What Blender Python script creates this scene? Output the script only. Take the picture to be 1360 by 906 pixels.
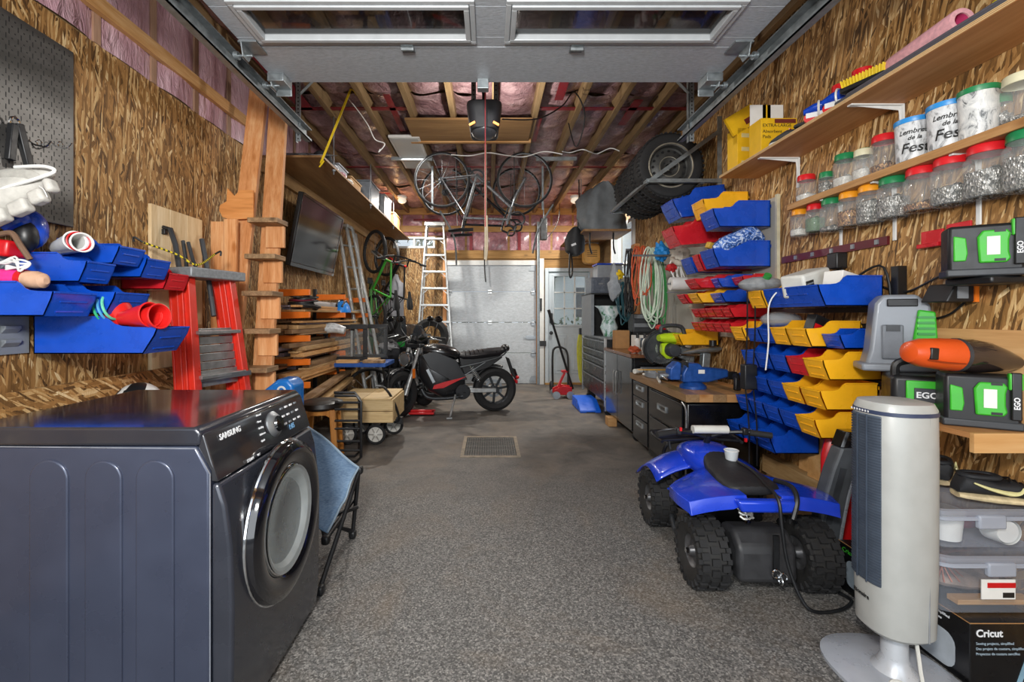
import bpy, bmesh, math, random
from mathutils import Vector, Matrix, Euler
random.seed(7)
pi = math.pi
SC = bpy.context.scene
COL = SC.collection
for _o in list(bpy.data.objects): bpy.data.objects.remove(_o)

# ------------------------------------------------------------------ camera
# camera stands at the open garage door, 1.3 m up, looking down the room (+Y); the lens is shifted so uprights stay upright
F = 604.0
cam_d = bpy.data.cameras.new('camera'); cam = bpy.data.objects.new('camera', cam_d); COL.objects.link(cam)
cam.location = (0, 0, 1.3); cam.rotation_euler = (pi/2, 0, 0)
cam_d.sensor_width = 36; cam_d.lens = F/1360*36
cam_d.shift_x = 30/1360; cam_d.shift_y = -33/1360
cam_d.clip_start = .02; cam_d.clip_end = 200
SC.camera = cam
# ------------------------------------------------------------------ light
SC.view_settings.view_transform = 'Standard'; SC.view_settings.look = 'None'
SC.view_settings.gamma = 1; SC.view_settings.use_curve_mapping = False
SC.view_settings.exposure = 0.0
SC.cycles.use_denoising = True
SC.cycles.max_bounces = 8; SC.cycles.diffuse_bounces = 4; SC.cycles.glossy_bounces = 4
SC.cycles.transmission_bounces = 8; SC.cycles.transparent_max_bounces = 12
SC.cycles.caustics_reflective = False; SC.cycles.caustics_refractive = False
wd = bpy.data.worlds.new('sky'); SC.world = wd; wd.use_nodes = True
_bg = wd.node_tree.nodes['Background']
_bg.inputs[0].default_value = (.80, .90, 1.0, 1); _bg.inputs[1].default_value = 1.0
def lamp(name, kind, loc, rot, energy, color=(1,1,1), size=1, size_y=None, **kw):
    d = bpy.data.lights.new(name, kind); d.energy = energy; d.color = color
    if kind == 'AREA':
        d.size = size
        if size_y: d.shape = 'RECTANGLE'; d.size_y = size_y
    else: d.shadow_soft_size = size
    for k, v in kw.items(): setattr(d, k, v)
    o = bpy.data.objects.new(name, d); COL.objects.link(o); o.location = loc; o.rotation_euler = rot
    return o
# the photographer's flash held above and left of the camera, and daylight bouncing in through the open door
lamp('photo_flash', 'AREA', (-.35, -.35, 2.05), (math.radians(95), 0, 0), 105, (1, .97, .93), .35)
lamp('daylight_from_driveway', 'AREA', (0, -2.2, 1.7), (math.radians(86), 0, 0), 110, (.93, .97, 1), 4.2, 2.6)

# ------------------------------------------------------------------ helpers
def lin(c): return c/12.92 if c <= .04045 else ((c+.055)/1.055)**2.4
def hexc(h):
    h = h.lstrip('#'); return tuple(lin(int(h[i:i+2], 16)/255) for i in (0, 2, 4)) + (1,)
def Wp(px, py, d):            # a point of the room from its bearing and its distance into the room
    return Vector(((px-650)*d/F, d, 1.3-(py-420)*d/F))
def wob(name, mb, mat, root, **kw):       # a part whose shape is given in room coordinates
    return ob(name, mb, mat, root, loc=tuple(-v for v in root.location), **kw)
def rad(*a): return tuple(math.radians(v) for v in a)
class MB:
    def __init__(s): s.v = []; s.f = []; s.M = None
    def at(s, loc=(0,0,0), rot=(0,0,0)):
        s.M = Matrix.Translation(loc) @ Euler(rot).to_matrix().to_4x4(); return s
    def no(s): s.M = None; return s
    def add(s, vs, fs):
        o = len(s.v); M = s.M
        s.v += [tuple(M @ Vector(p)) for p in vs] if M else [tuple(p) for p in vs]
        s.f += [tuple(i+o for i in f) for f in fs]; return s
    def b(s, x0, x1, y0, y1, z0, z1):
        return s.add([(x0,y0,z0),(x1,y0,z0),(x1,y1,z0),(x0,y1,z0),(x0,y0,z1),(x1,y0,z1),(x1,y1,z1),(x0,y1,z1)],
                     [(0,3,2,1),(4,5,6,7),(0,1,5,4),(1,2,6,5),(2,3,7,6),(3,0,4,7)])
    def bc(s, c, z, rot=None):
        x, y, w = z[0]/2, z[1]/2, z[2]/2
        vs = [Vector(p) for p in ((-x,-y,-w),(x,-y,-w),(x,y,-w),(-x,y,-w),(-x,-y,w),(x,-y,w),(x,y,w),(-x,y,w))]
        m = Euler(rot).to_matrix() if rot else Matrix.Identity(3)
        return s.add([m @ p + Vector(c) for p in vs], [(0,3,2,1),(4,5,6,7),(0,1,5,4),(1,2,6,5),(2,3,7,6),(3,0,4,7)])
    def bar(s, p0, p1, w, h, up=(0,0,1)):          # rectangular bar between two points
        p0 = Vector(p0); p1 = Vector(p1); t = (p1-p0).normalized(); u = Vector(up)
        if abs(t.dot(u)) > .97: u = Vector((1,0,0))
        a = t.cross(u).normalized(); c = a.cross(t)
        q = [a*x*w/2 + c*y*h/2 for x, y in ((-1,-1),(1,-1),(1,1),(-1,1))]
        return s.add([p0+k for k in q]+[p1+k for k in q], [(3,2,1,0),(4,5,6,7),(0,1,5,4),(1,2,6,5),(2,3,7,6),(3,0,4,7)])
    def tube(s, pts, r, n=8, closed=False, cap=True):
        P = [Vector(p) for p in pts]; k = len(P); R = r if isinstance(r, (list, tuple)) else [r]*k
        if len(R) != k: R = [R[int(i*(len(R)-1)/(k-1))]*(1-(i*(len(R)-1)/(k-1)) % 1)+R[min(len(R)-1, int(i*(len(R)-1)/(k-1))+1)]*((i*(len(R)-1)/(k-1)) % 1) for i in range(k)]
        T = []
        for i in range(k):
            a = P[(i-1) % k] if (closed or i > 0) else P[i]; c = P[(i+1) % k] if (closed or i < k-1) else P[i]
            T.append((c-a).normalized() if (c-a).length > 1e-9 else Vector((0,0,1)))
        u = Vector((0,0,1)) if abs(T[0].z) < .9 else Vector((1,0,0))
        u = (u - T[0]*u.dot(T[0])).normalized(); vs = []; fs = []
        for i in range(k):
            if i: 
                u = (u - T[i]*u.dot(T[i]))
                u = u.normalized() if u.length > 1e-6 else T[i].orthogonal().normalized()
            w = T[i].cross(u)
            for j in range(n):
                a = 2*pi*j/n; vs.append(P[i] + (u*math.cos(a)+w*math.sin(a))*R[i])
        for i in range(k if closed else k-1):
            for j in range(n):
                a = i*n+j; b_ = i*n+(j+1) % n; c = ((i+1) % k)*n+(j+1) % n; d = ((i+1) % k)*n+j
                fs.append((a, b_, c, d))
        if cap and not closed: fs += [tuple(range(n))[::-1], tuple(range((k-1)*n, k*n))]
        return s.add(vs, fs)
    def cyl(s, p0, p1, r, r2=None, n=14, cap=True): return s.tube([p0, p1], [r, r if r2 is None else r2], n, cap=cap)
    def lathe(s, prof, n=24, c=(0,0,0), ax='z', cap=False):
        vs = []; fs = []; k = len(prof)
        for r, h in prof:
            for j in range(n):
                a = 2*pi*j/n; p = (r*math.cos(a), r*math.sin(a), h)
                if ax == 'x': p = (p[2], p[0], p[1])
                elif ax == 'y': p = (p[1], p[2], p[0])
                vs.append((p[0]+c[0], p[1]+c[1], p[2]+c[2]))
        for i in range(k-1):
            for j in range(n): fs.append((i*n+j, i*n+(j+1) % n, (i+1)*n+(j+1) % n, (i+1)*n+j))
        if cap: fs += [tuple(range(n))[::-1], tuple(range((k-1)*n, k*n))]
        return s.add(vs, fs)
    def prism(s, poly, a, b, pl='xz'):
        m = {'xz': lambda p, t: (p[0], t, p[1]), 'yz': lambda p, t: (t, p[0], p[1]), 'xy': lambda p, t: (p[0], p[1], t)}[pl]
        k = len(poly)
        return s.add([m(p, a) for p in poly]+[m(p, b) for p in poly],
                     [tuple(range(k))[::-1], tuple(range(k, 2*k))]+[(i, (i+1) % k, (i+1) % k+k, i+k) for i in range(k)])
    def loft(s, rings, cap=True, close=True):
        k = len(rings[0]); vs = [p for r in rings for p in r]; fs = []
        for i in range(len(rings)-1):
            for j in range(k if close else k-1):
                fs.append((i*k+j, i*k+(j+1) % k, (i+1)*k+(j+1) % k, (i+1)*k+j))
        if cap and close: fs += [tuple(range(k))[::-1], tuple(range((len(rings)-1)*k, len(rings)*k))]
        return s.add(vs, fs)
    def torus(s, c, ax, R, r, n=32, k=8, a0=0, a1=2*pi):
        full = abs(a1-a0-2*pi) < 1e-6; pts = []
        for i in range(n if full else n+1):
            a = a0+(a1-a0)*i/n; x, y = R*math.cos(a), R*math.sin(a)
            pts.append({'x': (c[0], c[1]+x, c[2]+y), 'y': (c[0]+x, c[1], c[2]+y), 'z': (c[0]+x, c[1]+y, c[2])}[ax])
        return s.tube(pts, r, k, closed=full)
    def ell(s, c, r, n=16, m=10, z0=-1, z1=1):
        rings = []
        for i in range(m+1):
            t = math.asin(z0)+(math.asin(z1)-math.asin(z0))*i/m; cz = max(math.cos(t), 1e-3)
            rings.append([(c[0]+r[0]*cz*math.cos(2*pi*j/n), c[1]+r[1]*cz*math.sin(2*pi*j/n), c[2]+r[2]*math.sin(t)) for j in range(n)])
        return s.loft(rings)
    def lump(s, c, r, seed=0, k=.25, n=16, m=10):     # soft irregular blob
        o = len(s.v); s.ell((0, 0, 0), (1, 1, 1), n, m); q = random.Random(seed); a, b, d, e = [q.uniform(2, 5) for _ in range(4)]
        for i in range(o, len(s.v)):
            x, y, z = s.v[i]; f = 1+k*math.sin(a*x+b*y+seed)*math.cos(d*z+e*x)+k*.5*math.sin(3*a*z+2*b*x)
            s.v[i] = (c[0]+r[0]*x*f, c[1]+r[1]*y*f, c[2]+r[2]*z*f)
        return s
    def grid(s, fn, nu, nv):
        vs = [fn(i/nu, j/nv) for j in range(nv+1) for i in range(nu+1)]; w = nu+1
        return s.add(vs, [(j*w+i, j*w+i+1, (j+1)*w+i+1, (j+1)*w+i) for j in range(nv) for i in range(nu)])
def crom(pts, k=6, closed=False):                 # smooth curve through points
    P = [Vector(p) for p in pts]; n = len(P); out = []
    for i in range(n if closed else n-1):
        a, b, c, d = (P[(i-1) % n], P[i], P[(i+1) % n], P[(i+2) % n]) if closed else (P[max(i-1, 0)], P[i], P[i+1], P[min(i+2, n-1)])
        for j in range(k):
            t = j/k
            out.append(.5*((2*b)+(c-a)*t+(2*a-5*b+4*c-d)*t*t+(3*b-a-3*c+d)*t**3))
    if not closed: out.append(P[-1])
    return out
def rrect(w, h, r, k=4, cx=0, cy=0):              # rounded rectangle outline
    o = []
    for q, (sx, sy) in enumerate(((1,1),(-1,1),(-1,-1),(1,-1))):
        for j in range(k+1):
            a = pi/2*q+pi/2*j/k; o.append((cx+sx*(w/2-r)+r*math.cos(a), cy+sy*(h/2-r)+r*math.sin(a)))
    return o
def mesh(name, mb, mat, sm=35):
    me = bpy.data.meshes.new(name); me.from_pydata(mb.v, [], mb.f)
    bm = bmesh.new(); bm.from_mesh(me); bmesh.ops.recalc_face_normals(bm, faces=bm.faces); bm.to_mesh(me); bm.free()
    if sm:
        me.shade_smooth(); me.set_sharp_from_angle(angle=math.radians(sm))
    me.materials.append(mat); return me
def tag(o, label=None, cat=None, group=None, kind=None):
    for k, v in (('label', label), ('category', cat), ('group', group), ('kind', kind)):
        if v: o[k] = v
    return o
def ob(name, mb, mat, par=None, sm=35, bev=0, seg=2, label=None, cat=None, group=None, kind=None, loc=(0,0,0), rot=(0,0,0), sub=0, solid=0, mods=None):
    me = mb if isinstance(mb, bpy.types.Mesh) else mesh(name, mb, mat, sm)
    o = bpy.data.objects.new(name, me); COL.objects.link(o); o.location = loc; o.rotation_euler = rot
    if par: o.parent = par
    if solid: m = o.modifiers.new('thick', 'SOLIDIFY'); m.thickness = solid; m.offset = 0
    if bev:
        m = o.modifiers.new('bevel', 'BEVEL'); m.width = bev; m.segments = seg; m.limit_method = 'ANGLE'; m.angle_limit = math.radians(40); m.use_clamp_overlap = True
    if sub: m = o.modifiers.new('sub', 'SUBSURF'); m.levels = sub; m.render_levels = sub
    return tag(o, label, cat, group, kind)
def thing(name, label, cat, loc=(0,0,0), rot=(0,0,0), group=None):
    o = bpy.data.objects.new(name, None); COL.objects.link(o); o.location = loc; o.rotation_euler = rot
    o.empty_display_size = .1
    return tag(o, label, cat, group)
def dup(root, loc, rot=None, label=None):
    r = root.copy(); COL.objects.link(r); r.location = loc
    if rot is not None: r.rotation_euler = rot
    if label: r['label'] = label
    for ch in root.children:
        c = ch.copy(); COL.objects.link(c); c.parent = r
        for g in ch.children:
            e = g.copy(); COL.objects.link(e); e.parent = c
    return r
def text(s, size, loc, rot, mat, par, name='lettering', align='LEFT', ext=.0006, sx=1, bold=0):
    cu = bpy.data.curves.new(name, 'FONT'); cu.body = s; cu.size = size; cu.extrude = ext; cu.align_x = align; cu.align_y = 'CENTER'
    cu.offset = bold; cu.resolution_u = 3; cu.materials.append(mat)
    o = bpy.data.objects.new(name, cu); COL.objects.link(o); o.location = loc; o.rotation_euler = rot; o.scale = (sx, 1, 1)
    if par: o.parent = par
    TEXTS.append(o); return o
TEXTS = []
def texts_to_mesh():                              # lettering becomes plain mesh
    dg = bpy.context.evaluated_depsgraph_get()
    for o in TEXTS:
        me = bpy.data.meshes.new_from_object(o.evaluated_get(dg))
        if 'bend' in o:
            r = o['bend']
            for v in me.vertices: a = v.co.x/r; v.co = (r*math.sin(a), v.co.y, v.co.z+r*(math.cos(a)-1))
        nm = o.name; par = o.parent
        q = bpy.data.objects.new('lettering', me); COL.objects.link(q); q.location = o.location; q.rotation_euler = o.rotation_euler; q.scale = o.scale; q.parent = par
        bpy.data.objects.remove(o); q.name = nm
RCAM = (pi/2, 0, 0); RNX = (pi/2, 0, -pi/2); RPX = (pi/2, 0, pi/2)   # text facing the camera / the left / the right

# ------------------------------------------------------------------ materials
class NT:
    def __init__(s, name):
        s.m = bpy.data.materials.new(name); s.m.use_nodes = True; s.t = s.m.node_tree; s.bs = s.t.nodes['Principled BSDF']
    def n(s, kind, **kw):
        x = s.t.nodes.new(kind)
        for k, v in kw.items():
            if k.startswith('i_'):
                q = k[2:]; q = int(q) if q.isdigit() else q.replace('_', ' ')
                if hasattr(v, 'is_output'): s.t.links.new(v, x.inputs[q])
                else: x.inputs[q].default_value = v
            else: setattr(x, k, v)
        return x
    def l(s, a, b): s.t.links.new(a, b)
    def coord(s, scale=(1,1,1), rot=(0,0,0), src='Object'):
        return s.n('ShaderNodeMapping', i_Vector=s.n('ShaderNodeTexCoord').outputs[src], i_Scale=scale, i_Rotation=rot).outputs[0]
    def noise(s, vec, scale, detail=3, rough=.55, dist=0):
        return s.n('ShaderNodeTexNoise', i_Vector=vec, i_Scale=scale, i_Detail=detail, i_Roughness=rough, i_Distortion=dist)
    def ramp(s, fac, stops):
        r = s.n('ShaderNodeValToRGB', i_Fac=fac); e = r.color_ramp.elements
        while len(e) < len(stops): e.new(.5)
        for x, (p, c) in zip(e, stops): x.position = p; x.color = hexc(c) if isinstance(c, str) else c
        return r.outputs[0]
    def mix(s, fac, a, b, mode='MIX'):
        x = s.n('ShaderNodeMix', data_type='RGBA', blend_type=mode)
        for i, v in ((0, fac), (6, a), (7, b)):
            if hasattr(v, 'is_output'): s.l(v, x.inputs[i])
            else: x.inputs[i].default_value = v
        return x.outputs[2]
    def bump(s, h, strength=.3, dist=.01):
        s.l(s.n('ShaderNodeBump', i_Height=h, i_Strength=strength, i_Distance=dist).outputs[0], s.bs.inputs['Normal'])
    def set(s, **kw):
        for k, v in kw.items():
            q = s.bs.inputs[k.replace('_', ' ')]
            if hasattr(v, 'is_output'): s.l(v, q)
            else: q.default_value = v
        return s
_mc = {}
def pm(h, rough=.45, metal=0, var=.12, scale=18, bump=0, coat=0, emit=None, es=0):
    key = (h, rough, metal, var, scale, bump, coat, emit, es)
    if key in _mc: return _mc[key]
    t = NT('paint_'+h.strip('#')); c = hexc(h)
    if var or bump:
        v = t.coord(); nz = t.noise(v, scale, 4).outputs[0]
        lo = tuple(x*(1-var) for x in c[:3])+(1,); hi = tuple(min(1, x*(1+var)) for x in c[:3])+(1,)
        t.set(Base_Color=t.ramp(nz, [(.3, lo), (.7, hi)]))
        r = t.n('ShaderNodeMapRange', i_0=nz, i_1=.3, i_2=.7, i_3=max(0, rough-.08), i_4=min(1, rough+.1)); t.set(Roughness=r.outputs[0])
        if bump: t.bump(t.noise(v, scale*6, 3).outputs[0], bump, .004)
    else: t.set(Base_Color=c, Roughness=rough)
    t.set(Metallic=metal)
    if coat: t.set(Coat_Weight=coat, Coat_Roughness=.08)
    if emit: t.set(Emission_Color=hexc(emit), Emission_Strength=es)
    _mc[key] = t.m; return t.m
def wood(name, dark, mid, light, ax='y', scale=1., rough=.6, knots=True):
    t = NT(name); k = {'x': (1.2, 14, 14), 'y': (14, 1.2, 14), 'z': (14, 14, 1.2)}[ax]
    v = t.coord(tuple(a*scale for a in k)); n1 = t.noise(v, 1.6, 6, .6, .6); n2 = t.noise(v, 7, 3, .6)
    f = t.n('ShaderNodeMath', operation='MULTIPLY_ADD', i_0=n2.outputs[0], i_1=.35, i_2=t.n('ShaderNodeMath', operation='MULTIPLY', i_0=n1.outputs[0], i_1=.72).outputs[0]).outputs[0]
    c = t.ramp(f, [(.3, dark), (.52, mid), (.75, light)])
    if knots:
        kv = t.coord(tuple((5 if a > 2 else 2.2) for a in k)); vo = t.n('ShaderNodeTexVoronoi', i_Vector=kv, i_Scale=1.1)
        c = t.mix(t.ramp(vo.outputs['Distance'], [(.05, (1,1,1,1)), (.13, (0,0,0,1))]), c, hexc(dark))
    oi = t.n('ShaderNodeObjectInfo')
    hs = t.n('ShaderNodeHueSaturation', i_Color=c, i_Value=t.n('ShaderNodeMapRange', i_0=oi.outputs['Random'], i_3=.8, i_4=1.15).outputs[0])
    t.set(Base_Color=hs.outputs[0], Roughness=rough); t.bump(f, .15, .004); return t.m
def osb(name, u='y', v='z', ang=0, bright=1.0, size=1.0):
    t = NT(name); sp = t.n('ShaderNodeSeparateXYZ', i_0=t.n('ShaderNodeTexCoord').outputs['Object'])
    ix = {'x': 0, 'y': 1, 'z': 2}
    vec = t.n('ShaderNodeCombineXYZ', i_0=sp.outputs[ix[u]], i_1=sp.outputs[ix[v]], i_2=0.0).outputs[0]
    wob = t.noise(vec, 9, 2); vec = t.mix(.006, vec, wob.outputs[1], 'LINEAR_LIGHT')
    val = None; tone = None
    for i, (a, lo, wi, off) in enumerate(((90, 10, 42, 0), (72, 9, 50, 3.1), (108, 10, 52, 7.7), (84, 11, 62, 1.3), (52, 12, 60, 5.2), (98, 9, 66, 9.9), (78, 10, 90, 4.4), (122, 13, 70, 6.1), (88, 8, 110, 2.2))):
        mp = t.n('ShaderNodeMapping', i_Vector=vec, i_Rotation=(0, 0, math.radians(-a-ang)), i_Location=(off, off*1.7, 0))
        mp2 = t.n('ShaderNodeMapping', i_Vector=mp.outputs[0], i_Scale=(lo/size, wi/size, 1))
        vo = t.n('ShaderNodeTexVoronoi', voronoi_dimensions='2D', i_Vector=mp2.outputs[0], i_Scale=1.0)
        sc = t.n('ShaderNodeSeparateColor', i_0=vo.outputs['Color'])
        if val is None: val = sc.outputs[0]
        else:
            mk = t.n('ShaderNodeMath', operation='GREATER_THAN', i_0=sc.outputs[1], i_1=.62).outputs[0]
            val = t.n('ShaderNodeMix', data_type='FLOAT', i_0=mk, i_2=val, i_3=sc.outputs[0]).outputs[0]
    gr = t.noise(t.n('ShaderNodeMapping', i_Vector=vec, i_Scale=(150, 22, 1)).outputs[0], 1.0, 4, .7)
    f = t.n('ShaderNodeMath', operation='MULTIPLY_ADD', i_0=gr.outputs[0], i_1=.42, i_2=t.n('ShaderNodeMath', operation='MULTIPLY_ADD', i_0=val, i_1=.8, i_2=-.13).outputs[0]).outputs[0]
    c = t.ramp(f, [(.04, '#3c2813'), (.24, '#755228'), (.46, '#956b38'), (.66, '#ad8149'), (.84, '#cfae78'), (.97, '#f0dcb4')])
    big = t.noise(vec, 1.3, 2)
    hs = t.n('ShaderNodeHueSaturation', i_Color=c, i_Saturation=.98, i_Value=t.n('ShaderNodeMapRange', i_0=big.outputs[0], i_1=.3, i_2=.7, i_3=.8*bright, i_4=1.1*bright).outputs[0])
    t.set(Base_Color=hs.outputs[0], Roughness=.62); t.bump(val, .5, .004); return t.m
def poly_film(name, c1, c2, c3, s=(1,1,1)):                 # pink batts behind clear wrinkled plastic
    t = NT(name); v = t.coord(s); n1 = t.noise(v, 3.2, 6, .65, 1.2); n2 = t.noise(v, 16, 4, .6, .8)
    w = t.n('ShaderNodeTexNoise', noise_type='RIDGED_MULTIFRACTAL', i_Vector=v, i_Scale=6.5, i_Detail=6, i_Roughness=.6)
    t.set(Base_Color=t.ramp(n1.outputs[0], [(.3, c1), (.5, c2), (.72, c3)]), Roughness=.5, Coat_Weight=.5, Coat_Roughness=.22, Specular_IOR_Level=.5)
    h = t.n('ShaderNodeMath', operation='ADD', i_0=w.outputs[0], i_1=n2.outputs[0]).outputs[0]
    t.bump(h, 1.0, .03); return t.m
def glass(name, tint='#ffffff', rough=.02, alpha=.16, spec=.6):      # thin clear sheet
    t = NT(name); t.set(Base_Color=hexc(tint), Roughness=rough, Alpha=alpha, Specular_IOR_Level=spec); return t.m
M = {}
M['osb_l'] = osb('osb_left'); M['osb_r'] = osb('osb_right', ang=14, bright=1.2, size=1.15); M['osb_b'] = osb('osb_back', 'x', 'z', bright=.8)
M['osb_scrap'] = osb('osb_scrap', 'y', 'z', ang=60, bright=1.15)
M['pine'] = wood('pine', '#9c6a33', '#c4935a', '#dcb582', 'y'); M['pine_x'] = wood('pine_x', '#9c6a33', '#c4935a', '#dcb582', 'x')
M['pine_z'] = wood('pine_z', '#b06a30', '#d3915a', '#e7b683', 'z'); M['pale_z'] = wood('pale_pine_z', '#b99a6e', '#d6bd93', '#e6d3b0', 'z', knots=False)
M['joist'] = wood('joist', '#6f5736', '#8c7350', '#a58c68', 'y'); M['joist_x'] = wood('joist_x', '#7c5a2c', '#a2783f', '#ba9258', 'x')
M['ply'] = wood('plywood', '#a06b38', '#b98350', '#cb9a68', 'y', .5, knots=False); M['ply_dark'] = wood('plywood_dark', '#7d5a36', '#9a7348', '#b08a5a', 'y', .5, knots=False)
M['ply_x'] = wood('plywood_x', '#b48048', '#cb9a60', '#dcb27c', 'x', .5, knots=False)
M['old'] = wood('old_board', '#5f482f', '#8a6c4b', '#b08f68', 'y'); M['old_grey'] = wood('grey_board', '#6b6068', '#8f848c', '#b5aab0', 'y')
M['old_red'] = wood('red_board', '#4e3220', '#6d4a2e', '#8c6440', 'y'); M['tan_y'] = wood('tan_board', '#93703f', '#b99463', '#d3b385', 'y')
M['block'] = wood('butcher_block', '#a8703a', '#c4905a', '#d6ab78', 'x', .9, .4); M['block_top'] = wood('bench_top', '#7a5a3a', '#97754f', '#b08f68', 'y', .8, .35, False)
M['honey'] = wood('honey_wood', '#8f5420', '#b4742f', '#cb8f47', 'z', 1, .4, False)
M['film'] = poly_film('ceiling_film', '#72545a', '#a27f83', '#cfb0b2'); M['film_l'] = poly_film('wall_film', '#8a626b', '#ad8791', '#cbaab3', (1, 1.4, .5))
M['film_b'] = poly_film('back_film', '#7a4c54', '#a9757e', '#d2a5ab')
M['tape'] = pm('#7c1420', .4, var=.2)
M['steel'] = pm('#9a9fa3', .38, .85, .12, 9); M['galv'] = pm('#8d9497', .42, .7, .2, 25); M['dark_steel'] = pm('#3a3d40', .4, .7, .15)
M['alu'] = pm('#b2b5b5', .36, .75, .16, 20); M['chrome'] = pm('#d8dadc', .08, 1, 0, 1); M['black'] = pm('#17181a', .42, 0, .2); M['gloss_black'] = pm('#0c0d0f', .12, 0, .1, coat=.6)
M['rubber'] = pm('#1b1b1c', .75, 0, .25, 30, .25); M['white'] = pm('#dfe0dd', .4, 0, .05); M['offwhite'] = pm('#cfcfc8', .42, 0, .06)
M['red'] = pm('#c4161c', .35, 0, .1); M['blue'] = pm('#1243b5', .3, 0, .12, coat=.2); M['yellow'] = pm('#f0b01e', .34, 0, .08, coat=.2); M['green'] = pm('#2f8a3c', .4, 0, .1)
M['bin_blue'] = pm('#0f48b4', .28, 0, .12, 12, 0, .25); M['bin_red'] = pm('#c8202a', .28, 0, .12, 12, 0, .25); M['bin_yellow'] = pm('#f5b320', .3, 0, .08, 12, 0, .25)
M['orange'] = pm('#e8761e', .4, 0, .08); M['grey'] = pm('#7d8287', .45, 0, .1); M['charcoal'] = pm('#33363a', .45, 0, .15); M['lime'] = pm('#b8d926', .35, 0, .08)
M['ego'] = pm('#3cae2e', .35, 0, .08); M['card'] = pm('#a97c4c', .75, 0, .1); M['paper'] = pm('#e4e2dc', .6, 0, .04)
M['wtext'] = pm('#e8eaec', .5, 0, 0); M['btext'] = pm('#1a1a1a', .5, 0, 0); M['screws'] = pm('#a8a7a2', .35, .8, .6, 260)
M['glass'] = glass('pane_glass', '#dfe8ea', .02, .12); M['jar'] = glass('jar_plastic', '#e6ebea', .06, .13, .8); M['tub'] = glass('clear_tub', '#b9c0cc', .12, .2, .6)
# ------------------------------------------------------------------ the room shell
XL, XR, YB, ZC, Y0 = -2.1, 2.08, 8.72, 3.37, -.45
def floor_mat():
    t = NT('speckled_floor'); v = t.coord()
    sp = t.n('ShaderNodeTexVoronoi', i_Vector=v, i_Scale=150.0); s1 = t.n('ShaderNodeSeparateColor', i_0=sp.outputs['Color']).outputs[0]
    fine = t.noise(v, 120, 3, .7).outputs[0]
    f = t.n('ShaderNodeMath', operation='MULTIPLY_ADD', i_0=s1, i_1=.5, i_2=t.n('ShaderNodeMath', operation='MULTIPLY', i_0=fine, i_1=.62).outputs[0]).outputs[0]
    spk = t.ramp(f, [(.2, '#2c2b2b'), (.5, '#5a5957'), (.72, '#7b7976'), (.95, '#b3b0aa')])
    con = t.ramp(t.noise(v, 3.1, 7, .65, .5).outputs[0], [(.3, '#474340'), (.5, '#5e5954'), (.72, '#776f66')])
    ys = t.n('ShaderNodeSeparateXYZ', i_0=v).outputs[1]
    wob = t.n('ShaderNodeMath', operation='MULTIPLY_ADD', i_0=t.noise(v, 1.4, 5, .6).outputs[0], i_1=2.2, i_2=ys).outputs[0]
    c = t.mix(t.n('ShaderNodeMapRange', i_0=wob, i_1=3.9, i_2=5.4).outputs[0], spk, con)
    dirt = t.ramp(t.noise(v, 1.5, 8, .68, .8).outputs[0], [(.5, (0,0,0,1)), (.72, (1,1,1,1))])
    c = t.mix(t.n('ShaderNodeMath', operation='MULTIPLY', i_0=dirt, i_1=.38).outputs[0], c, hexc('#7d6b55'))
    oil = t.ramp(t.noise(t.coord((1,1,1)), 2.6, 6, .7, 1.2).outputs[0], [(.62, (0,0,0,1)), (.72, (1,1,1,1))])
    c = t.mix(t.n('ShaderNodeMath', operation='MULTIPLY', i_0=oil, i_1=.35).outputs[0], c, hexc('#302c29'))
    t.set(Base_Color=c, Roughness=.62); t.bump(f, .25, .003); return t.m
ob('floor', MB().b(XL-.2, XR+.2, -.6, YB+.2, -.12, 0), floor_mat(), sm=0, kind='structure')
ob('driveway', MB().b(-6, 6, -9, -.6, -.14, -.02), pm('#8f8d89', .8, 0, .15, 40, .2), sm=0, kind='structure')

def sheets(par, mat, X, sgn, z0, z1, holes=()):
    y = Y0; k = 0
    while y < YB-.01:
        y1 = min(y+1.22, YB)
        segs = [(y, y1, z0, z1)]
        for (h0, h1, hz0, hz1) in holes:
            out = []
            for a, b_, c, d in segs:
                if h1 <= a or h0 >= b_: out.append((a, b_, c, d)); continue
                if h0 > a: out.append((a, h0, c, d))
                if h1 < b_: out.append((h1, b_, c, d))
                out += [(max(a, h0), min(b_, h1), c, hz0), (max(a, h0), min(b_, h1), hz1, d)]
            segs = out
        for a, b_, c, d in segs:
            ob('osb_sheet', MB().b(min(X, X+sgn*.011), max(X, X+sgn*.011), a+.0015, b_-.0015, c+.002, d-.002), mat, par, sm=0)
        y = y1; k += 1
# left wall: strand board below, pink batts behind plastic above
wl = ob('wall_left', MB().b(XL-.14, XL-.0, Y0, YB+.15, 0, ZC+.2), M['joist'], sm=0, kind='structure')
sheets(wl, M['osb_l'], XL, 1, 0, 2.75)
stud = wood('wall_stud', '#7c5f4c', '#94745e', '#a58670', 'z')
yy = Y0
while yy < YB:
    ob('stud', MB().b(XL, XL+.014, yy-.022, yy+.022, 2.75, ZC), stud, wl, sm=0)
    def bulge(u, v, y=yy): 
        return (XL+.002+.028*(math.sin(pi*u)**.6)*(.75+.25*math.sin(v*5+y*7)), y+.022+u*.366, 2.75+v*(ZC-2.75))
    ob('insulation_batt', MB().grid(bulge, 6, 5), M['film_l'], wl, sm=80); yy += .41
ob('nailer_board', MB().b(XL+.014, XL+.05, Y0, 4.1, 2.905, 2.99), M['pine'], wl, sm=0, bev=.002)
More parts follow.
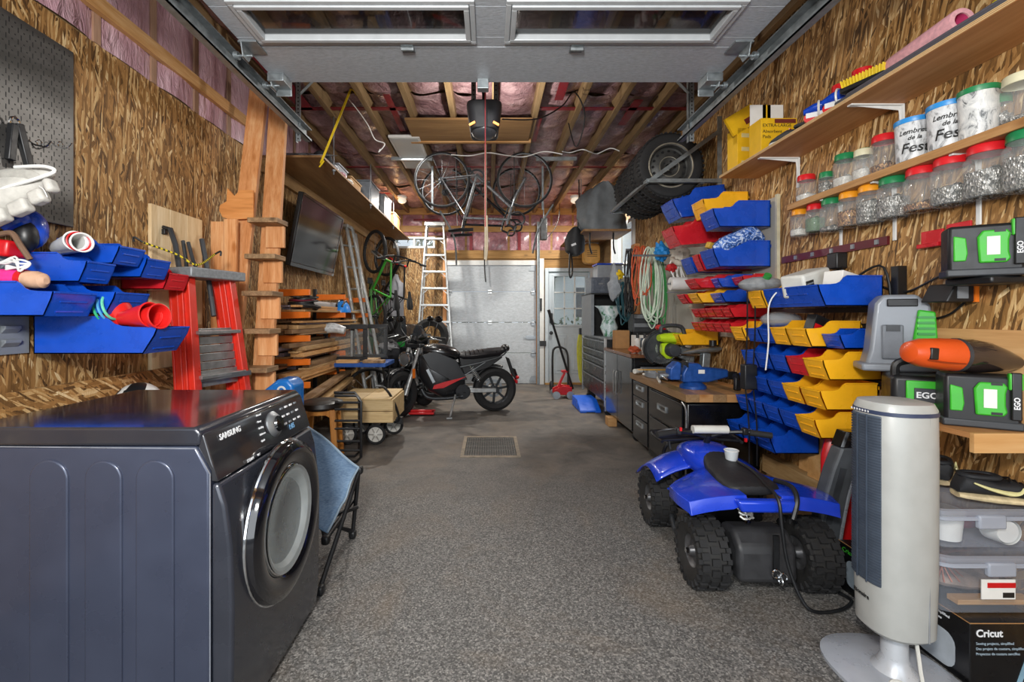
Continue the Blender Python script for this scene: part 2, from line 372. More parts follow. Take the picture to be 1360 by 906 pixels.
# right wall with a window near the far corner
WIN = (6.45, 7.58, 1.5, 2.72)
wr = MB(); 
for a, b_, c, d in ((Y0, WIN[0], 0, ZC+.2), (WIN[1], YB+.15, 0, ZC+.2), (WIN[0], WIN[1], 0, WIN[2]), (WIN[0], WIN[1], WIN[3], ZC+.2)): wr.b(XR, XR+.14, a, b_, c, d)
wr = ob('wall_right', wr, M['joist'], sm=0, kind='structure'); sheets(wr, M['osb_r'], XR, -1, 0, ZC, [WIN])
w1 = tag(bpy.data.objects.new('window_1', None), kind='structure'); COL.objects.link(w1)
fr = MB()
for a, b_, c, d in ((WIN[0], WIN[1], WIN[2], WIN[2]+.06), (WIN[0], WIN[1], WIN[3]-.06, WIN[3]), (WIN[0], WIN[0]+.06, WIN[2]+.06, WIN[3]-.06), (WIN[1]-.06, WIN[1], WIN[2]+.06, WIN[3]-.06)): fr.b(XR-.05, XR+.1, a, b_, c, d)
ob('window_frame', fr, M['white'], w1, sm=0, bev=.006)
ob('sash_rail', MB().b(XR+.02, XR+.06, WIN[0]+.06, WIN[1]-.06, 2.09, 2.14), M['white'], w1, sm=0)
for z0, z1 in ((WIN[2]+.06, 2.09), (2.14, WIN[3]-.06)): ob('pane', MB().b(XR+.036, XR+.042, WIN[0]+.06, WIN[1]-.06, z0, z1), M['glass'], w1, sm=0)
# far wall: openings for roll-up door, entry door and a slim transom window
GD = (-.82, .90, 0, 2.36); ED = (1.06, 1.98, 0, 2.22); TW = (-1.84, -1.04, 2.6, 2.82)
wb = MB()
for a, b_, c, d in ((XL-.14, TW[0], 0, ZC+.2), (TW[0], TW[1], 0, TW[2]), (TW[0], TW[1], TW[3], ZC+.2), (TW[1], GD[0], 0, ZC+.2), (GD[0], GD[1], GD[3], ZC+.2), (GD[1], ED[0], 0, ZC+.2), (ED[0], ED[1], ED[3], ZC+.2), (ED[1], XR+.14, 0, ZC+.2)):
    wb.b(a, b_, YB, YB+.14, c, d)
wb = ob('wall_back', wb, M['joist_x'], sm=0, kind='structure')
for a, b_, c, d in ((XL+.03, -1.45, 0, 2.6), (-1.445, GD[0]-.03, 0, 2.6)):
    ob('osb_sheet', MB().b(a, b_, YB-.012, YB, c, d), M['osb_b'], wb, sm=0)
for a, b_ in ((XL, TW[0]), (TW[1], GD[0])): ob('osb_sheet', MB().b(a, b_, YB-.012, YB, 2.603, 2.84), M['osb_b'], wb, sm=0)
def backbatt(x0, x1, z0, z1):
    ob('insulation_batt', MB().grid(lambda u, v: (x0+u*(x1-x0), YB-.004-.03*math.sin(pi*u)**.5*math.sin(pi*v)**.5*(.8+.3*math.sin(9*u+5*x0)), z0+v*(z1-z0)), 10, 6), M['film_b'], wb, sm=80)
xs = [-2.1, -1.69, -1.28, -.87, -.46, -.05, .36, .77, 1.18, 1.59, 2.0]
for i, x in enumerate(xs):
    x1 = xs[i+1] if i+1 < len(xs) else XR
    for z0, z1 in ((2.56, 2.92), (3.03, 3.25)):
        if x1 <= GD[0]+.02 and z0 < 2.8: z0 = 2.84; 
        if z1 > z0+.05: backbatt(x+.03, x1-.01, z0, z1)
for nm, a, b_, z0, z1, p in (('top_plate', XL, XR, 3.24, 3.37, .04), ('blocking', XL, XR, 2.91, 3.03, .035), ('header', GD[0]-.1, XR, 2.4, 2.56, .035)):
    ob(nm, MB().b(a, b_, YB-p, YB-.001, z0, z1), M['joist_x'], wb, sm=0, bev=.003)
for x in (-.86, .93): ob('stud', MB().b(x-.03, x+.03, YB-.034, YB, 0, 2.4), M['pine_z'], wb, sm=0)
ob('stud', MB().b(ED[1]+.01, XR, YB-.2, YB, 0, 2.4), M['pine_z'], wb, sm=0)
for x, z0, z1 in ((-.35, 2.56, 2.91), (.57, 2.56, 2.91)): ob('seam_tape', MB().b(x-.03, x+.03, YB-.042, YB-.034, z0, z1), M['tape'], wb, sm=0)
ob('seam_tape', MB().b(-1.45, -.95, YB-.042, YB-.034, 3.12, 3.16), M['tape'], wb, sm=0)
w2 = tag(bpy.data.objects.new('window_2', None), kind='structure'); COL.objects.link(w2)
fr = MB(); a, b_, c, d = TW
for q in ((a, b_, c, c+.04), (a, b_, d-.04, d), (a, a+.04, c+.04, d-.04), (b_-.04, b_, c+.04, d-.04), (-1.46, -1.42, c+.04, d-.04)): fr.b(q[0], q[1], YB-.03, YB+.1, q[2], q[3])
ob('window_frame', fr, M['white'], w2, sm=0, bev=.005)
for q in ((a+.04, -1.46), (-1.42, b_-.04)): ob('pane', MB().b(q[0], q[1], YB+.04, YB+.045, c+.04, d-.04), M['glass'], w2, sm=0)
# ceiling: joists running down the room with plastic-wrapped batts between them
ce = ob('ceiling', MB().b(XL-.14, XR+.14, Y0, YB+.15, ZC+.03, ZC+.2), M['joist'], sm=0, kind='structure')
jx = [-1.95, -1.55, -1.16, -.76, -.36, .05, .45, .85, 1.22, 1.6, 1.95]
for x in jx: ob('joist', MB().b(x-.026, x+.026, Y0, YB, ZC-.1, ZC+.03), M['joist'], ce, sm=0, bev=.003)
ends = [XL]+jx+[XR]
for i in range(len(ends)-1):
    a, b_ = ends[i]+.02, ends[i+1]-.02
    if b_-a < .1: continue
    for k in range(5):
        y0 = 1.2+k*1.5; y1 = y0+1.5; ph = random.random()*9
        ob('insulation_batt', MB().grid(lambda u, v: (a+u*(b_-a), y0+v*(y1-y0), ZC+.02-.06*math.sin(pi*u)**.5*(.7+.3*math.sin(v*7+ph+u*4))-.012*math.sin(v*23+ph)), 8, 16), M['film'], ce, sm=80)
def tape(x0, x1, y0, y1): ob('seam_tape', MB().b(x0, x1, y0, y1, ZC-.075, ZC-.069), M['tape'], ce, sm=0)
for i in range(len(jx)-1):
    for y, on in ((4.38, i not in (3, 4, 5)), (6.1, True), (7.4, i % 4 == 0)):
        if on: tape(jx[i]+.024, jx[i+1]-.024, y-.03, y+.03)
tape(-.96, -.9, 4.1, 4.9); tape(.6, .68, 3.6, 4.2); tape(1.34, 1.42, 4.2, 4.75); tape(.47, .53, 4.6, 5.2)
tape(-1.83, -1.7, 3.4, 4.4)
ha = ob('attic_hatch', MB().b(-.84, .43, 4.5, 5.05, ZC-.125, ZC-.105), wood('hatch_ply', '#6b5130', '#866640', '#9a7a50', 'x', .6, knots=False), sm=0, kind='structure')
ob('hatch_trim', MB().b(-.87, .46, 5.05, 5.09, ZC-.14, ZC-.1), M['pine_x'], ha, sm=0)

# ------------------------------------------------------------------ doors
def stucco(name, col, s=90):
    t = NT(name); v = t.coord(); n = t.noise(t.coord((.35, 1, 1)), s, 4, .7); n2 = t.noise(v, 5, 3)
    t.set(Base_Color=t.mix(t.ramp(n.outputs[0], [(.35, (0,0,0,1)), (.68, (1,1,1,1))]), hexc(col), tuple(min(1, c*1.35) for c in hexc(col)[:3])+(1,)), Roughness=.42, Metallic=.15)
    t.bump(n.outputs[0], .35, .004); return t.m
M['door_steel'] = stucco('embossed_door_steel', '#a4aab0'); M['door_far'] = stucco('embossed_far_door', '#a2a7ab', 60)
# overhead sectional door, open: its sections lie under the ceiling
od = tag(bpy.data.objects.new('door_1', None), kind='structure'); COL.objects.link(od)
ZD = 2.78; secs = [(2.50, 2.88), (1.97, 2.495), (1.44, 1.965), (.91, 1.435), (.38, .905)]
def section(y0, y1, holes):
    m = MB(); x0, x1 = -1.345, 1.415
    if not holes: m.b(x0, x1, y0, y1, ZD, ZD+.045)
    else:
        ha, hb = 2.17, 2.41; xx = x0
        m.b(x0, x1, y0, ha, ZD, ZD+.045); m.b(x0, x1, hb, y1, ZD, ZD+.045)
        for h0, h1 in holes: m.b(xx, h0, ha, hb, ZD, ZD+.045); xx = h1
        m.b(xx, x1, ha, hb, ZD, ZD+.045)
    return m
for i, (y0, y1) in enumerate(secs):
    s = ob('door_section', section(y0, y1, [(-1.19, -.12), (.13, 1.17)] if i == 1 else []), M['door_steel'], od, sm=0, bev=.004)
    if i == 1:
        for h0, h1 in ((-1.19, -.12), (.13, 1.17)):
            fr = MB(); 
            for k, e in enumerate((.05, .022)):
                z0, z1 = (ZD-.012-k*.008, ZD+.03)
                for q in ((h0-e, h1+e, 2.17-e, 2.17-e+.026), (h0-e, h1+e, 2.41+e-.026, 2.41+e), (h0-e, h0-e+.026, 2.17-e+.026, 2.41+e-.026), (h1+e-.026, h1+e, 2.17-e+.026, 2.41+e-.026)): fr.b(q[0], q[1], q[2], q[3], z0, z1)
            ob('window_frame', fr, pm('#b3b8bb', .4, .1, .05), s, sm=0, bev=.004)
            ob('pane', MB().b(h0, h1, 2.17, 2.41, ZD+.012, ZD+.018), glass('door_pane', '#20262a', .03, .55, .9), s, sm=0)
def hinge(x, y, w=.07):
    m = MB().b(x-w/2, x+w/2, y-.05, y-.008, ZD-.006, ZD).b(x-w/2, x+w/2, y+.008, y+.05, ZD-.006, ZD).cyl((x-w/2, y, ZD-.012), (x+w/2, y, ZD-.012), .012, n=10)
    for dx in (-.02, .02):
        for dy in (-.035, .035): m.cyl((x+dx, y+dy, ZD-.01), (x+dx, y+dy, ZD-.004), .007, n=6)
    ob('hinge', m, M['galv'], od, bev=.001)
for y in (2.497, 1.967):
    for x in (-.45, .48): hinge(x, y)
def roller_bracket(x, y, s):
    m = MB().b(x-.05, x+.05, y-.06, y+.06, ZD-.008, ZD).prism([(y-.06, ZD-.008), (y+.06, ZD-.008), (y+.02, ZD-.075), (y-.04, ZD-.075)], x+s*.03, x+s*.036, 'yz')
    m.cyl((x, y, ZD-.05), (x+s*.1, y, ZD-.05), .008, n=8).cyl((x+s*.075, y, ZD-.05), (x+s*.1, y, ZD-.05), .022, n=12)
    ob('roller_bracket', m, M['galv'], od, bev=.001)
for y in (2.497, 2.82, 1.967):
    roller_bracket(-1.3, y, -1); roller_bracket(1.37, y, 1)
for x in (-1.3, 1.37): ob('corner_bracket', MB().b(x-.05, x+.05, 2.76, 2.885, ZD-.05, ZD-.002).b(x-.05, x+.05, 2.875, 2.885, ZD-.09, ZD+.05), M['galv'], od, bev=.004)
for x, s in ((-1.44, 1), (1.52, -1)):
    tr = tag(bpy.data.objects.new('trim_%d' % (1 if s > 0 else 2), None), kind='structure'); COL.objects.link(tr)
    z = 2.715
    ob('track_channel', MB().b(x-.004, x+.004, -.3, 3.57, z-.045, z+.045).b(x, x+s*.045, -.3, 3.57, z-.049, z-.042).b(x, x+s*.045, -.3, 3.57, z+.042, z+.049).b(x+s*.038, x+s*.045, -.3, 3.57, z-.049, z-.03).b(x-s*.03, x, -.3, 3.57, z+.03, z+.036), M['galv'], tr, sm=0)
    st = MB().b(x-.02, x+.02, 3.42, 3.424, z-.1, ZC-.1).b(x-.02, x-.016, 3.42, 3.46, z-.1, ZC-.1)
    ob('hanger_strap', st, M['galv'], tr, sm=0)
    ho = MB()
    zz = z-.08
    while zz < ZC-.12: ho.cyl((x+.002, 3.4185, zz), (x+.002, 3.4195, zz), .006, n=8); zz += .028
    ob('strap_holes', ho, M['black'], tr, sm=0)
    ob('hanger_brace', MB().bar((x, 3.43, z+.25), (x+s*.3, 3.43, ZC-.1), .03, .004), M['galv'], tr, sm=0)
ob('header_beam', MB().b(XL, XR, Y0, -.3, 2.75, ZC+.03), M['joist_x'], kind='structure', sm=0)

# far roll-up door of four embossed sections
rd = tag(bpy.data.objects.new('door_2', None), kind='structure'); COL.objects.link(rd)
H = GD[3]/4
for i in range(4):
    y = YB+.02
    ob('door_section', MB().b(GD[0], GD[1], y, y+.045, i*H+.004, (i+1)*H-.004), M['door_far'], rd, sm=0, bev=.006)
for z in (H, 2*H, 3*H):
    ob('hinge', MB().b(-.03, .05, YB+.008, YB+.02, z-.035, z+.035).cyl((-.03, YB+.006, z), (.05, YB+.006, z), .01, n=8), M['alu'], rd, bev=.001)
    for x in (-.78, .84): ob('hinge', MB().prism([(x-.03, z-.06), (x+.03, z-.06), (x+.04, z), (x+.02, z+.07), (x-.02, z+.07), (x-.04, z)], YB+.004, YB+.02).cyl((x-.05, YB, z), (x+.06, YB, z), .012, n=8), M['steel'], rd)
for z in (.1, 2.22): ob('corner_bracket', MB().prism([(.76, z-.05), (.88, z-.05), (.88, z+.06), (.8, z+.05)], YB+.004, YB+.02), M['steel'], rd, sm=0)
ob('slide_lock', MB().b(.7, .88, YB+.002, YB+.02, .86, .93).b(.66, .9, YB-.006, YB+.004, .885, .905), M['steel'], rd, sm=0, bev=.002)
ob('top_rail', MB().b(GD[0], GD[1], YB-.01, YB+.02, 2.28, 2.37), M['white'], rd, sm=0)
trk = MB().b(.905, .955, YB-.06, YB-.055, 0, 3.1).b(.905, .91, YB-.1, YB-.055, 0, 3.1).b(.95, .955, YB-.1, YB-.055, 0, 3.1)
ob('track_channel', trk, M['galv'], rd, sm=0)
ob('jamb', MB().b(.96, 1.04, YB-.05, YB-.035, 0, 2.4), M['white'], rd, sm=0)
for z in (.78, 1.52): ob('jamb_bracket', MB().b(.95, 1.08, YB-.075, YB-.052, z-.05, z+.05) if z < 1 else MB().b(.955, 1.0, YB-.075, YB-.052, z-.12, z+.12), M['black'], rd, sm=0, bev=.004)
ob('pull_cord', MB().tube(crom([(-.1, YB-.06, 2.62), (-.09, YB-.06, 2.2), (-.07, YB-.06, 1.95)]), .012, 6), M['black'], rd)
# entry door with nine panes
ed = tag(bpy.data.objects.new('door_3', None), kind='structure'); COL.objects.link(ed)
dw = pm('#b9c4cb', .42, 0, .05); y = YB-.03
fm = MB(); a, b_, c, d = ED
fm.b(a, a+.07, y-.02, YB+.1, 0, d).b(b_-.07, b_, y-.02, YB+.1, 0, d).b(a+.07, b_-.07, y-.02, YB+.1, d-.07, d)
ob('door_frame', fm, dw, ed, sm=0, bev=.006)
x0, x1 = a+.08, b_-.08; gx0, gx1, gz0, gz1 = 1.24, 1.83, 1.14, 2.06
ob('door_slab', MB().b(x0, x1, y+.02, y+.06, .03, gz0).b(x0, x1, y+.02, y+.06, gz1, d-.08).b(x0, gx0, y+.02, y+.06, gz0, gz1).b(gx1, x1, y+.02, y+.06, gz0, gz1), dw, ed, sm=0)
for q0, q1 in ((x0+.1, x0+.34), (x1-.34, x1-.1)):
    pp = ob('door_panel', MB().b(q0, q1, y+.014, y+.022, .2, .95), dw, ed, sm=0, bev=.006)
    ob('panel_field', MB().b(q0+.04, q1-.04, y+.004, y+.016, .26, .89), dw, pp, sm=0, bev=.008)
wf = MB().b(gx0-.04, gx1+.04, y+.008, y+.03, gz0-.04, gz0).b(gx0-.04, gx1+.04, y+.008, y+.03, gz1, gz1+.04).b(gx0-.04, gx0, y+.008, y+.03, gz0, gz1).b(gx1, gx1+.04, y+.008, y+.03, gz0, gz1)
ob('window_frame', wf, dw, ed, sm=0, bev=.005)
for i in range(3):
    for j in range(3):
        u = (gx1-gx0)/3; v = (gz1-gz0)/3
        ob('pane', MB().b(gx0+i*u+.008, gx0+(i+1)*u-.008, y+.035, y+.04, gz0+j*v+.008, gz0+(j+1)*v-.008), M['glass'], ed, sm=0)
mu = MB()
for i in (1, 2): mu.b(gx0+i*u-.011, gx0+i*u+.011, y+.015, y+.05, gz0, gz1).b(gx0, gx1, y+.015, y+.05, gz0+i*v-.011, gz0+i*v+.011)
ob('muntin', mu, M['white'], ed, sm=0)
ob('deadbolt_keypad', MB().b(1.15, 1.21, y-.01, y+.02, 1.16, 1.36), M['dark_steel'], ed, sm=0, bev=.01)
ob('door_knob', MB().lathe([(.0, -.07), (.026, -.068), (.034, -.05), (.026, -.034), (.012, -.028), (.012, -.008), (.032, -.004), (.032, .01)], 16, (1.18, y+.02, .98), 'y'), M['black'], ed)
ob('threshold', MB().b(a, b_, y-.06, y+.06, 0, .03), M['joist_x'], ed, sm=0)

# what the panes look out on: the next house and a hedge behind the garage
ob('lawn', MB().b(-12, 14, YB+.2, 40, -.15, -.05), pm('#56683a', .9, 0, .3, 3), sm=0, kind='structure')
sid = NT('siding'); w = sid.n('ShaderNodeTexWave', i_Vector=sid.coord((1,1,1)), i_Scale=2.2, bands_direction='Z', wave_profile='SAW'); sid.set(Base_Color=hexc('#d9dee2'), Roughness=.6); sid.bump(w.outputs[0], .6, .03)
nh = thing('neighbour_house', 'white sided house with a gable roof seen through the entry door panes', 'house', (5.9, 20, -.05))
ob('wall', MB().prism([(-3, 0), (3.2, 0), (3.2, 3), (0, 5.6), (-3, 3)], 0, 6), sid.m, nh, sm=0)
ob('roof', MB().prism([(-3.5, 2.6), (0, 5.6), (3.7, 2.6), (3.7, 2.85), (0, 5.95), (-3.5, 2.85)], -.4, 6.3), pm('#4b4a4c', .8), nh, sm=0)
for x in (-2.2, -.6):
    wn = ob('window', MB().b(x, x+1, -.06, .02, 1.2, 2.7), M['white'], nh, sm=0); ob('pane', MB().b(x+.1, x+.9, -.07, -.05, 1.3, 2.6), pm('#33414c', .1), wn, sm=0)
leaf = pm('#39512f', .7, 0, .5, 5)
hm = MB(); rr = random.Random(3)
for i in range(1500):
    x, yv, z = rr.uniform(-6, 9), rr.gauss(13.5, .35), rr.uniform(0, 1.35); s = rr.uniform(.06, .16); e = Euler((rr.random()*6, rr.random()*6, rr.random()*6)).to_matrix()
    hm.add([Vector((x, yv, z))+e@Vector(p)*s for p in ((-1, 0, 0), (0, .5, .2), (1, 0, 0), (0, -.5, .2))], [(0, 1, 2, 3)])
ob('hedge', hm, leaf, sm=0, label='dark green clipped hedge behind the garage seen through the door panes', cat='hedge', kind='stuff')
tr_ = thing('bare_tree', 'leafy tree behind the garage seen through the transom window', 'tree', (-3.2, 15, -.05))
ob('trunk', MB().tube(crom([(0,0,0), (.1,0,2), (-.1,.1,4), (.1,0,5.5)]), .16, 8), pm('#4b3c30', .9), tr_)
tm = MB()
for i in range(900):
    a = rr.random()*6.28; r = 1.9*rr.random()**.5; z = rr.gauss(4.6, .8); s = rr.uniform(.07, .15); e = Euler((rr.random()*6, rr.random()*6, rr.random()*6)).to_matrix()
    tm.add([Vector((r*math.cos(a), r*math.sin(a), z))+e@Vector(p)*s for p in ((-1, 0, 0), (0, .5, .2), (1, 0, 0), (0, -.5, .2))], [(0, 1, 2, 3)])
ob('foliage', tm, leaf, tr_, sm=0, kind='stuff')

# floor drain
dr = thing('floor_drain', 'square iron floor drain grate set in the concrete', 'drain', (.01, 4.54, 0))
ob('frame', MB().b(-.28, .28, -.36, -.32, 0, .008).b(-.28, .28, .32, .36, 0, .008).b(-.28, -.245, -.32, .32, 0, .008).b(.245, .28, -.32, .32, 0, .008), pm('#8a7f70', .6, .4, .3), dr, sm=0)
ob('pit', MB().b(-.245, .245, -.32, .32, .0005, .001), M['black'], dr, sm=0)
gm = mesh('slat', MB().b(-.007, .007, -.315, .315, .001, .007), pm('#5f5d59', .5, .5, .3), 0)
for i in range(21): ob('slat', gm, None, dr, loc=(-.23+i*.023, 0, 0))
for i in range(5): ob('cross_bar', MB().b(-.243, .243, -.29+i*.14, -.276+i*.14, .001, .008), pm('#5f5d59', .5, .5, .3), dr, sm=0)
# ------------------------------------------------------------------ washing machine
wm = thing('washing_machine', 'dark slate front loading washing machine with round chrome door', 'washing machine', (-.79, 1.685, 0))
slate = pm('#3e4456', .3, .35, .06, 6, 0, .3); slate_f = pm('#33363f', .26, .3, .08, 6, 0, .4); panel_m = pm('#26262a', .1, 0, .1, 6, 0, .8)
ob('body', MB().prism([(-.78, .02), (-.035, .02), (-.035, .84), (-.075, .915), (-.78, .915)], -.345, .345), slate, wm, bev=.008, sm=30)
ob('top_lid', MB().prism([(-.79, .918), (-.062, .918), (-.058, .955), (-.075, .972), (-.78, .972), (-.79, .96)], -.348, .348), pm('#2b2d35', .14, .2, .06, 6, 0, .8), wm, bev=.008, seg=3)
prof = [(.018, .02), (.03, .1), (.034, .45), (.028, .62), (.012, .74), (-.008, .806)]
ob('front_panel', MB().prism([(-.031, .02)]+prof+[(-.031, .806)], -.345, .345), slate_f, wm, bev=.012, seg=3)
ob('control_panel', MB().prism([(-.031, .811), (-.009, .811), (-.03, .88), (-.048, .94), (-.056, .955), (-.07, .913), (-.032, .842)], -.345, .345), panel_m, wm, bev=.005)
for x0, x1 in ((-1.353, -1.238), (-1.19, -1.08), (-1.04, -.927)):
    cx = (x0+x1)/2+.79; r = (x1-x0)/2; o_ = [(cx-r, .06), (cx+r, .06)]+[(cx+r*math.cos(a), .82+r*math.sin(a)) for a in [pi*k/14 for k in range(15)]]
    ob('side_rib', MB().prism(o_, -.3505, -.34), slate, wm, bev=.005, seg=3)
ob('side_seam', MB().tube([(-.033, -.3455, .03), (-.033, -.3455, .835), (-.075, -.3455, .91), (-.77, -.3455, .9165)], .0022, 6), pm('#9aa0ac', .3, .6), wm)
dz = .555
dr_ = ob('door', MB().lathe([(.278, -.006), (.281, .012), (.272, .034), (.25, .044), (.215, .042), (.19, .026), (.186, .01)], 56, (.022, 0, dz), 'x'), pm('#15151a', .07, .25, 0, 1, 0, .9), wm)
ob('chrome_ring', MB().torus((.03, 0, dz), 'x', .277, .008, 64, 8).torus((.046, 0, dz), 'x', .183, .009, 56, 8), M['chrome'], dr_)
ob('gasket_ring', MB().lathe([(.186, .036), (.165, .03), (.14, -.005), (.135, -.025)], 48, (.022, 0, dz), 'x'), pm('#8b9091', .35, .1, .1), dr_)
ob('drum', MB().lathe([(.138, -.024), (.12, -.03), (.06, -.034), (.001, -.035)], 40, (.022, 0, dz), 'x'), pm('#b3bbb8', .35, .4, .25, 14), dr_)
ob('glass_bowl', MB().lathe([(.176, .034), (.15, .038), (.1, .03), (.05, .024), (.001, .022)], 40, (.022, 0, dz), 'x'), glass('bowl_glass', '#e3efee', .03, .22, 1), dr_)
ob('handle', MB().prism([(-.012, 0), (.012, 0), (.009, .03), (-.009, .03)], -.05, .05, 'xz'), M['gloss_black'], dr_, loc=(.04, .225, dz), bev=.004)
tilt = (pi/2-.2, 0, pi/2)
dl = ob('dial', MB().lathe([(.05, -.006), (.05, .006), (.036, .02), (.032, .022), (.001, .022)], 28), M['steel'], wm, loc=(-.036, .05, .886), rot=(0, pi/2-.22, 0))
ob('dial_face', MB().lathe([(.03, .0222), (.027, .03), (.001, .031)], 24), M['gloss_black'], dl)
text('SAMSUNG', .026, (-.0405, -.285, .925), tilt, M['wtext'], wm, bold=.0006)
text('STEAM', .014, (-.006, -.19, .822), tilt, M['wtext'], wm); text('VRT', .011, (-.006, -.125, .822), tilt, M['wtext'], wm)
words = ['Normal', 'Heavy', 'Bedding', 'Delicates', 'Quick', 'Wool', 'Rinse']
for k, w_ in enumerate(words[:5]): text(w_, .0105, (-.046+.0062*k, -.055-.003*k, .942-.022*k), tilt, M['wtext'], wm, name='cycle_word')
for r in range(3):
    for c in range(4):
        ob('button', MB().bc((0, 0, 0), (.004, .018, .007)), M['wtext'] if (r+c) % 3 else M['grey'], wm, loc=(-.043+.0085*r, .135+.042*c, .93-.03*r), rot=(0, -.2, 0), sm=0)
text('1:05', .03, (-.0185, .15, .85), tilt, pm('#7fb4e0', .4, 0, 0), wm, name='display_digits')
for x in (-.72, -.06):
    for y in (-.29, .29): ob('foot', MB().lathe([(.03, 0), (.03, .012), (.016, .014), (.016, .03)], 14, (x, y, 0), cap=True), M['rubber'], wm)

# scrap strand board and soccer ball behind the washer
ob('osb_offcut', MB().b(-2.05, -2.03, 1.2, 3.22, .0, .975), M['osb_scrap'], sm=0, label='strand board offcut leaning against left wall behind the washing machine', cat='board')
ob('storage_box', MB().b(-2.0, -1.63, 2.08, 2.68, 0, .735), M['card'], sm=0, bev=.004, label='brown cardboard carton behind the washing machine under the soccer ball', cat='box')
sb = thing('soccer_ball', 'white and black soccer ball behind the washing machine', 'ball', (-1.82, 2.36, .736))
me = bmesh.new(); bmesh.ops.create_icosphere(me, subdivisions=3, radius=.11)
t = NT('ball_skin'); vo = t.n('ShaderNodeTexVoronoi', i_Vector=t.coord(), i_Scale=11.0); t.set(Base_Color=t.ramp(t.n('ShaderNodeSeparateColor', i_0=vo.outputs['Color']).outputs[0], [(.27, '#17181a'), (.3, '#d5d4cf')]), Roughness=.4)
bm_ = bpy.data.meshes.new('ball'); me.to_mesh(bm_); me.free(); bm_.shade_smooth(); bm_.materials.append(t.m)
ob('shell', bm_, None, sb, loc=(0, 0, .11))

# ------------------------------------------------------------------ left wall: steel pegboard and what hangs there
pb = thing('steel_pegboard', 'dark perforated steel pegboard on the left wall', 'pegboard', (-2.075, 1.9, 1.74))
t = NT('peg_steel'); n = t.noise(t.coord((1, .4, 2)), 3, 4); t.set(Base_Color=t.ramp(n.outputs[0], [(.3, '#4b4a48'), (.7, '#777674')]), Metallic=.75, Roughness=.38)
wob('panel', MB().b(-2.083, -2.065, 1.3, 2.26, 1.74, 2.61), t.m, pb, sm=0, bev=.003)
hs = MB(); sl = MB(); z = 1.765; r = 0
while z < 2.59:
    y = 1.32+(r % 2)*.0127; c_ = 0
    while y < 2.245:
        c_ += 1
        if (r+c_) % 2: hs.b(-2.0655, -2.0642, y-.0028, y+.0028, z-.0028, z+.0028)
        else: sl.b(-2.0655, -2.0642, y-.0018, y+.0018, z-.011, z+.011)
        y += .0254
    z += .0254; r += 1
wob('peg_holes', hs, M['black'], pb, sm=0, kind='stuff'); wob('peg_slots', sl, M['black'], pb, sm=0, kind='stuff')
for y, z in ((2.14, 2.1), (2.04, 2.07)):
    wob('hook', MB().tube(crom([(-2.066, y, z+.02), (-2.04, y, z), (-1.99, y, z-.008), (-1.965, y, z+.016)]), .0035, 6).torus((-2.03, y+.012, z+.012), 'x', .013, .002, 12, 5), M['chrome'], pb)
cl = thing('spring_clamp', 'black spring clamp hanging on the steel pegboard', 'clamp', (-2.03, 1.97, 1.9))
wob('jaw', MB().bar((-2.03, 1.96, 2.13), (-2.02, 1.995, 1.96), .03, .025).bar((-2.03, 1.94, 2.12), (-2.03, 1.925, 1.96), .03, .025), M['black'], cl, bev=.004)
wob('spring', MB().torus((-2.03, 1.945, 2.13), 'x', .02, .005, 14, 6), M['chrome'], cl)
# white padded glove
gv = thing('padded_glove', 'white padded sports glove hanging on the steel pegboard', 'glove', (-1.98, 1.85, 1.8))
gw = pm('#bdbbb4', .6, 0, .12, 30, .15); gd = pm('#a5a39c', .7, 0, .15, 40, .2)
rings = []
for i, (px, py, a, b_) in enumerate(((-60, 292, 20, 26), (-20, 272, 22, 30), (12, 258, 22, 30), (40, 246, 18, 22), (60, 238, 12, 14), (74, 231, 3, 3))):
    c = Wp(px, py, 1.86); s = 1.86/F
    rings.append([(c.x, c.y, c.z)] and [(c.x-.25*s*a*math.cos(q), c.y+.9*s*a*math.cos(q), c.z+s*b_*math.sin(q)) for q in [2*pi*k/14 for k in range(14)]])
wob('palm', MB().loft(rings), gw, gv, sub=1)
for i, (px, py, w_) in enumerate(((-36, 312, 30), (-2, 298, 26), (28, 285, 24), (52, 271, 18), (68, 256, 10))):
    c = Wp(px, py-9, 1.82); wob('finger_pad', MB().bc((c.x, c.y, c.z), (w_*.0033, .05, .056), (0, math.radians(-24), 0)), gw, gv, bev=.014, seg=3)
wob('rim', MB().tube(crom([Wp(-60, 278, 1.81), Wp(0, 252, 1.81), Wp(40, 240, 1.81), Wp(72, 228, 1.82), Wp(58, 221, 1.82), Wp(20, 222, 1.83)]), .007, 8), M['white'], gv)
wob('mesh_insert', MB().ell(Wp(20, 233, 1.825), (.1, .012, .028), 16, 8), gd, gv)
wob('lace', MB().tube(crom([Wp(52, 247, 1.81), Wp(58, 252, 1.8), Wp(63, 262, 1.8)]), .002, 5), M['white'], gv)

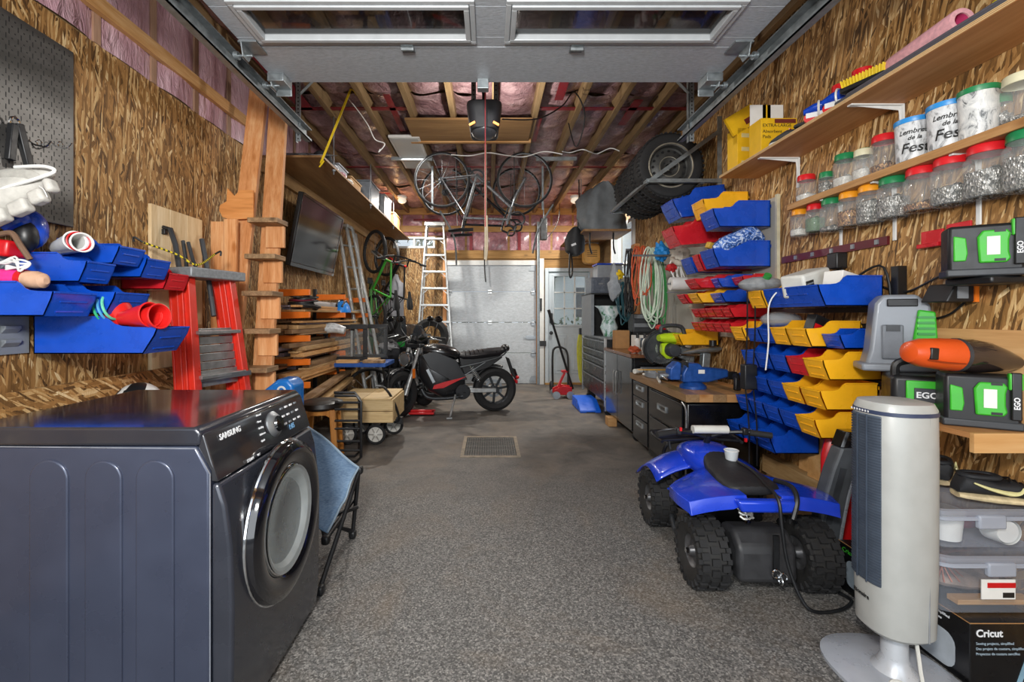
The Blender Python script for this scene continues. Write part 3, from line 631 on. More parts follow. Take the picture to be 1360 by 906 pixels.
# ------------------------------------------------------------------ open-front storage bins (both walls)
_bm = {}
def bin_parts(L, W, H, c):
    k = (L, W, H, c)
    if k in _bm: return _bm[k]
    t = .005; w = W/2; mt = M['bin_'+c]
    P = [(0, 0), (.88*L, 0), (.98*L, .5*H), (L, .7*H), (.8*L, .715*H), (.71*L, .74*H), (.65*L, .8*H), (.6*L, .93*H), (.55*L, H), (0, H)]
    m = MB().prism(P, -w, -w+t).prism(P, w-t, w).b(0, .88*L, -w, w, 0, t).b(0, t, -w, w, 0, H)
    m.prism([(.88*L-t, 0), (.88*L, 0), (.98*L, .5*H), (L, .7*H), (L-t, .7*H), (.975*L-t, .5*H)], -w, w)
    for s in (-1, 1): m.prism([(.02*L, H-.006), (.56*L, H-.006), (.56*L, H), (.02*L, H)], s*w, s*(w+.006))
    body = mesh('bin_body', m, mt, 40)
    lip = mesh('label_slot', MB().bar((.908*L, -w*.62, .13*H), (.908*L, w*.62, .13*H), .006, .006).bar((.966*L, -w*.62, .42*H), (.966*L, w*.62, .42*H), .006, .006).bar((.995*L, -w*.98, .68*H), (.995*L, w*.98, .68*H), .008, .008), mt, 0)
    hang = mesh('hanger_lip', MB().b(-.012, 0, -w*.9, w*.9, H*.82, H*.86).b(-.012, -.008, -w*.9, w*.9, H*.74, H*.86), mt, 0)
    _bm[k] = (body, lip, hang); return _bm[k]
def bin_(label, c, back, L, W, H, rz, group, tilt=0, yaw=0):
    r = thing('storage_bin', label, 'bin', back, (0, tilt, rz+yaw), group)
    for nm, me_ in zip(('bin_body', 'label_slot', 'hanger_lip'), bin_parts(L, W, H, c)): ob(nm, me_, None, r)
    return r
GL = 'open storage bins on the left wall'
bl = lambda lab, c, y, z, L, W, H, tilt=0: bin_(lab, c, (-2.055, y, z), L, W, H, 0, GL, tilt)
bl('long blue storage bin holding red cups, lowest on the left wall', 'blue', 2.16, 1.13, .56, .22, .17)
bl('blue storage bin above the cups bin on the left wall', 'blue', 2.14, 1.31, .38, .2, .14)
bl('blue storage bin with a pink tube in it at the left edge', 'blue', 1.9, 1.3, .33, .2, .14)
bl('small blue storage bin with a flat end beside the white rope', 'blue', 2.06, 1.45, .3, .15, .13)
bl('blue storage bin with white paper cups in it', 'blue', 2.24, 1.55, .3, .16, .12)
bl('blue storage bin right of the white paper cups', 'blue', 2.42, 1.5, .3, .17, .14)
bl('red storage bin behind the blue ones on the left wall', 'red', 2.62, 1.45, .27, .17, .13)
lv = thing('louvered_panel', 'grey louvered bin hanging panel on the left wall', 'panel', (-2.088, 1.9, 1.14))
wob('sheet', MB().b(-2.087, -2.075, 1.5, 2.05, 1.135, 1.62), M['grey'], lv, sm=0)
for zz in (1.165, 1.225, 1.40, 1.5):
    for k in range(5): wob('louver', MB().prism([(-2.075, zz), (-2.055, zz+.02), (-2.053, zz+.034), (-2.075, zz+.034)], 1.53+k*.1, 1.6+k*.1), M['grey'], lv, sm=0, bev=.003)
# red party cups, nested and lying in the lowest bin
def cup(name, label, p0, p1, r0, r1, mt, group=None, stripe=None):
    c = thing(name, label, 'cup', p0, group=group); a = Vector(p1)-Vector(p0); q = a.to_track_quat('Z', 'Y').to_euler(); h = a.length
    c.rotation_euler = q
    ob('wall', MB().lathe([(.001, .002), (r0*.98, .002), (r0, 0), (r1, h), (r1+.003, h), (r1-.004, h-.004), (r0-.004, .006), (.001, .006)], 22), mt, c)
    ob('rim', MB().torus((0, 0, h), 'z', r1, .004, 24, 6), stripe or mt, c); return c
cr = pm('#d8221f', .35, 0, .05)
for i, (px, py) in enumerate(((196, 419), (184, 417))):
    b_ = Wp(px-20, py+6, 2.1); t_ = Wp(px+16, py+1, 2.06)
    cup('party_cup', ('red plastic cup at the mouth of the cups bin', 'red plastic cup nested behind the first red cup')[i], b_, t_, .034, .055, cr, 'red cups in the lowest left bin')
cup('party_cup', 'big red plastic cup lying left of the nested red cups', Wp(166, 428, 2.14), Wp(150, 408, 2.12), .05, .07, cr, 'red cups in the lowest left bin')
for i, (cc, nm) in enumerate((('#35b27a', 'green'), ('#4d9fd0', 'light blue'), ('#66c6a0', 'mint'))):
    p = Wp(138+i*5, 411-i*1.5, 2.1-.01*i); ob('frisbee_ring', MB().torus((0, 0, 0), 'z', .065-.004*i, .006, 28, 7), pm(cc, .4), loc=p, rot=rad(12, 75, 20), label=nm+' plastic ring leaning against the red cup', cat='ring', group='rings in the cups bin')
for i in range(3):
    cup('paper_cup', ('white paper cup, outermost of the tilted stack', 'paper cup in the middle of the tilted stack', 'paper cup, innermost of the tilted stack')[i], Wp(80-i*2.5, 331-i*1, 2.13), Wp(109-i*4.5, 322-i*1, 2.02-.0*i), .028, .041, M['white'] if i != 1 else pm('#d5c9cf', .5), 'stacked paper cups', M['red'] if i == 1 else None)
pt = thing('pink_tube', 'pink mesh sleeve with beige capped end in left bin', 'tube', Wp(10, 371, 1.88))
wob('sleeve', MB().tube([Wp(-30, 368, 1.86), Wp(10, 369, 1.86), Wp(33, 371, 1.86)], [.034, .036, .037], 16), pm('#e8328a', .55, 0, .1, 60, .2), pt)
wob('band', MB().tube([Wp(29, 371, 1.86), Wp(36, 371, 1.86)], .039, 16), M['red'], pt)
wob('end_cap', MB().tube([Wp(36, 371, 1.86), Wp(50, 372, 1.86), Wp(58, 373, 1.86), Wp(62, 373, 1.86)], [.035, .036, .03, .014], 16), pm('#c9a184', .6, 0, .2, 25), pt)
kp = thing('knee_pad', 'blue and black knee pad stuffed behind the bins', 'knee pad', Wp(38, 310, 2.0))
wob('shell', MB().ell(Wp(42, 305, 2.0), (.055, .06, .085), 16, 10), M['blue'], kp); wob('strap', MB().ell(Wp(34, 314, 1.96), (.045, .045, .07), 14, 8), M['black'], kp)
wob('cuff', MB().tube(crom([Wp(8, 302, 1.92), Wp(22, 294, 1.92), Wp(34, 290, 1.95)]), .024, 10), M['blue'], kp)
ob('red_case', MB().bc(Wp(4, 330, 1.95), (.16, .12, .07), (0, .1, 0)), M['red'], bev=.012, label='small red case under the blue knee pad', cat='case')
ob('leather_strap', MB().tube(crom([Wp(0, 311, 1.86), Wp(16, 310, 1.86), Wp(27, 326, 1.85), Wp(40, 345, 1.86)]), .011, 8), pm('#6d5340', .7), label='brown leather strap draped over the red case', cat='strap')
rp = MB()
for i in range(4):
    rp.tube(crom([Wp(-12, 348+i*3, 1.84), Wp(8+4*i, 350-3*i, 1.83), Wp(25, 345+5*i, 1.82), Wp(40-2*i, 350+i, 1.83), Wp(30, 357-i, 1.83), Wp(8, 352+i*2, 1.84)], 5), .004, 6)
ob('white_rope', rp, M['white'], label='tangled white rope lying on the left bins', cat='rope')
pq = MB().b(-2.05, -1.72, 1.95, 2.06, 1.5, 1.505)

# ------------------------------------------------------------------ pale panel with black brackets, bungee cord
bp = thing('backing_board', 'pale planed wooden board mounted on the left wall behind red ladder', 'board', (-2.08, 3.0, 0))
for k in range(3): wob('plank', MB().b(-2.088, -2.066, 2.78+k*.165, 2.78+k*.165+.163, .85, 1.99), M['pale_z'], bp, sm=0, bev=.002)
br = thing('black_brackets', 'black steel tube brackets leaning on the pale board', 'bracket', Wp(240, 360, 2.85))
def br_tube(p, r=.014): wob('tube', MB().tube(p, r, 8), M['charcoal'], br)
br_tube([Wp(226, 304, 2.88), Wp(233, 325, 2.86), Wp(241, 375, 2.82)], .016)
br_tube([Wp(268, 318, 3.05), Wp(274, 350, 3.02), Wp(284, 420, 2.95)], .016)
br_tube([Wp(243, 320, 3.0), Wp(247, 345, 2.98), Wp(249, 372, 2.95)], .012); br_tube([Wp(250, 322, 3.0), Wp(256, 345, 2.98), Wp(262, 360, 2.95)], .012)
wob('clamp_end', MB().bc(Wp(222, 303, 2.88), (.05, .03, .02), (0, .3, 0)).bc(Wp(218, 308, 2.88), (.03, .03, .035)), M['black'], br, bev=.004)
br_tube(crom([Wp(248, 418, 2.8), Wp(238, 424, 2.8), Wp(237, 446, 2.8), Wp(241, 459, 2.8)]), .012)
bu = thing('bungee_cord', 'yellow and black bungee cord strung across the pale board', 'cord', Wp(230, 334, 2.7))
t = NT('bungee'); wv = t.n('ShaderNodeTexWave', i_Vector=t.coord(), i_Scale=22.0, bands_direction='Y'); t.set(Base_Color=t.ramp(wv.outputs[0], [(.45, '#d8c21e'), (.55, '#2a2a20')]), Roughness=.6)
wob('cord', MB().tube(crom([Wp(190, 322, 2.62), Wp(235, 338, 2.72), Wp(262, 352, 2.78), Wp(285, 338, 2.95)]), .006, 7), t.m, bu)
for p, q in (((190, 322, 2.62), (178, 315, 2.6)), ((285, 338, 2.95), (293, 334, 2.98))): wob('hook', MB().tube(crom([Wp(*p), Wp(*q), Wp(q[0], q[1]+6, q[2])]), .006, 7), M['black'], bu)

# ------------------------------------------------------------------ red fibreglass step ladder
sl_ = thing('step_ladder', 'red fibreglass step ladder with grey top cap beside the pale board', 'ladder', (-1.7, 2.95, 0))
lred = pm('#d8301f', .35, 0, .1, 14)
n_ = Vector((.95, -.25, 0)).normalized(); w_ = Vector((.25, .95, 0)).normalized(); T0 = Vector((-1.82, 2.92, 1.54))
def rail(s, out, name, back=0):
    a = T0+w_*s*.155+n_*back; b_ = Vector((0, 0, 0))+T0+w_*s*.23+n_*out; b_.z = 0
    wob(name, MB().bar(a, b_, .03, .1, up=(0, 0, 1)).bar(a+n_*.05, b_+n_*.05, .065, .014).bar(a-n_*.04, b_-n_*.04, .065, .014), lred, sl_, sm=0, bev=.003)
rail(-1, .20, 'rail'); rail(1, .20, 'rail'); rail(-1, .14, 'rear_rail', -.05); rail(1, .14, 'rear_rail', -.05)
rot_ = Matrix((w_, n_, Vector((0, 0, 1)))).transposed().to_euler()
wob('top_cap', MB().bc(T0+Vector((0, 0, .025)), (.42, .23, .06), rot_), pm('#8b8f92', .5, .3, .2, 60), sl_, bev=.008)
for k in range(4):
    z = 1.3-.27*k-.1; f = (1.53-z)/1.53; c = T0+n_*(.2*f+.03); c.z = z
    wob('tread', MB().bc(c, (.3+.11*f, .09, .022), rot_), M['alu'], sl_, bev=.003, sm=0)
for k in range(7):
    z = 1.2-.052*k; f = (1.53-z)/1.53; c = T0+n_*(.2*f+.012); c.z = z
    wob('tread_plate', MB().bc(c, (.26+.13*f, .008, .048), rot_), M['alu'], sl_, bev=.003, sm=0)
wob('spreader', MB().bar(T0+n_*.13-w_*.16+Vector((0, 0, -.62)), T0+n_*.16+w_*.2+Vector((0, 0, -.62)), .012, .03), M['steel'], sl_, sm=0)
def sticker(z, dz_, mt, s=-1, off=0):
    f = (1.53-z)/1.53; c = T0+w_*(s*(.14+.06*f)-.018*1)+n_*(.2*f+off); c.z = z
    wob('sticker', MB().bc(c-w_*.0, (.002, .05, dz_), rot_), mt, sl_, sm=0)
for z, h_, mt in ((1.26, .09, M['paper']), (1.15, .08, M['paper']), (.86, .13, M['yellow'])): sticker(z, h_, mt)

# ------------------------------------------------------------------ home-made wooden loft ladder
ll = thing('loft_ladder', 'home made wooden ladder leaning up to the plywood loft shelf', 'ladder', (-1.8, 3.3, 0))
wob('stringer', MB().bar((-1.95, 3.22, 0), (-1.855, 3.67, 3.13), .14, .04, up=(0, 1, 0)), M['pine_z'], ll, sm=0, bev=.003)
wob('stringer', MB().bar((-1.655, 3.22, .0), (-1.70, 3.67, 2.98), .14, .04, up=(0, 1, 0)), M['pine_z'], ll, sm=0, bev=.003)
for k, z in enumerate((2.02, 1.75, 1.48, 1.21, .94)):
    y = 3.22+z*.144
    wob('tread', MB().b(-1.765, -1.545, y-.2, y-.022, z-.035, z), M['old'], ll, sm=0, bev=.003)
    wob('riser_block', MB().b(-1.7, -1.56, y-.06, y-.03, z-.2, z-.037), M['pine_z'], ll, sm=0, bev=.003)
wob('side_board', MB().b(-2.06, -1.965, 3.36, 3.39, .75, 2.0), M['pine_z'], ll, sm=0, bev=.002)
wob('side_board', MB().b(-1.962, -1.87, 3.36, 3.39, .6, 2.02), M['pine_z'], ll, sm=0, bev=.002)
ob('cat_cutout', MB().prism([(-2.02, 2.05), (-2.045, 2.1), (-2.04, 2.14), (-1.99, 2.17), (-1.985, 2.27), (-1.93, 2.21), (-1.89, 2.255), (-1.79, 2.255), (-1.79, 2.04), (-1.96, 2.03)], 3.44, 3.462), wood('cutout_ply', '#a8672e', '#c98546', '#d99b60', 'x', .7), sm=0, bev=.002, label='plywood animal head cutout fixed to the loft ladder', cat='cutout')

# ------------------------------------------------------------------ wall television
tv = thing('television', 'flat black television tilted on the left wall above lumber', 'television', (-1.97, 5.1, 1.8))
tr3 = Euler((0, math.radians(10.5), 0))
ob('cabinet', MB().b(-.05, 0, -.62, .62, 0, .74), M['black'], tv, rot=tr3, bev=.01)
ob('screen', MB().b(0, .003, -.585, .585, .045, .71), pm('#0e1013', .12, 0, .0, 1, 0, .3), tv, rot=tr3, sm=0)
ob('bezel', MB().b(0, .008, -.62, .62, 0, .04).b(0, .008, -.62, -.588, .04, .74).b(0, .008, .588, .62, .04, .74).b(0, .008, -.588, .588, .712, .74), M['gloss_black'], tv, rot=tr3, bev=.003)
ob('wall_mount', MB().b(-.11, -.02, -.2, .2, .25, .6), M['black'], tv, sm=0)

# ------------------------------------------------------------------ plywood loft shelf and what lies on it
ls = thing('loft_shelf', 'long plywood loft shelf hung from the ceiling above the television', 'shelf', (-1.81, 6.4, 2.75))
wob('deck', MB().b(-2.088, -1.52, 4.15, 6.4, 2.75, 2.77), M['ply_dark'], ls, sm=0); wob('deck', MB().b(-2.088, -1.52, 6.405, YB-.05, 2.75, 2.77), M['ply_dark'], ls, sm=0)
wob('ledger', MB().b(-2.088, -2.05, 4.15, YB-.05, 2.62, 2.748), M['tan_y'], ls, sm=0)
for y in (4.5, 5.9, 7.3): wob('hanger_rod', MB().cyl((-1.54, y, 2.7), (-1.54, y, ZC-.08), .006, n=6).cyl((-1.54, y, 2.735), (-1.54, y, 2.748), .018, n=8), M['steel'], ls)
ob('foil_bag', MB().loft([[(-1.95+.17*math.cos(a)+.35*u, 4.3+.07*math.sin(a), 2.82+.05*math.sin(a)*(1 if u < .95 else .3)) for a in [2*pi*k/10 for k in range(10)]] for u in (0, .1, .4, .7, 1)]), pm('#8d97a0', .3, .3, .4, 30, .4), label='silver plastic bag at the near end of the loft shelf', cat='bag')
ob('dark_cloth_bag', MB().ell((-1.62, 4.42, 2.83), (.09, .12, .07), 14, 8), pm('#1f2024', .8, 0, .3), label='black cloth bag at the near corner of the loft shelf', cat='bag')
for i, (y, s, c, lab) in enumerate(((4.85, (.4, .3, .1), '#8b8f96', 'grey flat box on the loft shelf'), (5.4, (.36, .4, .12), '#a17e55', 'low cardboard box on the loft shelf'), (6.2, (.4, .5, .3), '#6d737a', 'grey tote bin on the loft shelf near the rods'), (7.0, (.4, .45, .34), '#8c8f92', 'pale tote bin at the far end of the loft shelf'), (7.7, (.4, .5, .22), '#a48156', 'tan carton at the far end of the loft shelf'))):
    r = thing('storage_tote', lab, 'box', (-1.76, y, 2.77)); ob('body', MB().prism([(-s[0]/2*.94, 0), (s[0]/2*.94, 0), (s[0]/2, s[2]), (-s[0]/2, s[2])], -s[1]/2, s[1]/2), pm(c, .5, 0, .2), r, bev=.008)
    ob('lid', MB().bc((0, 0, s[2]+.008), (s[0]+.02, s[1]+.02, .016)), pm(c, .45, 0, .1), r, bev=.004)
for i, (px, py, d, lab) in enumerate(((440, 222, 4.6, 'silver crumpled wrapper on the loft shelf edge'), (452, 232, 4.85, 'pink crumpled wrapper on the loft shelf edge'), (462, 240, 5.1, 'white crumpled wrapper on the loft shelf edge'))):
    p = Wp(px, py, d); p.x = -1.58; p.z = 2.80; ob('wrapper', MB().ell(p, (.05, .09, .035), 9, 6), pm(('#a9a9b0', '#b07a88', '#c9c7c2')[i], .3, .2, .4, 50, .6), sm=20, label=lab, cat='wrapper')
ys = thing('yellow_strap', 'yellow ratchet strap hanging from ceiling to the loft shelf', 'strap', Wp(445, 165, 4.1))
pa = Wp(466, 118, 4.1); pb_ = Wp(428, 212, 4.14)
wob('webbing', MB().bar(pa, pb_, .02, .004, up=(0, 1, 0)).bar(pb_, Wp(426, 217, 4.12), .02, .006, up=(0, 1, 0)), pm('#d9b916', .5), ys, sm=0)
wob('hook', MB().tube(crom([pa, Wp(470, 121, 4.1), Wp(474, 127, 4.1)]), .006, 6).tube(crom([Wp(426, 217, 4.12), Wp(430, 214, 4.1), Wp(424, 222, 4.1)]), .007, 6), pm('#d9b916', .5), ys)

# ------------------------------------------------------------------ lumber rack
lr = thing('lumber_rack', 'black wall rack with orange arms holding lumber', 'rack', (-2.06, 5, 0))
LV = [1.545, 1.33, 1.105, .88, .66]
for y in (4.34, 5.4, 6.4):
    wob('upright', MB().b(-2.088, -2.05, y-.02, y+.02, .45, 1.62), M['black'], lr, sm=0, bev=.003)
    for z in LV: wob('arm', MB().prism([(-2.05, z-.06), (-1.71, z-.045), (-1.71, z+.012), (-2.05, z+.012)], y-.014, y+.014), M['orange'], lr, sm=0, bev=.004)
rr = random.Random(11); ordn = ['bottom', 'second', 'third', 'fourth', 'fifth', 'sixth', 'seventh', 'eighth']; side_n = ['wall side', 'open side']
lvn = {1: 'second rack level', 2: 'third rack level', 3: 'fourth rack level', 4: 'lowest rack level'}
mats = ['old', 'tan_y', 'old_grey', 'old_red', 'pine', 'old']; mnm = {'old': 'weathered brown', 'tan_y': 'tan', 'old_grey': 'grey', 'old_red': 'dark reddish', 'pine': 'honey coloured'}
for li, nb in ((1, 7), (2, 10), (3, 11), (4, 12)):
    zz2 = [LV[li]+.014]*2
    for k in range(nb):
        q2 = k % 2; z = zz2[q2]; kk = k//2; w = rr.choice((.07, .09, .11, .13)); h = rr.choice((.018, .038, .02)); L = rr.uniform(1.1, 2.5); x = (-1.975, -1.825)[q2]+rr.uniform(-.012, .012); y0 = 4.33+rr.uniform(-.06, .12) if k < 2 else 4.3+rr.uniform(-.3, .3); mt = rr.choice(mats)
        if li == 1 and k in (2, 4): mt = 'old_grey'
        if li == 1: h = .02
        ya = rr.uniform(-.008, .008)
        ob('lumber_board', MB().b(-w/2, w/2, 0, L, 0, h), M[mt], loc=(x, y0, z), rot=(0, 0, ya), sm=0, bev=.002, label='%s board, %s from bottom of the %s pile on the %s' % (mnm[mt], ordn[kk] if kk else 'first', side_n[q2], lvn[li]), cat='board', group='lumber on the orange rack')
        zz2[q2] += h+.001
# boards leaning on the floor in front of the rack
for i, (a, b_, w, h, mt, lab) in enumerate((((-1.80, 3.85, .36), (-1.72, 5.6, .50), .14, .04, 'old', 'long brown plank, lowest of those sloping below the rack'), ((-1.66, 4.0, .40), (-1.66, 5.4, .56), .09, .04, 'tan_y', 'tan stud sloping in front of the lumber rack'), ((-1.80, 3.8, .44), (-1.76, 5.5, .58), .14, .038, 'old_red', 'dark plank sloping above the stool'), ((-1.70, 3.95, .5), (-1.7, 5.6, .66), .11, .03, 'old', 'thin brown plank resting highest on the sloped boards'))):
    ob('leaning_plank', MB().bar(a, b_, w, h), M[mt], sm=0, bev=.002, label=lab, cat='plank', group='planks leaning in front of the rack')
# things on the top level
cc = thing('cable_coil', 'coil of black cable on top level of the lumber rack', 'cable', (-1.86, 4.5, 1.36))
for i in range(7): ob('loop', MB().torus((0, 0, 0), 'z', .15-.008*i+.02*(i % 2), .011, 28, 7), M['black'] if i != 4 else pm('#7c2a3c', .5), cc, loc=(.01*(i % 3), .012*(i % 2), .02+.019*i), rot=(.1*((i % 3)-1), .08*((i % 2)), i))
ob('grey_pipe', MB().lathe([(.055, 0), (.06, 0), (.06, .9), (.055, .9), (.055, 0)], 20, ax='y'), pm('#8c8a88', .5), loc=(-1.88, 4.75, 1.405), label='grey plastic pipe lying behind the cable coil', cat='pipe')
hl = thing('bike_helmet', 'bright blue bicycle helmet on the lumber rack', 'helmet', (-1.78, 5.5, 1.345))
ob('shell', MB().ell((0, 0, 0), (.1, .13, .14), 20, 10, z0=0, z1=1), pm('#2080d8', .3, 0, .06, 8, 0, .4), hl)
ob('vents', MB().tube(crom([(.03, -.11, .065), (.04, 0, .135), (.03, .1, .08)]), .014, 6).tube(crom([(-.03, -.11, .065), (-.04, 0, .135), (-.03, .1, .08)]), .014, 6), M['black'], hl)
ob('plastic_bundle', MB().tube(crom([(-1.98, 5.0, 1.16), (-1.85, 5.0, 1.16), (-1.72, 5.02, 1.17), (-1.6, 5.03, 1.14)]), [.05, .06, .055, .04], 12), pm('#b9bcbd', .3, 0, .3, 25, .5), label='rolled clear plastic sheeting poking out of the lumber rack', cat='plastic sheet')
# blue object behind washer, grey sack
bs = thing('blue_saw_case', 'bright blue plastic toy case with white emblem behind washing machine', 'case', Wp(378, 514, 3.2))
wob('shell', MB().prism([(-1.6, .62), (-1.36, .62), (-1.36, .82), (-1.40, .86), (-1.47, .86), (-1.6, .76)], 3.15, 3.35), pm('#1572c4', .3, 0, .06, 8, 0, .3), bs, bev=.02, seg=3)
wob('emblem', MB().lathe([(.032, 3.148), (.03, 3.144), (.02, 3.144), (.018, 3.148)], 20, (-1.44, 0, .785), 'y'), M['white'], bs)
wob('foot', MB().b(-1.58, -1.38, 3.17, 3.33, 0, .62), M['black'], bs, sm=0)
ob('grey_sack', MB().lump((-1.48, 2.66, .42), (.1, .13, .41), 2, .1), pm('#8f8e8c', .8, 0, .2, 12, .3), label='grey cloth sack slumped between ladder and blue case', cat='sack')
# ------------------------------------------------------------------ bicycles
def wheel(par, c, R, tire, rim, n_sp=16, name='wheel', w=.014):
    t_ = ob(name, MB().torus(c, 'y', R-w, w, 36, 8), tire, par)
    ob('rim', MB().lathe([(R-.03, -.011), (R-.022, -.012), (R-.022, .012), (R-.03, .011), (R-.03, -.011)], 36, c, 'y'), rim, t_)
    sp = MB()
    for k in range(n_sp):
        a = 2*pi*k/n_sp; sp.cyl((c[0], c[1]+.02*(1 if k % 2 else -1), c[2]), (c[0]+(R-.025)*math.cos(a), c[1], c[2]+(R-.025)*math.sin(a)), .0016, n=4, cap=False)
    ob('spokes', sp, M['steel'], t_, kind='stuff'); ob('hub', MB().cyl((c[0], c[1]-.045, c[2]), (c[0], c[1]+.045, c[2]), .018), M['dark_steel'], t_)
def bicycle(name, label, loc, rot, fm, drop=True, fork=None, fat=.012, group=None):
    b = thing(name, label, 'bicycle', loc, rot, group); RH, FH = (0, 0, .34), (1.0, 0, .34); BB, ST, HT, HB = (.42, 0, .29), (.27, 0, .8), (.80, 0, .82), (.84, 0, .68)
    wheel(b, RH, .34, M['rubber'], M['steel'], w=fat); wheel(b, FH, .34, M['rubber'], M['steel'], w=fat)
    f = MB().tube([BB, ST], .016, 8).tube([ST, HT], .015, 8).tube([BB, HB], .019, 8).tube([HT, HB], .019, 8)
    for s in (-1, 1): f.tube([(BB[0], s*.03, BB[2]), (0, s*.055, .34)], .009, 6).tube([(ST[0], s*.02, .76), (0, s*.055, .34)], .008, 6)
    ob('frame', f, fm, b)
    fk = MB().tube([HT, (.79, 0, .88)], .014, 8)
    for s in (-1, 1): fk.tube(crom([(.845, s*.03, .68), (.90, s*.048, .52), (1.0, s*.05, .34)]), .012, 7)
    ob('fork', fk, fork or fm, b)
    hb = MB().tube([(.79, 0, .88), (.88, 0, .92)], .014, 8)
    if drop:
        for s in (-1, 1): hb.tube(crom([(.88, 0, .92), (.89, s*.18, .92), (.96, s*.21, .91), (.98, s*.21, .84), (.92, s*.21, .78), (.84, s*.21, .79)]), .012, 7)
    else: hb.tube(crom([(.82, -.31, .97), (.86, -.15, .96), (.88, 0, .93), (.86, .15, .96), (.82, .31, .97)]), .012, 7)
    ob('handlebar', hb, M['black'], b)
    if not drop:
        for s in (-1, 1): ob('grip', MB().cyl((.83, s*.2, .966), (.818, s*.33, .972), .017, n=10), M['rubber'], b)
    ob('seat_post', MB().tube([ST, (.245, 0, .93)], .012, 8), M['dark_steel'], b)
    ob('saddle', MB().loft([[(x, w*math.cos(a), .945+.02*math.sin(a)+z) for a in [2*pi*k/10 for k in range(10)]] for x, w, z in ((.08, .05, .01), (.13, .07, .01), (.22, .06, .0), (.31, .03, 0), (.38, .02, -.005))]), M['black'], b)
    ob('chainring', MB().lathe([(.075, -.003), (.095, -.002), (.095, .002), (.075, .003), (.075, -.003)], 28, (.42, -.05, .29), 'y'), M['dark_steel'], b)
    for s in (-1, 1):
        c_ = ob('crank', MB().bar((.42, s*.065, .29), (.42+s*.12, s*.075, .29+s*.12), .012, .022), M['dark_steel'], b, sm=0)
        ob('pedal', MB().bc((.42+s*.12, s*.12, .29+s*.12), (.09, .08, .018)), M['black'], c_, sm=0, bev=.003)
    ch = MB()
    for dz in (.09, -.09): ch.cyl((.42, -.05, .29+dz), (0, -.05, .34+dz*.4), .004, n=5)
    ob('chain', ch, M['dark_steel'], b); ob('cassette', MB().lathe([(.045, -.05), (.05, -.045), (.03, -.03)], 18, (0, 0, .34), 'y', cap=True), M['dark_steel'], b)
    return b
silver = pm('#8f9499', .28, .7, .1); 
bicycle('road_bicycle', 'silver road bicycle hung upside down from the ceiling, nearer of two', (-.574, 5.5, 3.29), (pi, 0, 0), silver, True, None, .016, group='bicycles hung from the ceiling')
bicycle('road_bicycle', 'dark road bicycle hung upside down behind the silver one', (-.62, 6.35, 3.38), (pi, 0, 0), pm('#25262a', .3, .4), True, None, .016, group='bicycles hung from the ceiling')
bicycle('mountain_bicycle', 'green mountain bicycle hung upright by its wheel on the left wall', (-2.02, 7.3, 1.3), (0, -pi/2, pi-.8), pm('#3f9a34', .35, 0, .1), False, M['alu'], .026, 'bicycles on the left wall')
bicycle('mountain_bicycle', 'black bicycle with red fork hung on the left wall near the corner', (-2.02, 8.0, 1.32), (0, -pi/2, pi-.7), M['black'], False, M['red'], .026, 'bicycles on the left wall')
bh = thing('bike_hoist', 'perforated steel ceiling hoist carrying the two upside down bicycles', 'hoist', (0, 5.8, 3.2))
for x in (-.95, .82):
    wob('rail', MB().b(x-.25, x+.25, 5.56, 5.6, ZC-.16, ZC-.12), M['galv'], bh, sm=0); wob('strut', MB().b(x+(.2 if x < 0 else -.12)-.012, x+(.2 if x < 0 else -.12)+.012, 5.97, 6.0, 2.7, ZC-.1), M['galv'], bh, sm=0)
for x, y in ((-.4, 5.5), (.3, 5.5), (-.45, 6.35), (.3, 6.35)): wob('hook_rope', MB().cyl((x, y, 2.56), (x, y, ZC-.08), .005, n=6), M['black'], bh)
wob('arm', MB().tube(crom([(-.62, 5.7, 2.62), (-.45, 5.75, 2.3), (-.42, 5.8, 1.95)]), .012, 7), M['galv'], bh); wob('arm', MB().tube(crom([(.8, 5.7, 2.7), (.62, 5.75, 2.4), (.55, 5.8, 2.1)]), .012, 7), M['galv'], bh)

# ------------------------------------------------------------------ garage door opener
op = thing('door_opener', 'black garage door opener hung under the ceiling', 'opener', (0, 3.5, 2.72))
wob('housing', MB().loft([[(-.04+x*(1-.1*u), y, 2.74+.19*(z)) for x, y, z in ((-.14, 3.4+.05*u, 1), (.14, 3.4+.05*u, 1), (.14, 3.75-.03*u, 1), (-.14, 3.75-.03*u, 1))] if False else [(-.04+(.138-.03*u)*math.copysign(abs(math.cos(a))**.45, math.cos(a)), 3.58+(.17-.03*u)*math.copysign(abs(math.sin(a))**.45, math.sin(a)), 2.93-.2*u) for a in [2*pi*k/28 for k in range(28)]] for u in (0, .5, .85, 1)]), pm('#2c2e33', .5), op, bev=.006)
wob('lens', MB().ell((-.04, 3.55, 2.735), (.1, .11, .05), 20, 8, z0=-1, z1=0), pm('#4a4d52', .35), op)
for s in (-1, 1): wob('lamp_cover', MB().bc((-.04+s*.09, 3.42, 2.75), (.05, .02, .015), (0, s*.5, 0)), pm('#e8b070', .4, 0, .05, emit='#ffb060', es=1.5), op, bev=.004)
wob('rail', MB().b(-.055, -.025, 2.9, 3.8, 2.945, 2.98), M['dark_steel'], op, sm=0)
for x in (-.12, .05):
    wob('hanger', MB().b(x-.018, x+.018, 3.46, 3.464, 2.9, ZC-.1), M['galv'], op, sm=0)
    h_ = MB(); 
    for k in range(9): h_.cyl((x, 3.4575, 2.95+k*.035), (x, 3.4595, 2.95+k*.035), .006, n=8)
    wob('hanger_holes', h_, M['black'], op, sm=0, kind='stuff')
wob('door_arm', MB().bar((-.04, 2.87, 2.83), (-.04, 3.1, 2.95), .03, .006).b(-.075, -.005, 2.83, 2.888, 2.72, 2.80), M['galv'], op, sm=0, bev=.003)
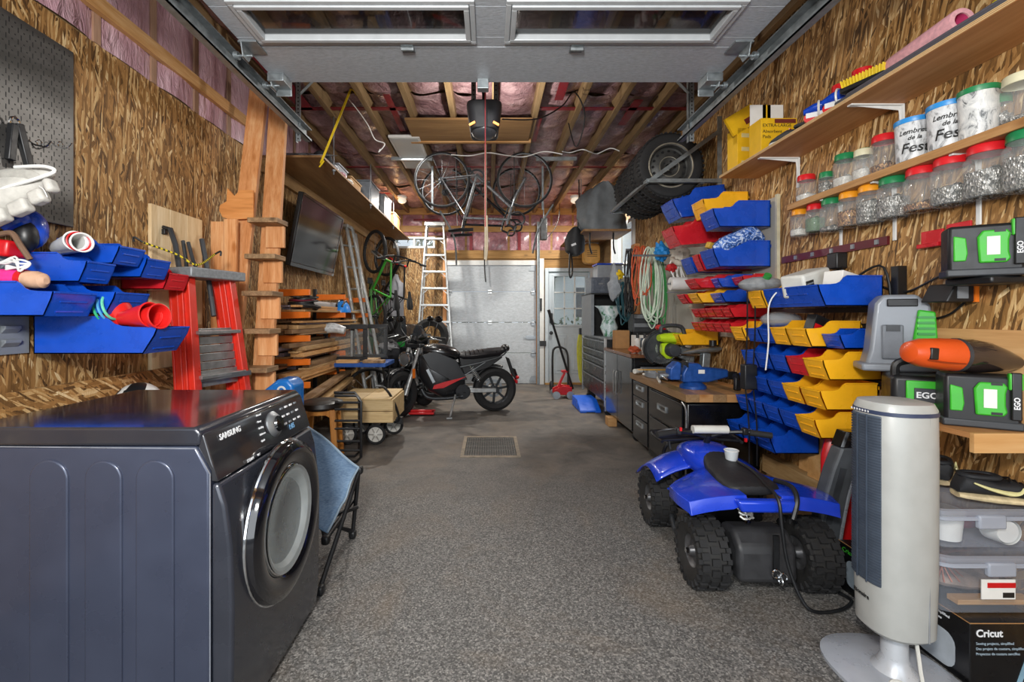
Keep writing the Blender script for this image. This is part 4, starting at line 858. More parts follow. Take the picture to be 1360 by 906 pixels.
wob('release_cord', MB().cyl((-.03, 3.3, 2.93), (-.03, 3.3, 1.95), .004, n=6), pm('#b8434a', .6), op)
ob('hanging_strap', MB().tube(crom([(-.045, 5.2, 3.35), (-.045, 5.2, 2.9), (-.045, 5.2, 2.2), (-.05, 5.2, 1.95)]), .012, 6).tube(crom([(-.03, 5.2, 2.45), (-.025, 5.2, 2.1), (-.04, 5.2, 1.93)]), .01, 6), pm('#cfc4ac', .8), label='beige rope hanging from the ceiling through the silver bicycle', cat='rope')
ob('opener_cable', MB().tube(crom([(.1, 3.6, 2.86), (.4, 3.8, 2.95), (.62, 3.9, 3.1), (.75, 4.0, 3.27), (.86, 4.1, 3.1), (.82, 4.3, 2.9), (.8, 4.6, 3.25)]), .006, 6), M['black'], label='black power cord looping from the opener to the ceiling', cat='cord')
wc = MB()
for x0, x1, y, z in ((-.45, .85, 5.35, 3.2), (.85, 1.5, 5.3, 3.22)): wc.tube(crom([(x0+(x1-x0)*k/6, y+.1*math.sin(k*2), z+.02*math.sin(k*1.7)) for k in range(7)]), .006, 6)
ob('ceiling_wire', wc, M['white'], label='white electric wire stapled across the ceiling joists', cat='wire')
ob('pull_string', MB().tube(crom([Wp(450, 118, 4.3), Wp(470, 140, 4.3), Wp(488, 165, 4.4), Wp(498, 185, 4.5), Wp(511, 191, 4.5), Wp(503, 202, 4.5), Wp(505, 198, 4.5)]), .005, 6), M['white'], label='white pull string drooping from the ceiling beside the flat light', cat='string')
fl = thing('flat_ceiling_light', 'flat white panel light fixed under the ceiling joists', 'ceiling light', (-.93, 5.45, 3.25))
ob('frame', MB().b(-.17, .17, -.52, .52, -.012, .02), M['white'], fl, sm=0, bev=.005); ob('diffuser', MB().b(-.145, .145, -.495, .495, -.016, -.01), pm('#a9acaa', .5, 0, .03, emit='#f4f2ea', es=.05), fl, sm=0)
for x, nm in ((-1.43, 'left'), (1.40, 'right')):
    ll_ = thing('ceiling_lamp', 'round white ceiling lamp near the %s end of the far wall' % nm, 'lamp', (x, 7.45, ZC-.1))
    ob('base', MB().lathe([(.001, 0), (.075, 0), (.08, -.03), (.05, -.045), (.001, -.045)], 20), M['white'], ll_); ob('globe', MB().ell((0, 0, -.075), (.07, .07, .05), 18, 10), pm('#d8d6d0', .4, 0, .03, emit='#ffe9cc', es=.6), ll_)
    lamp('far_end_fill', 'AREA', (x, 7.45, ZC-.235), (0, 0, 0), 70, (1, .95, .87), .13)  # added fill below the unlit fixture, brightens the far end
lamp('ceiling_fill_behind_opener', 'POINT', (-.04, 3.86, 2.84), (0, 0, 0), 34, (1, .94, .87), .04)  # unseen lamp added behind the opener housing to lift the ceiling
lamp('mid_room_fill', 'AREA', (-.93, 5.45, 3.225), (0, 0, 0), 18, (1, .97, .92), .28, 1.0)  # fill added below the unlit flat panel to brighten the middle of the room

# ------------------------------------------------------------------ motorcycles
def mtire(par, c, R, w, rimc, spk=7):
    prof = [(R-.1, -w*.36), (R-.05, -w*.5), (R-.015, -w*.38), (R, -w*.14), (R, w*.14), (R-.015, w*.38), (R-.05, w*.5), (R-.1, w*.36), (R-.1, -w*.36)]
    t_ = ob('wheel', MB().lathe(prof, 40, c, 'y'), M['rubber'], par)
    ob('rim', MB().lathe([(R-.1, -w*.36), (R-.115, -w*.3), (R-.125, 0), (R-.115, w*.3), (R-.1, w*.36)], 36, c, 'y'), rimc, t_)
    s = MB()
    for k in range(spk):
        a = 2*pi*k/spk+.3; s.bar((c[0], c[1], c[2]), (c[0]+(R-.11)*math.cos(a), c[1], c[2]+(R-.11)*math.sin(a)), .03, .022, up=(0, 1, 0))
    ob('spokes', s, rimc, t_, sm=0); ob('hub', MB().cyl((c[0], c[1]-.08, c[2]), (c[0], c[1]+.08, c[2]), .05, n=18), rimc, t_)
    ob('brake_disc', MB().lathe([(.09, -.062), (.125, -.062), (.125, -.057), (.09, -.057), (.09, -.062)], 28, c, 'y'), M['steel'], t_)
def motorcycle(label, loc, rz, accent, tank, sport=False, turn=0):
    m = thing('motorcycle', label, 'motorcycle', loc, (0, 0, rz))
    body = pm('#1d1e21', .32, .1, .15, 8, 0, .35); g = M['dark_steel']
    mtire(m, (0, 0, .30), .30, .16, M['dark_steel']); mtire(m, (1.35, 0, .30), .30, .12, M['dark_steel'])
    ob('swingarm', MB().bar((0, -.1, .3), (.5, -.1, .31), .035, .06).bar((0, .1, .3), (.5, .1, .31), .035, .06).b(.4, .5, -.1, .1, .28, .34), M['alu'], m, bev=.008)
    ob('belt_guard', MB().bar((.02, -.115, .4), (.32, -.115, .44), .012, .03), M['steel'], m, sm=0)
    bt = MB().loft([[(x, w*math.copysign(abs(math.cos(a))**.6, math.cos(a)), z0+(z1-z0)*(.5+.5*math.copysign(abs(math.sin(a))**.6, math.sin(a)))) for a in [2*pi*k/20 for k in range(20)]] for x, w, z0, z1 in ((.42, .08, .3, .62), (.5, .13, .22, .68), (.7, .15, .2, .72), (.9, .14, .3, .78), (1.0, .1, .45, .8), (1.04, .06, .52, .78))])
    ob('battery_case', bt, body, m)
    ob('motor', MB().cyl((.46, -.16, .3), (.46, .16, .3), .1, n=24).cyl((.46, -.175, .3), (.46, -.16, .3), .06, n=20), pm('#2a2b2e', .3, .4), m, bev=.006)
    for s in (-1, 1):
        ob('accent_panel', MB().prism([(.42, .5), (.72, .36), (.86, .35), (.84, .40), (.7, .44)], s*.152, s*.158), accent, m, sm=0)
        ob('side_cover', MB().prism([(.4, .46), (.6, .44), (.9, .62), (1.0, .8), (.82, .84), (.55, .72)], s*.135, s*.15), body, m, bev=.006)
        ob('grille', MB().prism([(.86, .42), (.95, .6), (.91, .62), (.82, .44)], s*.15, s*.165), M['steel'], m, sm=0, bev=.005)
        ob('lower_rail', MB().tube(crom([(.46, s*.15, .24), (.7, s*.15, .22), (.92, s*.14, .24), (1.0, s*.1, .34)]), .022, 8), g, m)
        ob('foot_peg', MB().cyl((.52, s*.14, .26), (.52, s*.25, .26), .014), M['rubber'], m)
        ob('shock', MB().cyl((.22, s*.09, .42), (.36, s*.09, .64), .012, n=8), M['chrome'], m)
        ob('shock_spring', MB().tube([(.24+.1*k/60+.03*math.cos(k*.9)*.9, s*.09+.03*math.sin(k*.9), .45+.16*k/60-.018*math.cos(k*.9)) for k in range(61)], .005, 5), M['alu'], m)
        ob('rear_frame', MB().tube(crom([(.5, s*.1, .62), (.2, s*.1, .68), (-.08, s*.09, .76), (-.16, s*.07, .84)]), .011, 7).tube([(.45, s*.11, .5), (.15, s*.1, .68)], .01, 7), pm('#55585a', .4, .7), m)
    if not sport:
        ob('seat', MB().loft([[(x, w*math.cos(a), z+h*math.sin(a)) for a in [2*pi*k/14 for k in range(14)]] for x, w, z, h in ((-.14, .09, .84, .035), (-.06, .12, .81, .065), (.1, .13, .795, .07), (.3, .13, .77, .065), (.45, .11, .76, .06), (.53, .06, .77, .035))]), pm('#15151a', .38, 0, .1), m)
        sb_ = MB()
        for k in range(9): sb_.torus((-.06+k*.06, 0, .79), 'x', .122, .0045, 14, 5, .15, pi-.15)
        for v in range(len(sb_.v)): p = sb_.v[v]; sb_.v[v] = (p[0], p[1], .803-.07*(p[0]+.06)+(p[2]-.79)*.56)
        ob('seat_stitching', sb_, M['gloss_black'], m)
        ob('tail_hump', MB().ell((-.15, 0, .86), (.06, .09, .055), 16, 10), body, m)
    else:
        ob('seat', MB().loft([[(x, w*math.cos(a), z+h*math.sin(a)) for a in [2*pi*k/14 for k in range(14)]] for x, w, z, h in ((-.25, .05, .98, .03), (-.05, .1, .93, .05), (.2, .13, .82, .05), (.45, .12, .8, .04))]), M['black'], m)
        for s in (-1, 1): ob('fairing', MB().prism([(.75, .55), (1.1, .5), (1.25, .75), (1.2, .98), (1.0, 1.02), (.8, .85)], s*.16, s*.2), body, m, bev=.02); ob('fairing_stripe', MB().prism([(.85, .8), (1.15, .86), (1.18, .94), (.9, .9)], s*.2, s*.205), accent, m, sm=0)
        ob('windscreen', MB().grid(lambda u, v: (1.25-.18*v-.1*(2*u-1)**2, .2*(2*u-1), .98+.2*v), 8, 5), glass('tint_screen', '#22262a', .05, .6), m, solid=.004)
    ob('tank', MB().loft([[(x, w*math.cos(a), z+h*math.sin(a)) for a in [2*pi*k/18 for k in range(18)]] for x, w, z, h in ((.48, .07, .78, .04), (.55, .13, .79, .09), (.7, .15, .82, .11), (.85, .14, .84, .1), (.98, .08, .85, .06))]), tank, m)
    ob('tail_fender', MB().prism([(-.2, .72), (-.16, .74), (-.24, .5), (-.3, .42), (-.33, .44), (-.27, .52)], -.04, .04), M['black'], m, sm=0, bev=.006)
    ob('license_plate', MB().bc((-.29, 0, .52), (.008, .18, .12), (0, .35, 0)), M['black'], m, sm=0)
    ob('tail_light', MB().bc((-.3, 0, .4), (.03, .14, .05)), M['red'], m, bev=.01)
    for s in (-1, 1): ob('indicator', MB().ell((-.29, s*.13, .47), (.025, .035, .025), 10, 8), M['red'], m)
    fk = MB()
    for s in (-1, 1): fk.cyl((1.34, s*.09, .3), (1.06, s*.09, .92), .022, n=10).cyl((1.345, s*.09, .29), (1.23, s*.09, .54), .03, n=12)
    ob('fork', fk, M['alu'], m); ob('triple_clamp', MB().b(1.0, 1.1, -.12, .12, .88, .93), g, m, bev=.008)
    ob('front_fender', MB().torus((1.35, 0, .3), 'y', .325, .012, 16, 6, .5, 2.2).torus((1.35, .03, .3), 'y', .32, .012, 16, 6, .5, 2.2).torus((1.35, -.03, .3), 'y', .32, .012, 16, 6, .5, 2.2), body, m)
    ob('fork_reflector', MB().b(1.2, 1.24, .115, .13, .5, .62), M['orange'], m, sm=0)
    hl_ = ob('headlight', MB().lathe([(.001, -.09), (.06, -.085), (.1, -.03), (.105, .02), (.098, .03), (.085, .03)], 26, (1.24, 0, .74), 'x'), body, m)
    ob('headlight_lens', MB().lathe([(.096, .022), (.05, .035), (.001, .038)], 24, (1.24, 0, .74), 'x'), M['steel'], hl_); ob('headlight_ring', MB().torus((1.268, 0, .74), 'x', .088, .008, 28, 6), M['chrome'], hl_)
    ob('handlebar', MB().tube(crom([(.9, -.36, 1.0), (.98, -.22, 1.02), (1.03, -.06, .95), (1.03, .06, .95), (.98, .22, 1.02), (.9, .36, 1.0)]), .012, 8), M['black'], m)
    for s in (-1, 1):
        ob('grip', MB().cyl((.93, s*.27, 1.012), (.89, s*.39, .998), .018, n=10), M['rubber'], m)
        mi = ob('mirror_stem', MB().tube(crom([(.96, s*.24, 1.02), (1.0, s*.3, 1.12), (.98, s*.33, 1.22)]), .007, 6), M['black'], m)
        ob('mirror', MB().ell((.98, s*.34, 1.26), (.02, .065, .045), 14, 8), M['gloss_black'], mi)
        ob('lever', MB().tube(crom([(1.0, s*.22, 1.02), (1.01, s*.3, 1.0), (.97, s*.38, .98)]), .006, 6), M['alu'], m)
    ob('gauge', MB().cyl((1.08, 0, .97), (1.05, 0, 1.02), .045, n=18), M['black'], m)
    ob('kickstand', MB().tube([(.56, .14, .26), (.66, .36, .02)], .014, 8).bc((.67, .37, .012), (.07, .04, .014)), M['alu'], m)
    ob('rear_hugger', MB().torus((0, 0, .3), 'y', .325, .014, 18, 6, .35, 1.9).torus((0, .045, .3), 'y', .322, .014, 18, 6, .35, 1.9).torus((0, -.045, .3), 'y', .322, .014, 18, 6, .35, 1.9), M['black'], m)
    ob('under_seat_panel', MB().prism([(.1, .6), (.45, .5), (.5, .74), (.0, .78), (-.1, .74)], -.085, .085), M['black'], m, bev=.01)
    ob('brake_hose', MB().tube(crom([(1.02, -.1, 1.0), (1.2, -.14, .9), (1.22, -.12, .6), (1.3, -.1, .4)]), .006, 6), M['black'], m)
    if turn:                                   # handlebar and front wheel steered to one side
        R_ = Matrix.Rotation(turn, 4, 'Z'); pv = Vector((1.12, 0, 0)); off = pv-R_@pv
        for c in m.children:
            if c.name.split('.')[0] in ('fork', 'triple_clamp', 'headlight', 'handlebar', 'grip', 'mirror_stem', 'lever', 'gauge', 'front_fender', 'fork_reflector', 'brake_hose') or (c.name.startswith('wheel') and c.data.vertices[0].co.x > .8):
                c.location = off; c.rotation_euler = (0, 0, turn)
    return m
motorcycle('black motorcycle with ribbed seat standing side on in the aisle', (.07, 6.25, 0), math.radians(192), M['red'], pm('#17181b', .25, .1, .1, 8, 0, .5), turn=math.radians(46))
motorcycle('black motorcycle with green stripe parked behind near the left wall', (-1.80, 7.7, 0), math.radians(-52), pm('#2fae48', .35), pm('#1b1c1e', .3), True)
# ------------------------------------------------------------------ ladders along the left wall and by the far door
al = thing('extension_ladder', 'silver aluminium ladders folded together leaning on the left wall', 'ladder', (-1.7, 6.35, 0))
for k, (xt, yt, xb, yb, zt) in enumerate(((-2.04, 6.2, -1.55, 5.9, 2.42), (-1.98, 6.3, -1.42, 6.02, 2.55), (-1.93, 6.4, -1.34, 6.12, 2.55), (-1.95, 6.62, -1.62, 6.5, 2.5))):
    wob('rail', MB().bar((xb, yb, 0), (xt, yt, zt), .028, .075, up=(0, 1, 0)), M['alu'], al, sm=0, bev=.004)
for k in range(8):
    f = (k+.5)/8; wob('rung', MB().cyl((-1.55-.49*f, 5.9+.3*f, 2.42*f), (-1.62-.33*f, 6.5+.12*f, 2.46*f), .015, n=8), M['alu'], al)
wob('top_cap', MB().bc((-1.99, 6.35, 2.54), (.12, .3, .04)), M['alu'], al, bev=.006)
tl = thing('tall_step_ladder', 'tall aluminium step ladder standing closed beside the far roll-up door', 'ladder', (-.99, 8.2, 0))
LT, LB = 2.95, 0
for s in (-1, 1):
    wob('rail', MB().bar((-.97+s*.36, 8.0, 0), (-.985+s*.15, 8.25, LT), .03, .07, up=(0, 1, 0)), M['alu'], tl, sm=0, bev=.004)
    wob('rear_rail', MB().bar((-.97+s*.32, 8.2, 0), (-.985+s*.14, 8.32, LT), .025, .04, up=(0, 1, 0)), M['alu'], tl, sm=0, bev=.004)
for k in range(9):
    z = .3+k*.3; f = z/LT; hw = .36-.21*f
    wob('tread', MB().b(-.975-hw, -.975+hw, 7.96+.25*f, 8.06+.25*f, z-.02, z+.015), M['alu'], tl, sm=0, bev=.004)
    for s in (-1, 1): wob('tread_brace', MB().bar((-.975+s*hw, 8.0+.25*f, z-.11), (-.975+s*(hw-.1), 8.0+.25*f, z-.02), .012, .012), M['alu'], tl, sm=0)
wob('top_cap', MB().b(-1.17, -.8, 8.18, 8.36, LT-.02, LT+.05), M['alu'], tl, bev=.008)
tt = thing('gear_tote', 'black plastic tote behind the black motorcycle', 'tote', (-.95, 7.4, 0))
ob('body', MB().loft([[(s*w, t_*d, z) for s, t_ in ((-1, -1), (1, -1), (1, 1), (-1, 1))] for w, d, z in ((.26, .2, 0), (.3, .24, .62))]), M['black'], tt, bev=.02); ob('lid', MB().bc((0, 0, .645), (.64, .52, .05)), M['gloss_black'], tt, bev=.015)
ob('spare_tire', MB().lathe([(.17, -.05), (.24, -.07), (.29, -.05), (.3, 0), (.29, .05), (.24, .07), (.17, .05), (.17, -.05)], 32, (0, 0, 0), 'y'), M['rubber'], loc=(-.97, 7.5, .972), rot=(-.1, 0, 0), label='small black tire standing on the tote behind the tall ladder', cat='tire')
# coat hanging by the left corner
cg = thing('hanging_coat', 'grey and black coat hanging near the left far corner', 'coat', (-1.72, 8.3, 1.0))
wob('upper', MB().loft([[(-1.72+w*math.cos(a)+.02*math.sin(7*a+z*3), 8.3+(.09+.025*math.sin(7*a+1))*math.sin(a), z) for a in [2*pi*k/42 for k in range(42)]] for w, z in ((.15, 1.3), (.15, 1.6), (.16, 1.82), (.13, 1.9), (.06, 1.96), (.03, 2.06))]), pm('#76777d', .85, 0, .15, 10, .3), cg)
wob('lower', MB().loft([[(-1.72+w*math.cos(a)+.025*math.sin(7*a), 8.3+.1*math.sin(a), z) for a in [2*pi*k/42 for k in range(42)]] for w, z in ((.2, .75), (.19, 1.0), (.165, 1.302))]), pm('#1a1b1d', .9, 0, .2), cg)
wob('hook', MB().tube(crom([(-1.72, 8.3, 2.05), (-1.72, 8.4, 2.12), (-1.72, 8.68, 2.1)]), .007, 6), M['black'], cg)
ob('snow_sled', MB().loft([[(-1.86+.2*u-.05, 7.35+.35*math.cos(a)*.35, .35+1.55*v+.0*u) for a in (0, 1.2, 2.4, 3.14) for u in (0,)] for v in (0, .5, 1)], close=False, cap=False), pm('#2d5a2a', .4, 0, .15), solid=.01, label='dark green plastic sled standing by the left wall', cat='sled')
# ------------------------------------------------------------------ wagon, stool, rack, workbench on the left
wg = thing('garden_wagon', 'wooden box wagon with white spoked wheels on the floor', 'wagon', (-1.17, 4.75, 0))
bxm = wood('wagon_wood', '#a58a62', '#c3a878', '#d6bf94', 'x')
for k in range(2):
    wob('side_board', MB().b(-1.52, -.96, 4.52, 4.54, .24+.115*k, .35+.115*k), bxm, wg, sm=0, bev=.003); wob('side_board', MB().b(-1.52, -.96, 5.1, 5.12, .24+.115*k, .35+.115*k), bxm, wg, sm=0, bev=.003)
for x in (-1.52, -.98): wob('end_board', MB().b(x, x+.02, 4.54, 5.1, .24, .465), bxm, wg, sm=0, bev=.003)
for k in range(2): wob('lid_board', MB().b(-1.53+.28*k, -1.255+.28*k, 4.5, 5.13, .467, .485), bxm, wg, sm=0, bev=.003)
wob('bottom', MB().b(-1.5, -.98, 4.54, 5.1, .24, .255), bxm, wg, sm=0); wob('frame', MB().bar((-1.3, 4.55, .22), (-1.02, 4.9, .22), .03, .03).bar((-1.45, 4.8, .22), (-.98, 4.8, .22), .03, .03).bar((-1.17, 4.7, .13), (-1.05, 4.85, .22), .025, .02), M['black'], wg, sm=0)
for x, y in ((-1.15, 4.6), (-1.05, 5.0), (-1.44, 4.6), (-1.4, 5.0)):
    w_ = wob('wheel', MB().torus((x, y, .105), 'y', .088, .017, 26, 8), M['rubber'], wg)
    ob('wheel_disc', MB().lathe([(.075, -.012), (.078, .012), (.06, .014), (.05, .006), (.02, .008), (.018, .02), (.001, .02)], 22, (x, y, .105), 'y').lathe([(.075, -.012), (.05, -.008), (.02, -.01), (.001, -.02)], 22, (x, y, .105), 'y'), pm('#cfcdc6', .5), w_)
    sp = MB()
    for k in range(6): sp.bar((x+.02*math.cos(k*pi/3), y-.016, .105+.02*math.sin(k*pi/3)), (x+.07*math.cos(k*pi/3), y-.01, .105+.07*math.sin(k*pi/3)), .012, .01, up=(0, 1, 0))
    ob('wheel_spokes', sp, pm('#9d9b94', .5), w_, sm=0)
wob('handle', MB().tube(crom([(-.98, 4.7, .2), (-.93, 4.68, .25), (-.98, 4.62, .45), (-1.06, 4.58, .58), (-1.14, 4.56, .6)]), .013, 8).bc((-.93, 4.72, .22), (.06, .06, .07)), M['black'], wg)
st = thing('wooden_stool', 'wooden stool with black padded seat beside the washing machine', 'stool', (-1.52, 4.12, 0), (0, 0, .15))
ob('cushion', MB().lathe([(.001, .47), (.17, .47), (.19, .49), (.185, .525), (.15, .54), (.001, .543)], 28), pm('#1d1a18', .4, 0, .2), st)
for a in range(4):
    x, y = .12*(1 if a in (0, 3) else -1), .12*(1 if a < 2 else -1); ob('leg', MB().bar((x*1.25, y*1.25, 0), (x*.95, y*.95, .47), .05, .05, up=(1, 0, 0)), M['honey'], st, sm=0, bev=.005)
for s in (-1, 1):
    ob('apron', MB().prism([(-.12, .47), (.12, .47), (.12, .39), (.06, .425), (-.06, .425), (-.12, .39)], s*.12-.01, s*.12+.01), M['honey'], st, sm=0)
    ob('apron', MB().prism([(-.12, .47), (.12, .47), (.12, .39), (.06, .425), (-.06, .425), (-.12, .39)], s*.12-.01, s*.12+.01, 'yz'), M['honey'], st, sm=0)
rk = thing('luggage_rack', 'black tubular steel carrier rack standing on end beside the stool', 'rack', (-1.25, 3.95, 0))
x0, x1 = -1.36, -1.13; rk_pts = [(x0, 4.0, .02), (x1-.04, 4.0, .02), (x1, 4.0, .06), (x1, 4.0, .55), (x1-.04, 4.0, .6), (x0, 4.0, .6)]
wob('outer_tube', MB().tube(rk_pts, .013, 8), M['black'], rk); wob('rear_tube', MB().tube([(p[0]-.06, p[1]+.16, p[2]) for p in rk_pts], .013, 8), M['black'], rk)
for z in (.12, .2, .31, .38, .48, .54): wob('cross_tube', MB().cyl((x0, 4.0, z), (x1, 4.0, z), .011, n=8).cyl((x1, 4.0, z), (x1-.06, 4.16, z), .009, n=8), M['black'], rk)
bw = thing('folding_workbench', 'blue topped folding workbench with black legs', 'workbench', (-1.5, 5.1, 0))
wob('top', MB().b(-1.78, -1.18, 5.15, 5.3, .72, .765).b(-1.78, -1.18, 5.305, 5.65, .72, .765), pm('#1d4f9c', .4), bw, sm=0, bev=.006)
for s in (-1, 1):
    x = -1.48+s*.26; wob('leg', MB().tube([(x, 5.2, .72), (x+s*.03, 5.55, .02)], .014, 7), M['black'], bw); wob('leg', MB().tube([(x, 5.55, .72), (x+s*.03, 5.15, .02)], .014, 7), M['black'], bw); wob('foot_bar', MB().cyl((x, 5.15, .1), (x, 5.55, .1), .012, n=7), M['black'], bw)
wob('step', MB().b(-1.72, -1.24, 5.28, 5.42, .26, .28), M['black'], bw, sm=0)
for i, (x, y, lab) in enumerate(((-1.62, 5.21, 'tan wood offcut on the near edge of the folding workbench'), (-1.32, 5.21, 'dark wood offcut near the right end of the folding workbench'))): ob('wood_offcut', MB().b(x-.12, x+.12, y-.05, y+.05, .766, .80), M['pine_x'] if i == 0 else M['old'], sm=0, bev=.002, label=lab, cat='wood')
tq = thing('terrarium', 'empty glass terrarium with black frames on the folding workbench', 'terrarium', (-1.55, 5.15, .77))
def framer(y, x0, x1, z0, z1, nm):
    wob(nm, MB().b(x0, x1, y, y+.025, z0, z0+.05).b(x0, x1, y, y+.025, z1-.05, z1).b(x0, x0+.05, y, y+.025, z0+.05, z1-.05).b(x1-.05, x1, y, y+.025, z0+.05, z1-.05), M['black'], tq, sm=0, bev=.004)
framer(5.28, -1.93, -1.42, .78, 1.2, 'front_frame'); framer(5.62, -1.72, -1.26, .78, 1.2, 'back_frame')
gp = glass('dusty_glass', '#9aa0a0', .12, .14)
wob('pane', MB().b(-1.85, -1.45, 5.296, 5.3, .82, 1.13), gp, tq, sm=0); wob('pane', MB().add([(-1.86, 5.306, .8), (-1.7, 5.618, .8), (-1.7, 5.618, 1.17), (-1.86, 5.306, 1.15)], [(0, 1, 2, 3)]), gp, tq, sm=0); wob('pane', MB().add([(-1.44, 5.306, .8), (-1.28, 5.618, .8), (-1.28, 5.618, 1.17), (-1.44, 5.306, 1.15)], [(0, 1, 2, 3)]), gp, tq, sm=0)
wob('floor_tray', MB().b(-1.8, -1.34, 5.306, 5.618, .768, .79), M['tan_y'], tq, sm=0); wob('corner_post', MB().b(-1.62, -1.6, 5.31, 5.33, .79, 1.13), M['alu'], tq, sm=0)
ob('scooter_deck', MB().b(-1.05, -.72, 5.9, 6.1, .02, .05).b(-1.03, -.75, 5.92, 5.96, .05, .08), M['red'], sm=0, bev=.008, label='flat red plastic creeper on the floor under the black motorcycle', cat='creeper')
fw = thing('floor_bicycle_wheel', 'black bicycle wheel leaning under the folding workbench', 'wheel', (-1.5, 5.7, 0)); wheel(fw, (0, 0, .33), .33, M['rubber'], M['dark_steel'], name='tire', w=.022); fw.rotation_euler = (-.25, 0, .2)
# ------------------------------------------------------------------ denim folding chair
dc = thing('folding_chair', 'denim sling folding chair with black frame behind washing machine', 'chair', (-.95, 2.5, 0))
t = NT('denim'); v = t.coord(); n1 = t.noise(v, 5, 5, .6); n2 = t.noise(t.coord((60, 60, 400)), 1, 2)
t.set(Base_Color=t.mix(.5, t.ramp(n1.outputs[0], [(.3, '#46617f'), (.5, '#6f8cab'), (.72, '#9db6cc')]), t.ramp(n2.outputs[0], [(.3, '#4a6483'), (.7, '#8aa4be')])), Roughness=.9); t.bump(n2.outputs[0], .3, .002)
def sling(u, v):
    a = Vector((-1.24, 2.85, .69)); b_ = Vector((-.76, 2.64, .42)); c = Vector((-1.3, 2.25, .56)); d = Vector((-.82, 2.3, .2))
    p = (a*(1-u)+b_*u)*(1-v)+(c*(1-u)+d*u)*v; p.z -= .1*math.sin(pi*u)*math.sin(pi*v)+.03*max(0, 1-abs(v-.45)*6)*u+.008*math.sin(9*u+7*v); return p
dc.location.x -= .0
wob('sling', MB().grid(sling, 14, 14), t.m, dc, solid=.006, sm=80)
wob('hem', MB().tube([sling(k/14, 0)+Vector((0, 0, .004)) for k in range(15)], .007, 6).tube([sling(1, k/14)+Vector((0, 0, .004)) for k in range(15)], .006, 6), pm('#8ea3b5', .9), dc)
kb = M['black']
for p in ([(-.76, 2.66, .4), (-.79, 2.12, .03)], [(-.76, 2.64, .39), (-.8, 2.66, .03)], [(-1.24, 2.86, .66), (-.82, 2.28, .18)], [(-.82, 2.28, .18), (-.8, 2.66, .22)], [(-1.3, 2.2, .5), (-.8, 2.64, .05)], [(-1.22, 2.86, .62), (-1.25, 2.85, .02)], [(-1.3, 2.2, .5), (-1.28, 2.2, .02)], [(-.95, 2.4, .2), (-.76, 2.62, .2)]): wob('frame_tube', MB().tube(p, .012, 8), kb, dc)
for p in ((-.76, 2.66, .4), (-.79, 2.12, .025), (-.8, 2.66, .025), (-.82, 2.28, .18)): wob('joint', MB().bc(p, (.04, .045, .045)), kb, dc, bev=.012)
gt = thing('gear_crate', 'low black plastic crate between the motorcycles and left wall', 'crate', (-1.52, 6.85, 0))
ob('body', MB().loft([[(s*w, t_*d, z) for s, t_ in ((-1, -1), (1, -1), (1, 1), (-1, 1))] for w, d, z in ((.2, .17, 0), (.23, .2, .5))]), M['black'], gt, bev=.02); ob('lid', MB().bc((0, 0, .515), (.49, .43, .03)), M['charcoal'], gt, bev=.01)
bk = thing('backpack', 'grey and black backpack slumped on the low black crate', 'backpack', (-1.5, 6.85, .531)); ob('body', MB().lump((0, 0, .19), (.19, .15, .19), 4, .18, 20, 12), pm('#26272b', .8, 0, .2), bk); ob('flap', MB().lump((.0, -.05, .32), (.14, .11, .07), 9, .25), pm('#8b8c8e', .7, 0, .3, 20, .3), bk); ob('strap', MB().tube(crom([(-.1, -.12, .3), (-.12, -.18, .18), (-.08, -.15, .04)]), .014, 6), M['black'], bk)
# ------------------------------------------------------------------ upper shelf on the right wall
us = thing('wall_shelf', 'long plywood shelf high on the right wall on white brackets', 'shelf', (1.92, 2.3, 2.36))
wob('board', MB().b(1.77, 2.068, 1.0, 3.5, 2.36, 2.38), M['ply'], us, sm=0, bev=.0015)
wob('edge_ply', MB().b(1.767, 1.7695, 1.0, 3.5, 2.362, 2.3655).b(1.767, 1.7695, 1.0, 3.5, 2.3685, 2.372).b(1.767, 1.7695, 1.0, 3.5, 2.375, 2.378), pm('#d9bb8a', .6), us, sm=0)
def bracket(par, y, x0, x1, z, drop, w=.03):
    wob('bracket', MB().b(x0, x1, y-w/2, y+w/2, z-.008, z).b(x1-.008, x1, y-w/2, y+w/2, z-drop, z).prism([(x0+.02, z-.008), (x1-.008, z-.008), (x1-.008, z-drop*.75), (x1-.02, z-.03)], y-.003, y+.003), M['white'], par, sm=0, bev=.003)
for y in (3.04, 2.276, 1.5): bracket(us, y, 1.8, 2.068, 2.36, .2)
js = thing('jar_shelf', 'narrow wooden plank shelf on right wall carrying jars above and below', 'shelf', (2.0, 2.2, 1.985))
wob('board', MB().b(1.93, 2.068, 1.2, 2.95, 1.985, 2.022), wood('plank_tan', '#96693a', '#b58550', '#cba06c', 'y', .9), js, sm=0, bev=.002)
for y in (2.67, 2.316, 1.918): bracket(js, y, 1.945, 2.068, 1.985, .3, .02)
# jars
t = NT('hardware_fill'); vo = t.n('ShaderNodeTexVoronoi', i_Vector=t.coord((1, 1, .55)), i_Scale=150.0); sc_ = t.n('ShaderNodeSeparateColor', i_0=vo.outputs['Color'])
t.set(Base_Color=t.ramp(sc_.outputs[0], [(.1, '#4a4741'), (.45, '#82807a'), (.8, '#b3b0a9'), (.97, '#dddbd6')]), Metallic=.4, Roughness=.35); t.bump(vo.outputs['Distance'], .9, .006); FILL_S = t.m
t = NT('brass_fill'); vo = t.n('ShaderNodeTexVoronoi', i_Vector=t.coord((1, 1, .5)), i_Scale=170.0); sc_ = t.n('ShaderNodeSeparateColor', i_0=vo.outputs['Color'])
t.set(Base_Color=t.ramp(sc_.outputs[0], [(.15, '#4a2d18'), (.5, '#8c5a34'), (.9, '#c79a63')]), Metallic=.3, Roughness=.4); t.bump(vo.outputs['Distance'], .9, .006); FILL_B = t.m
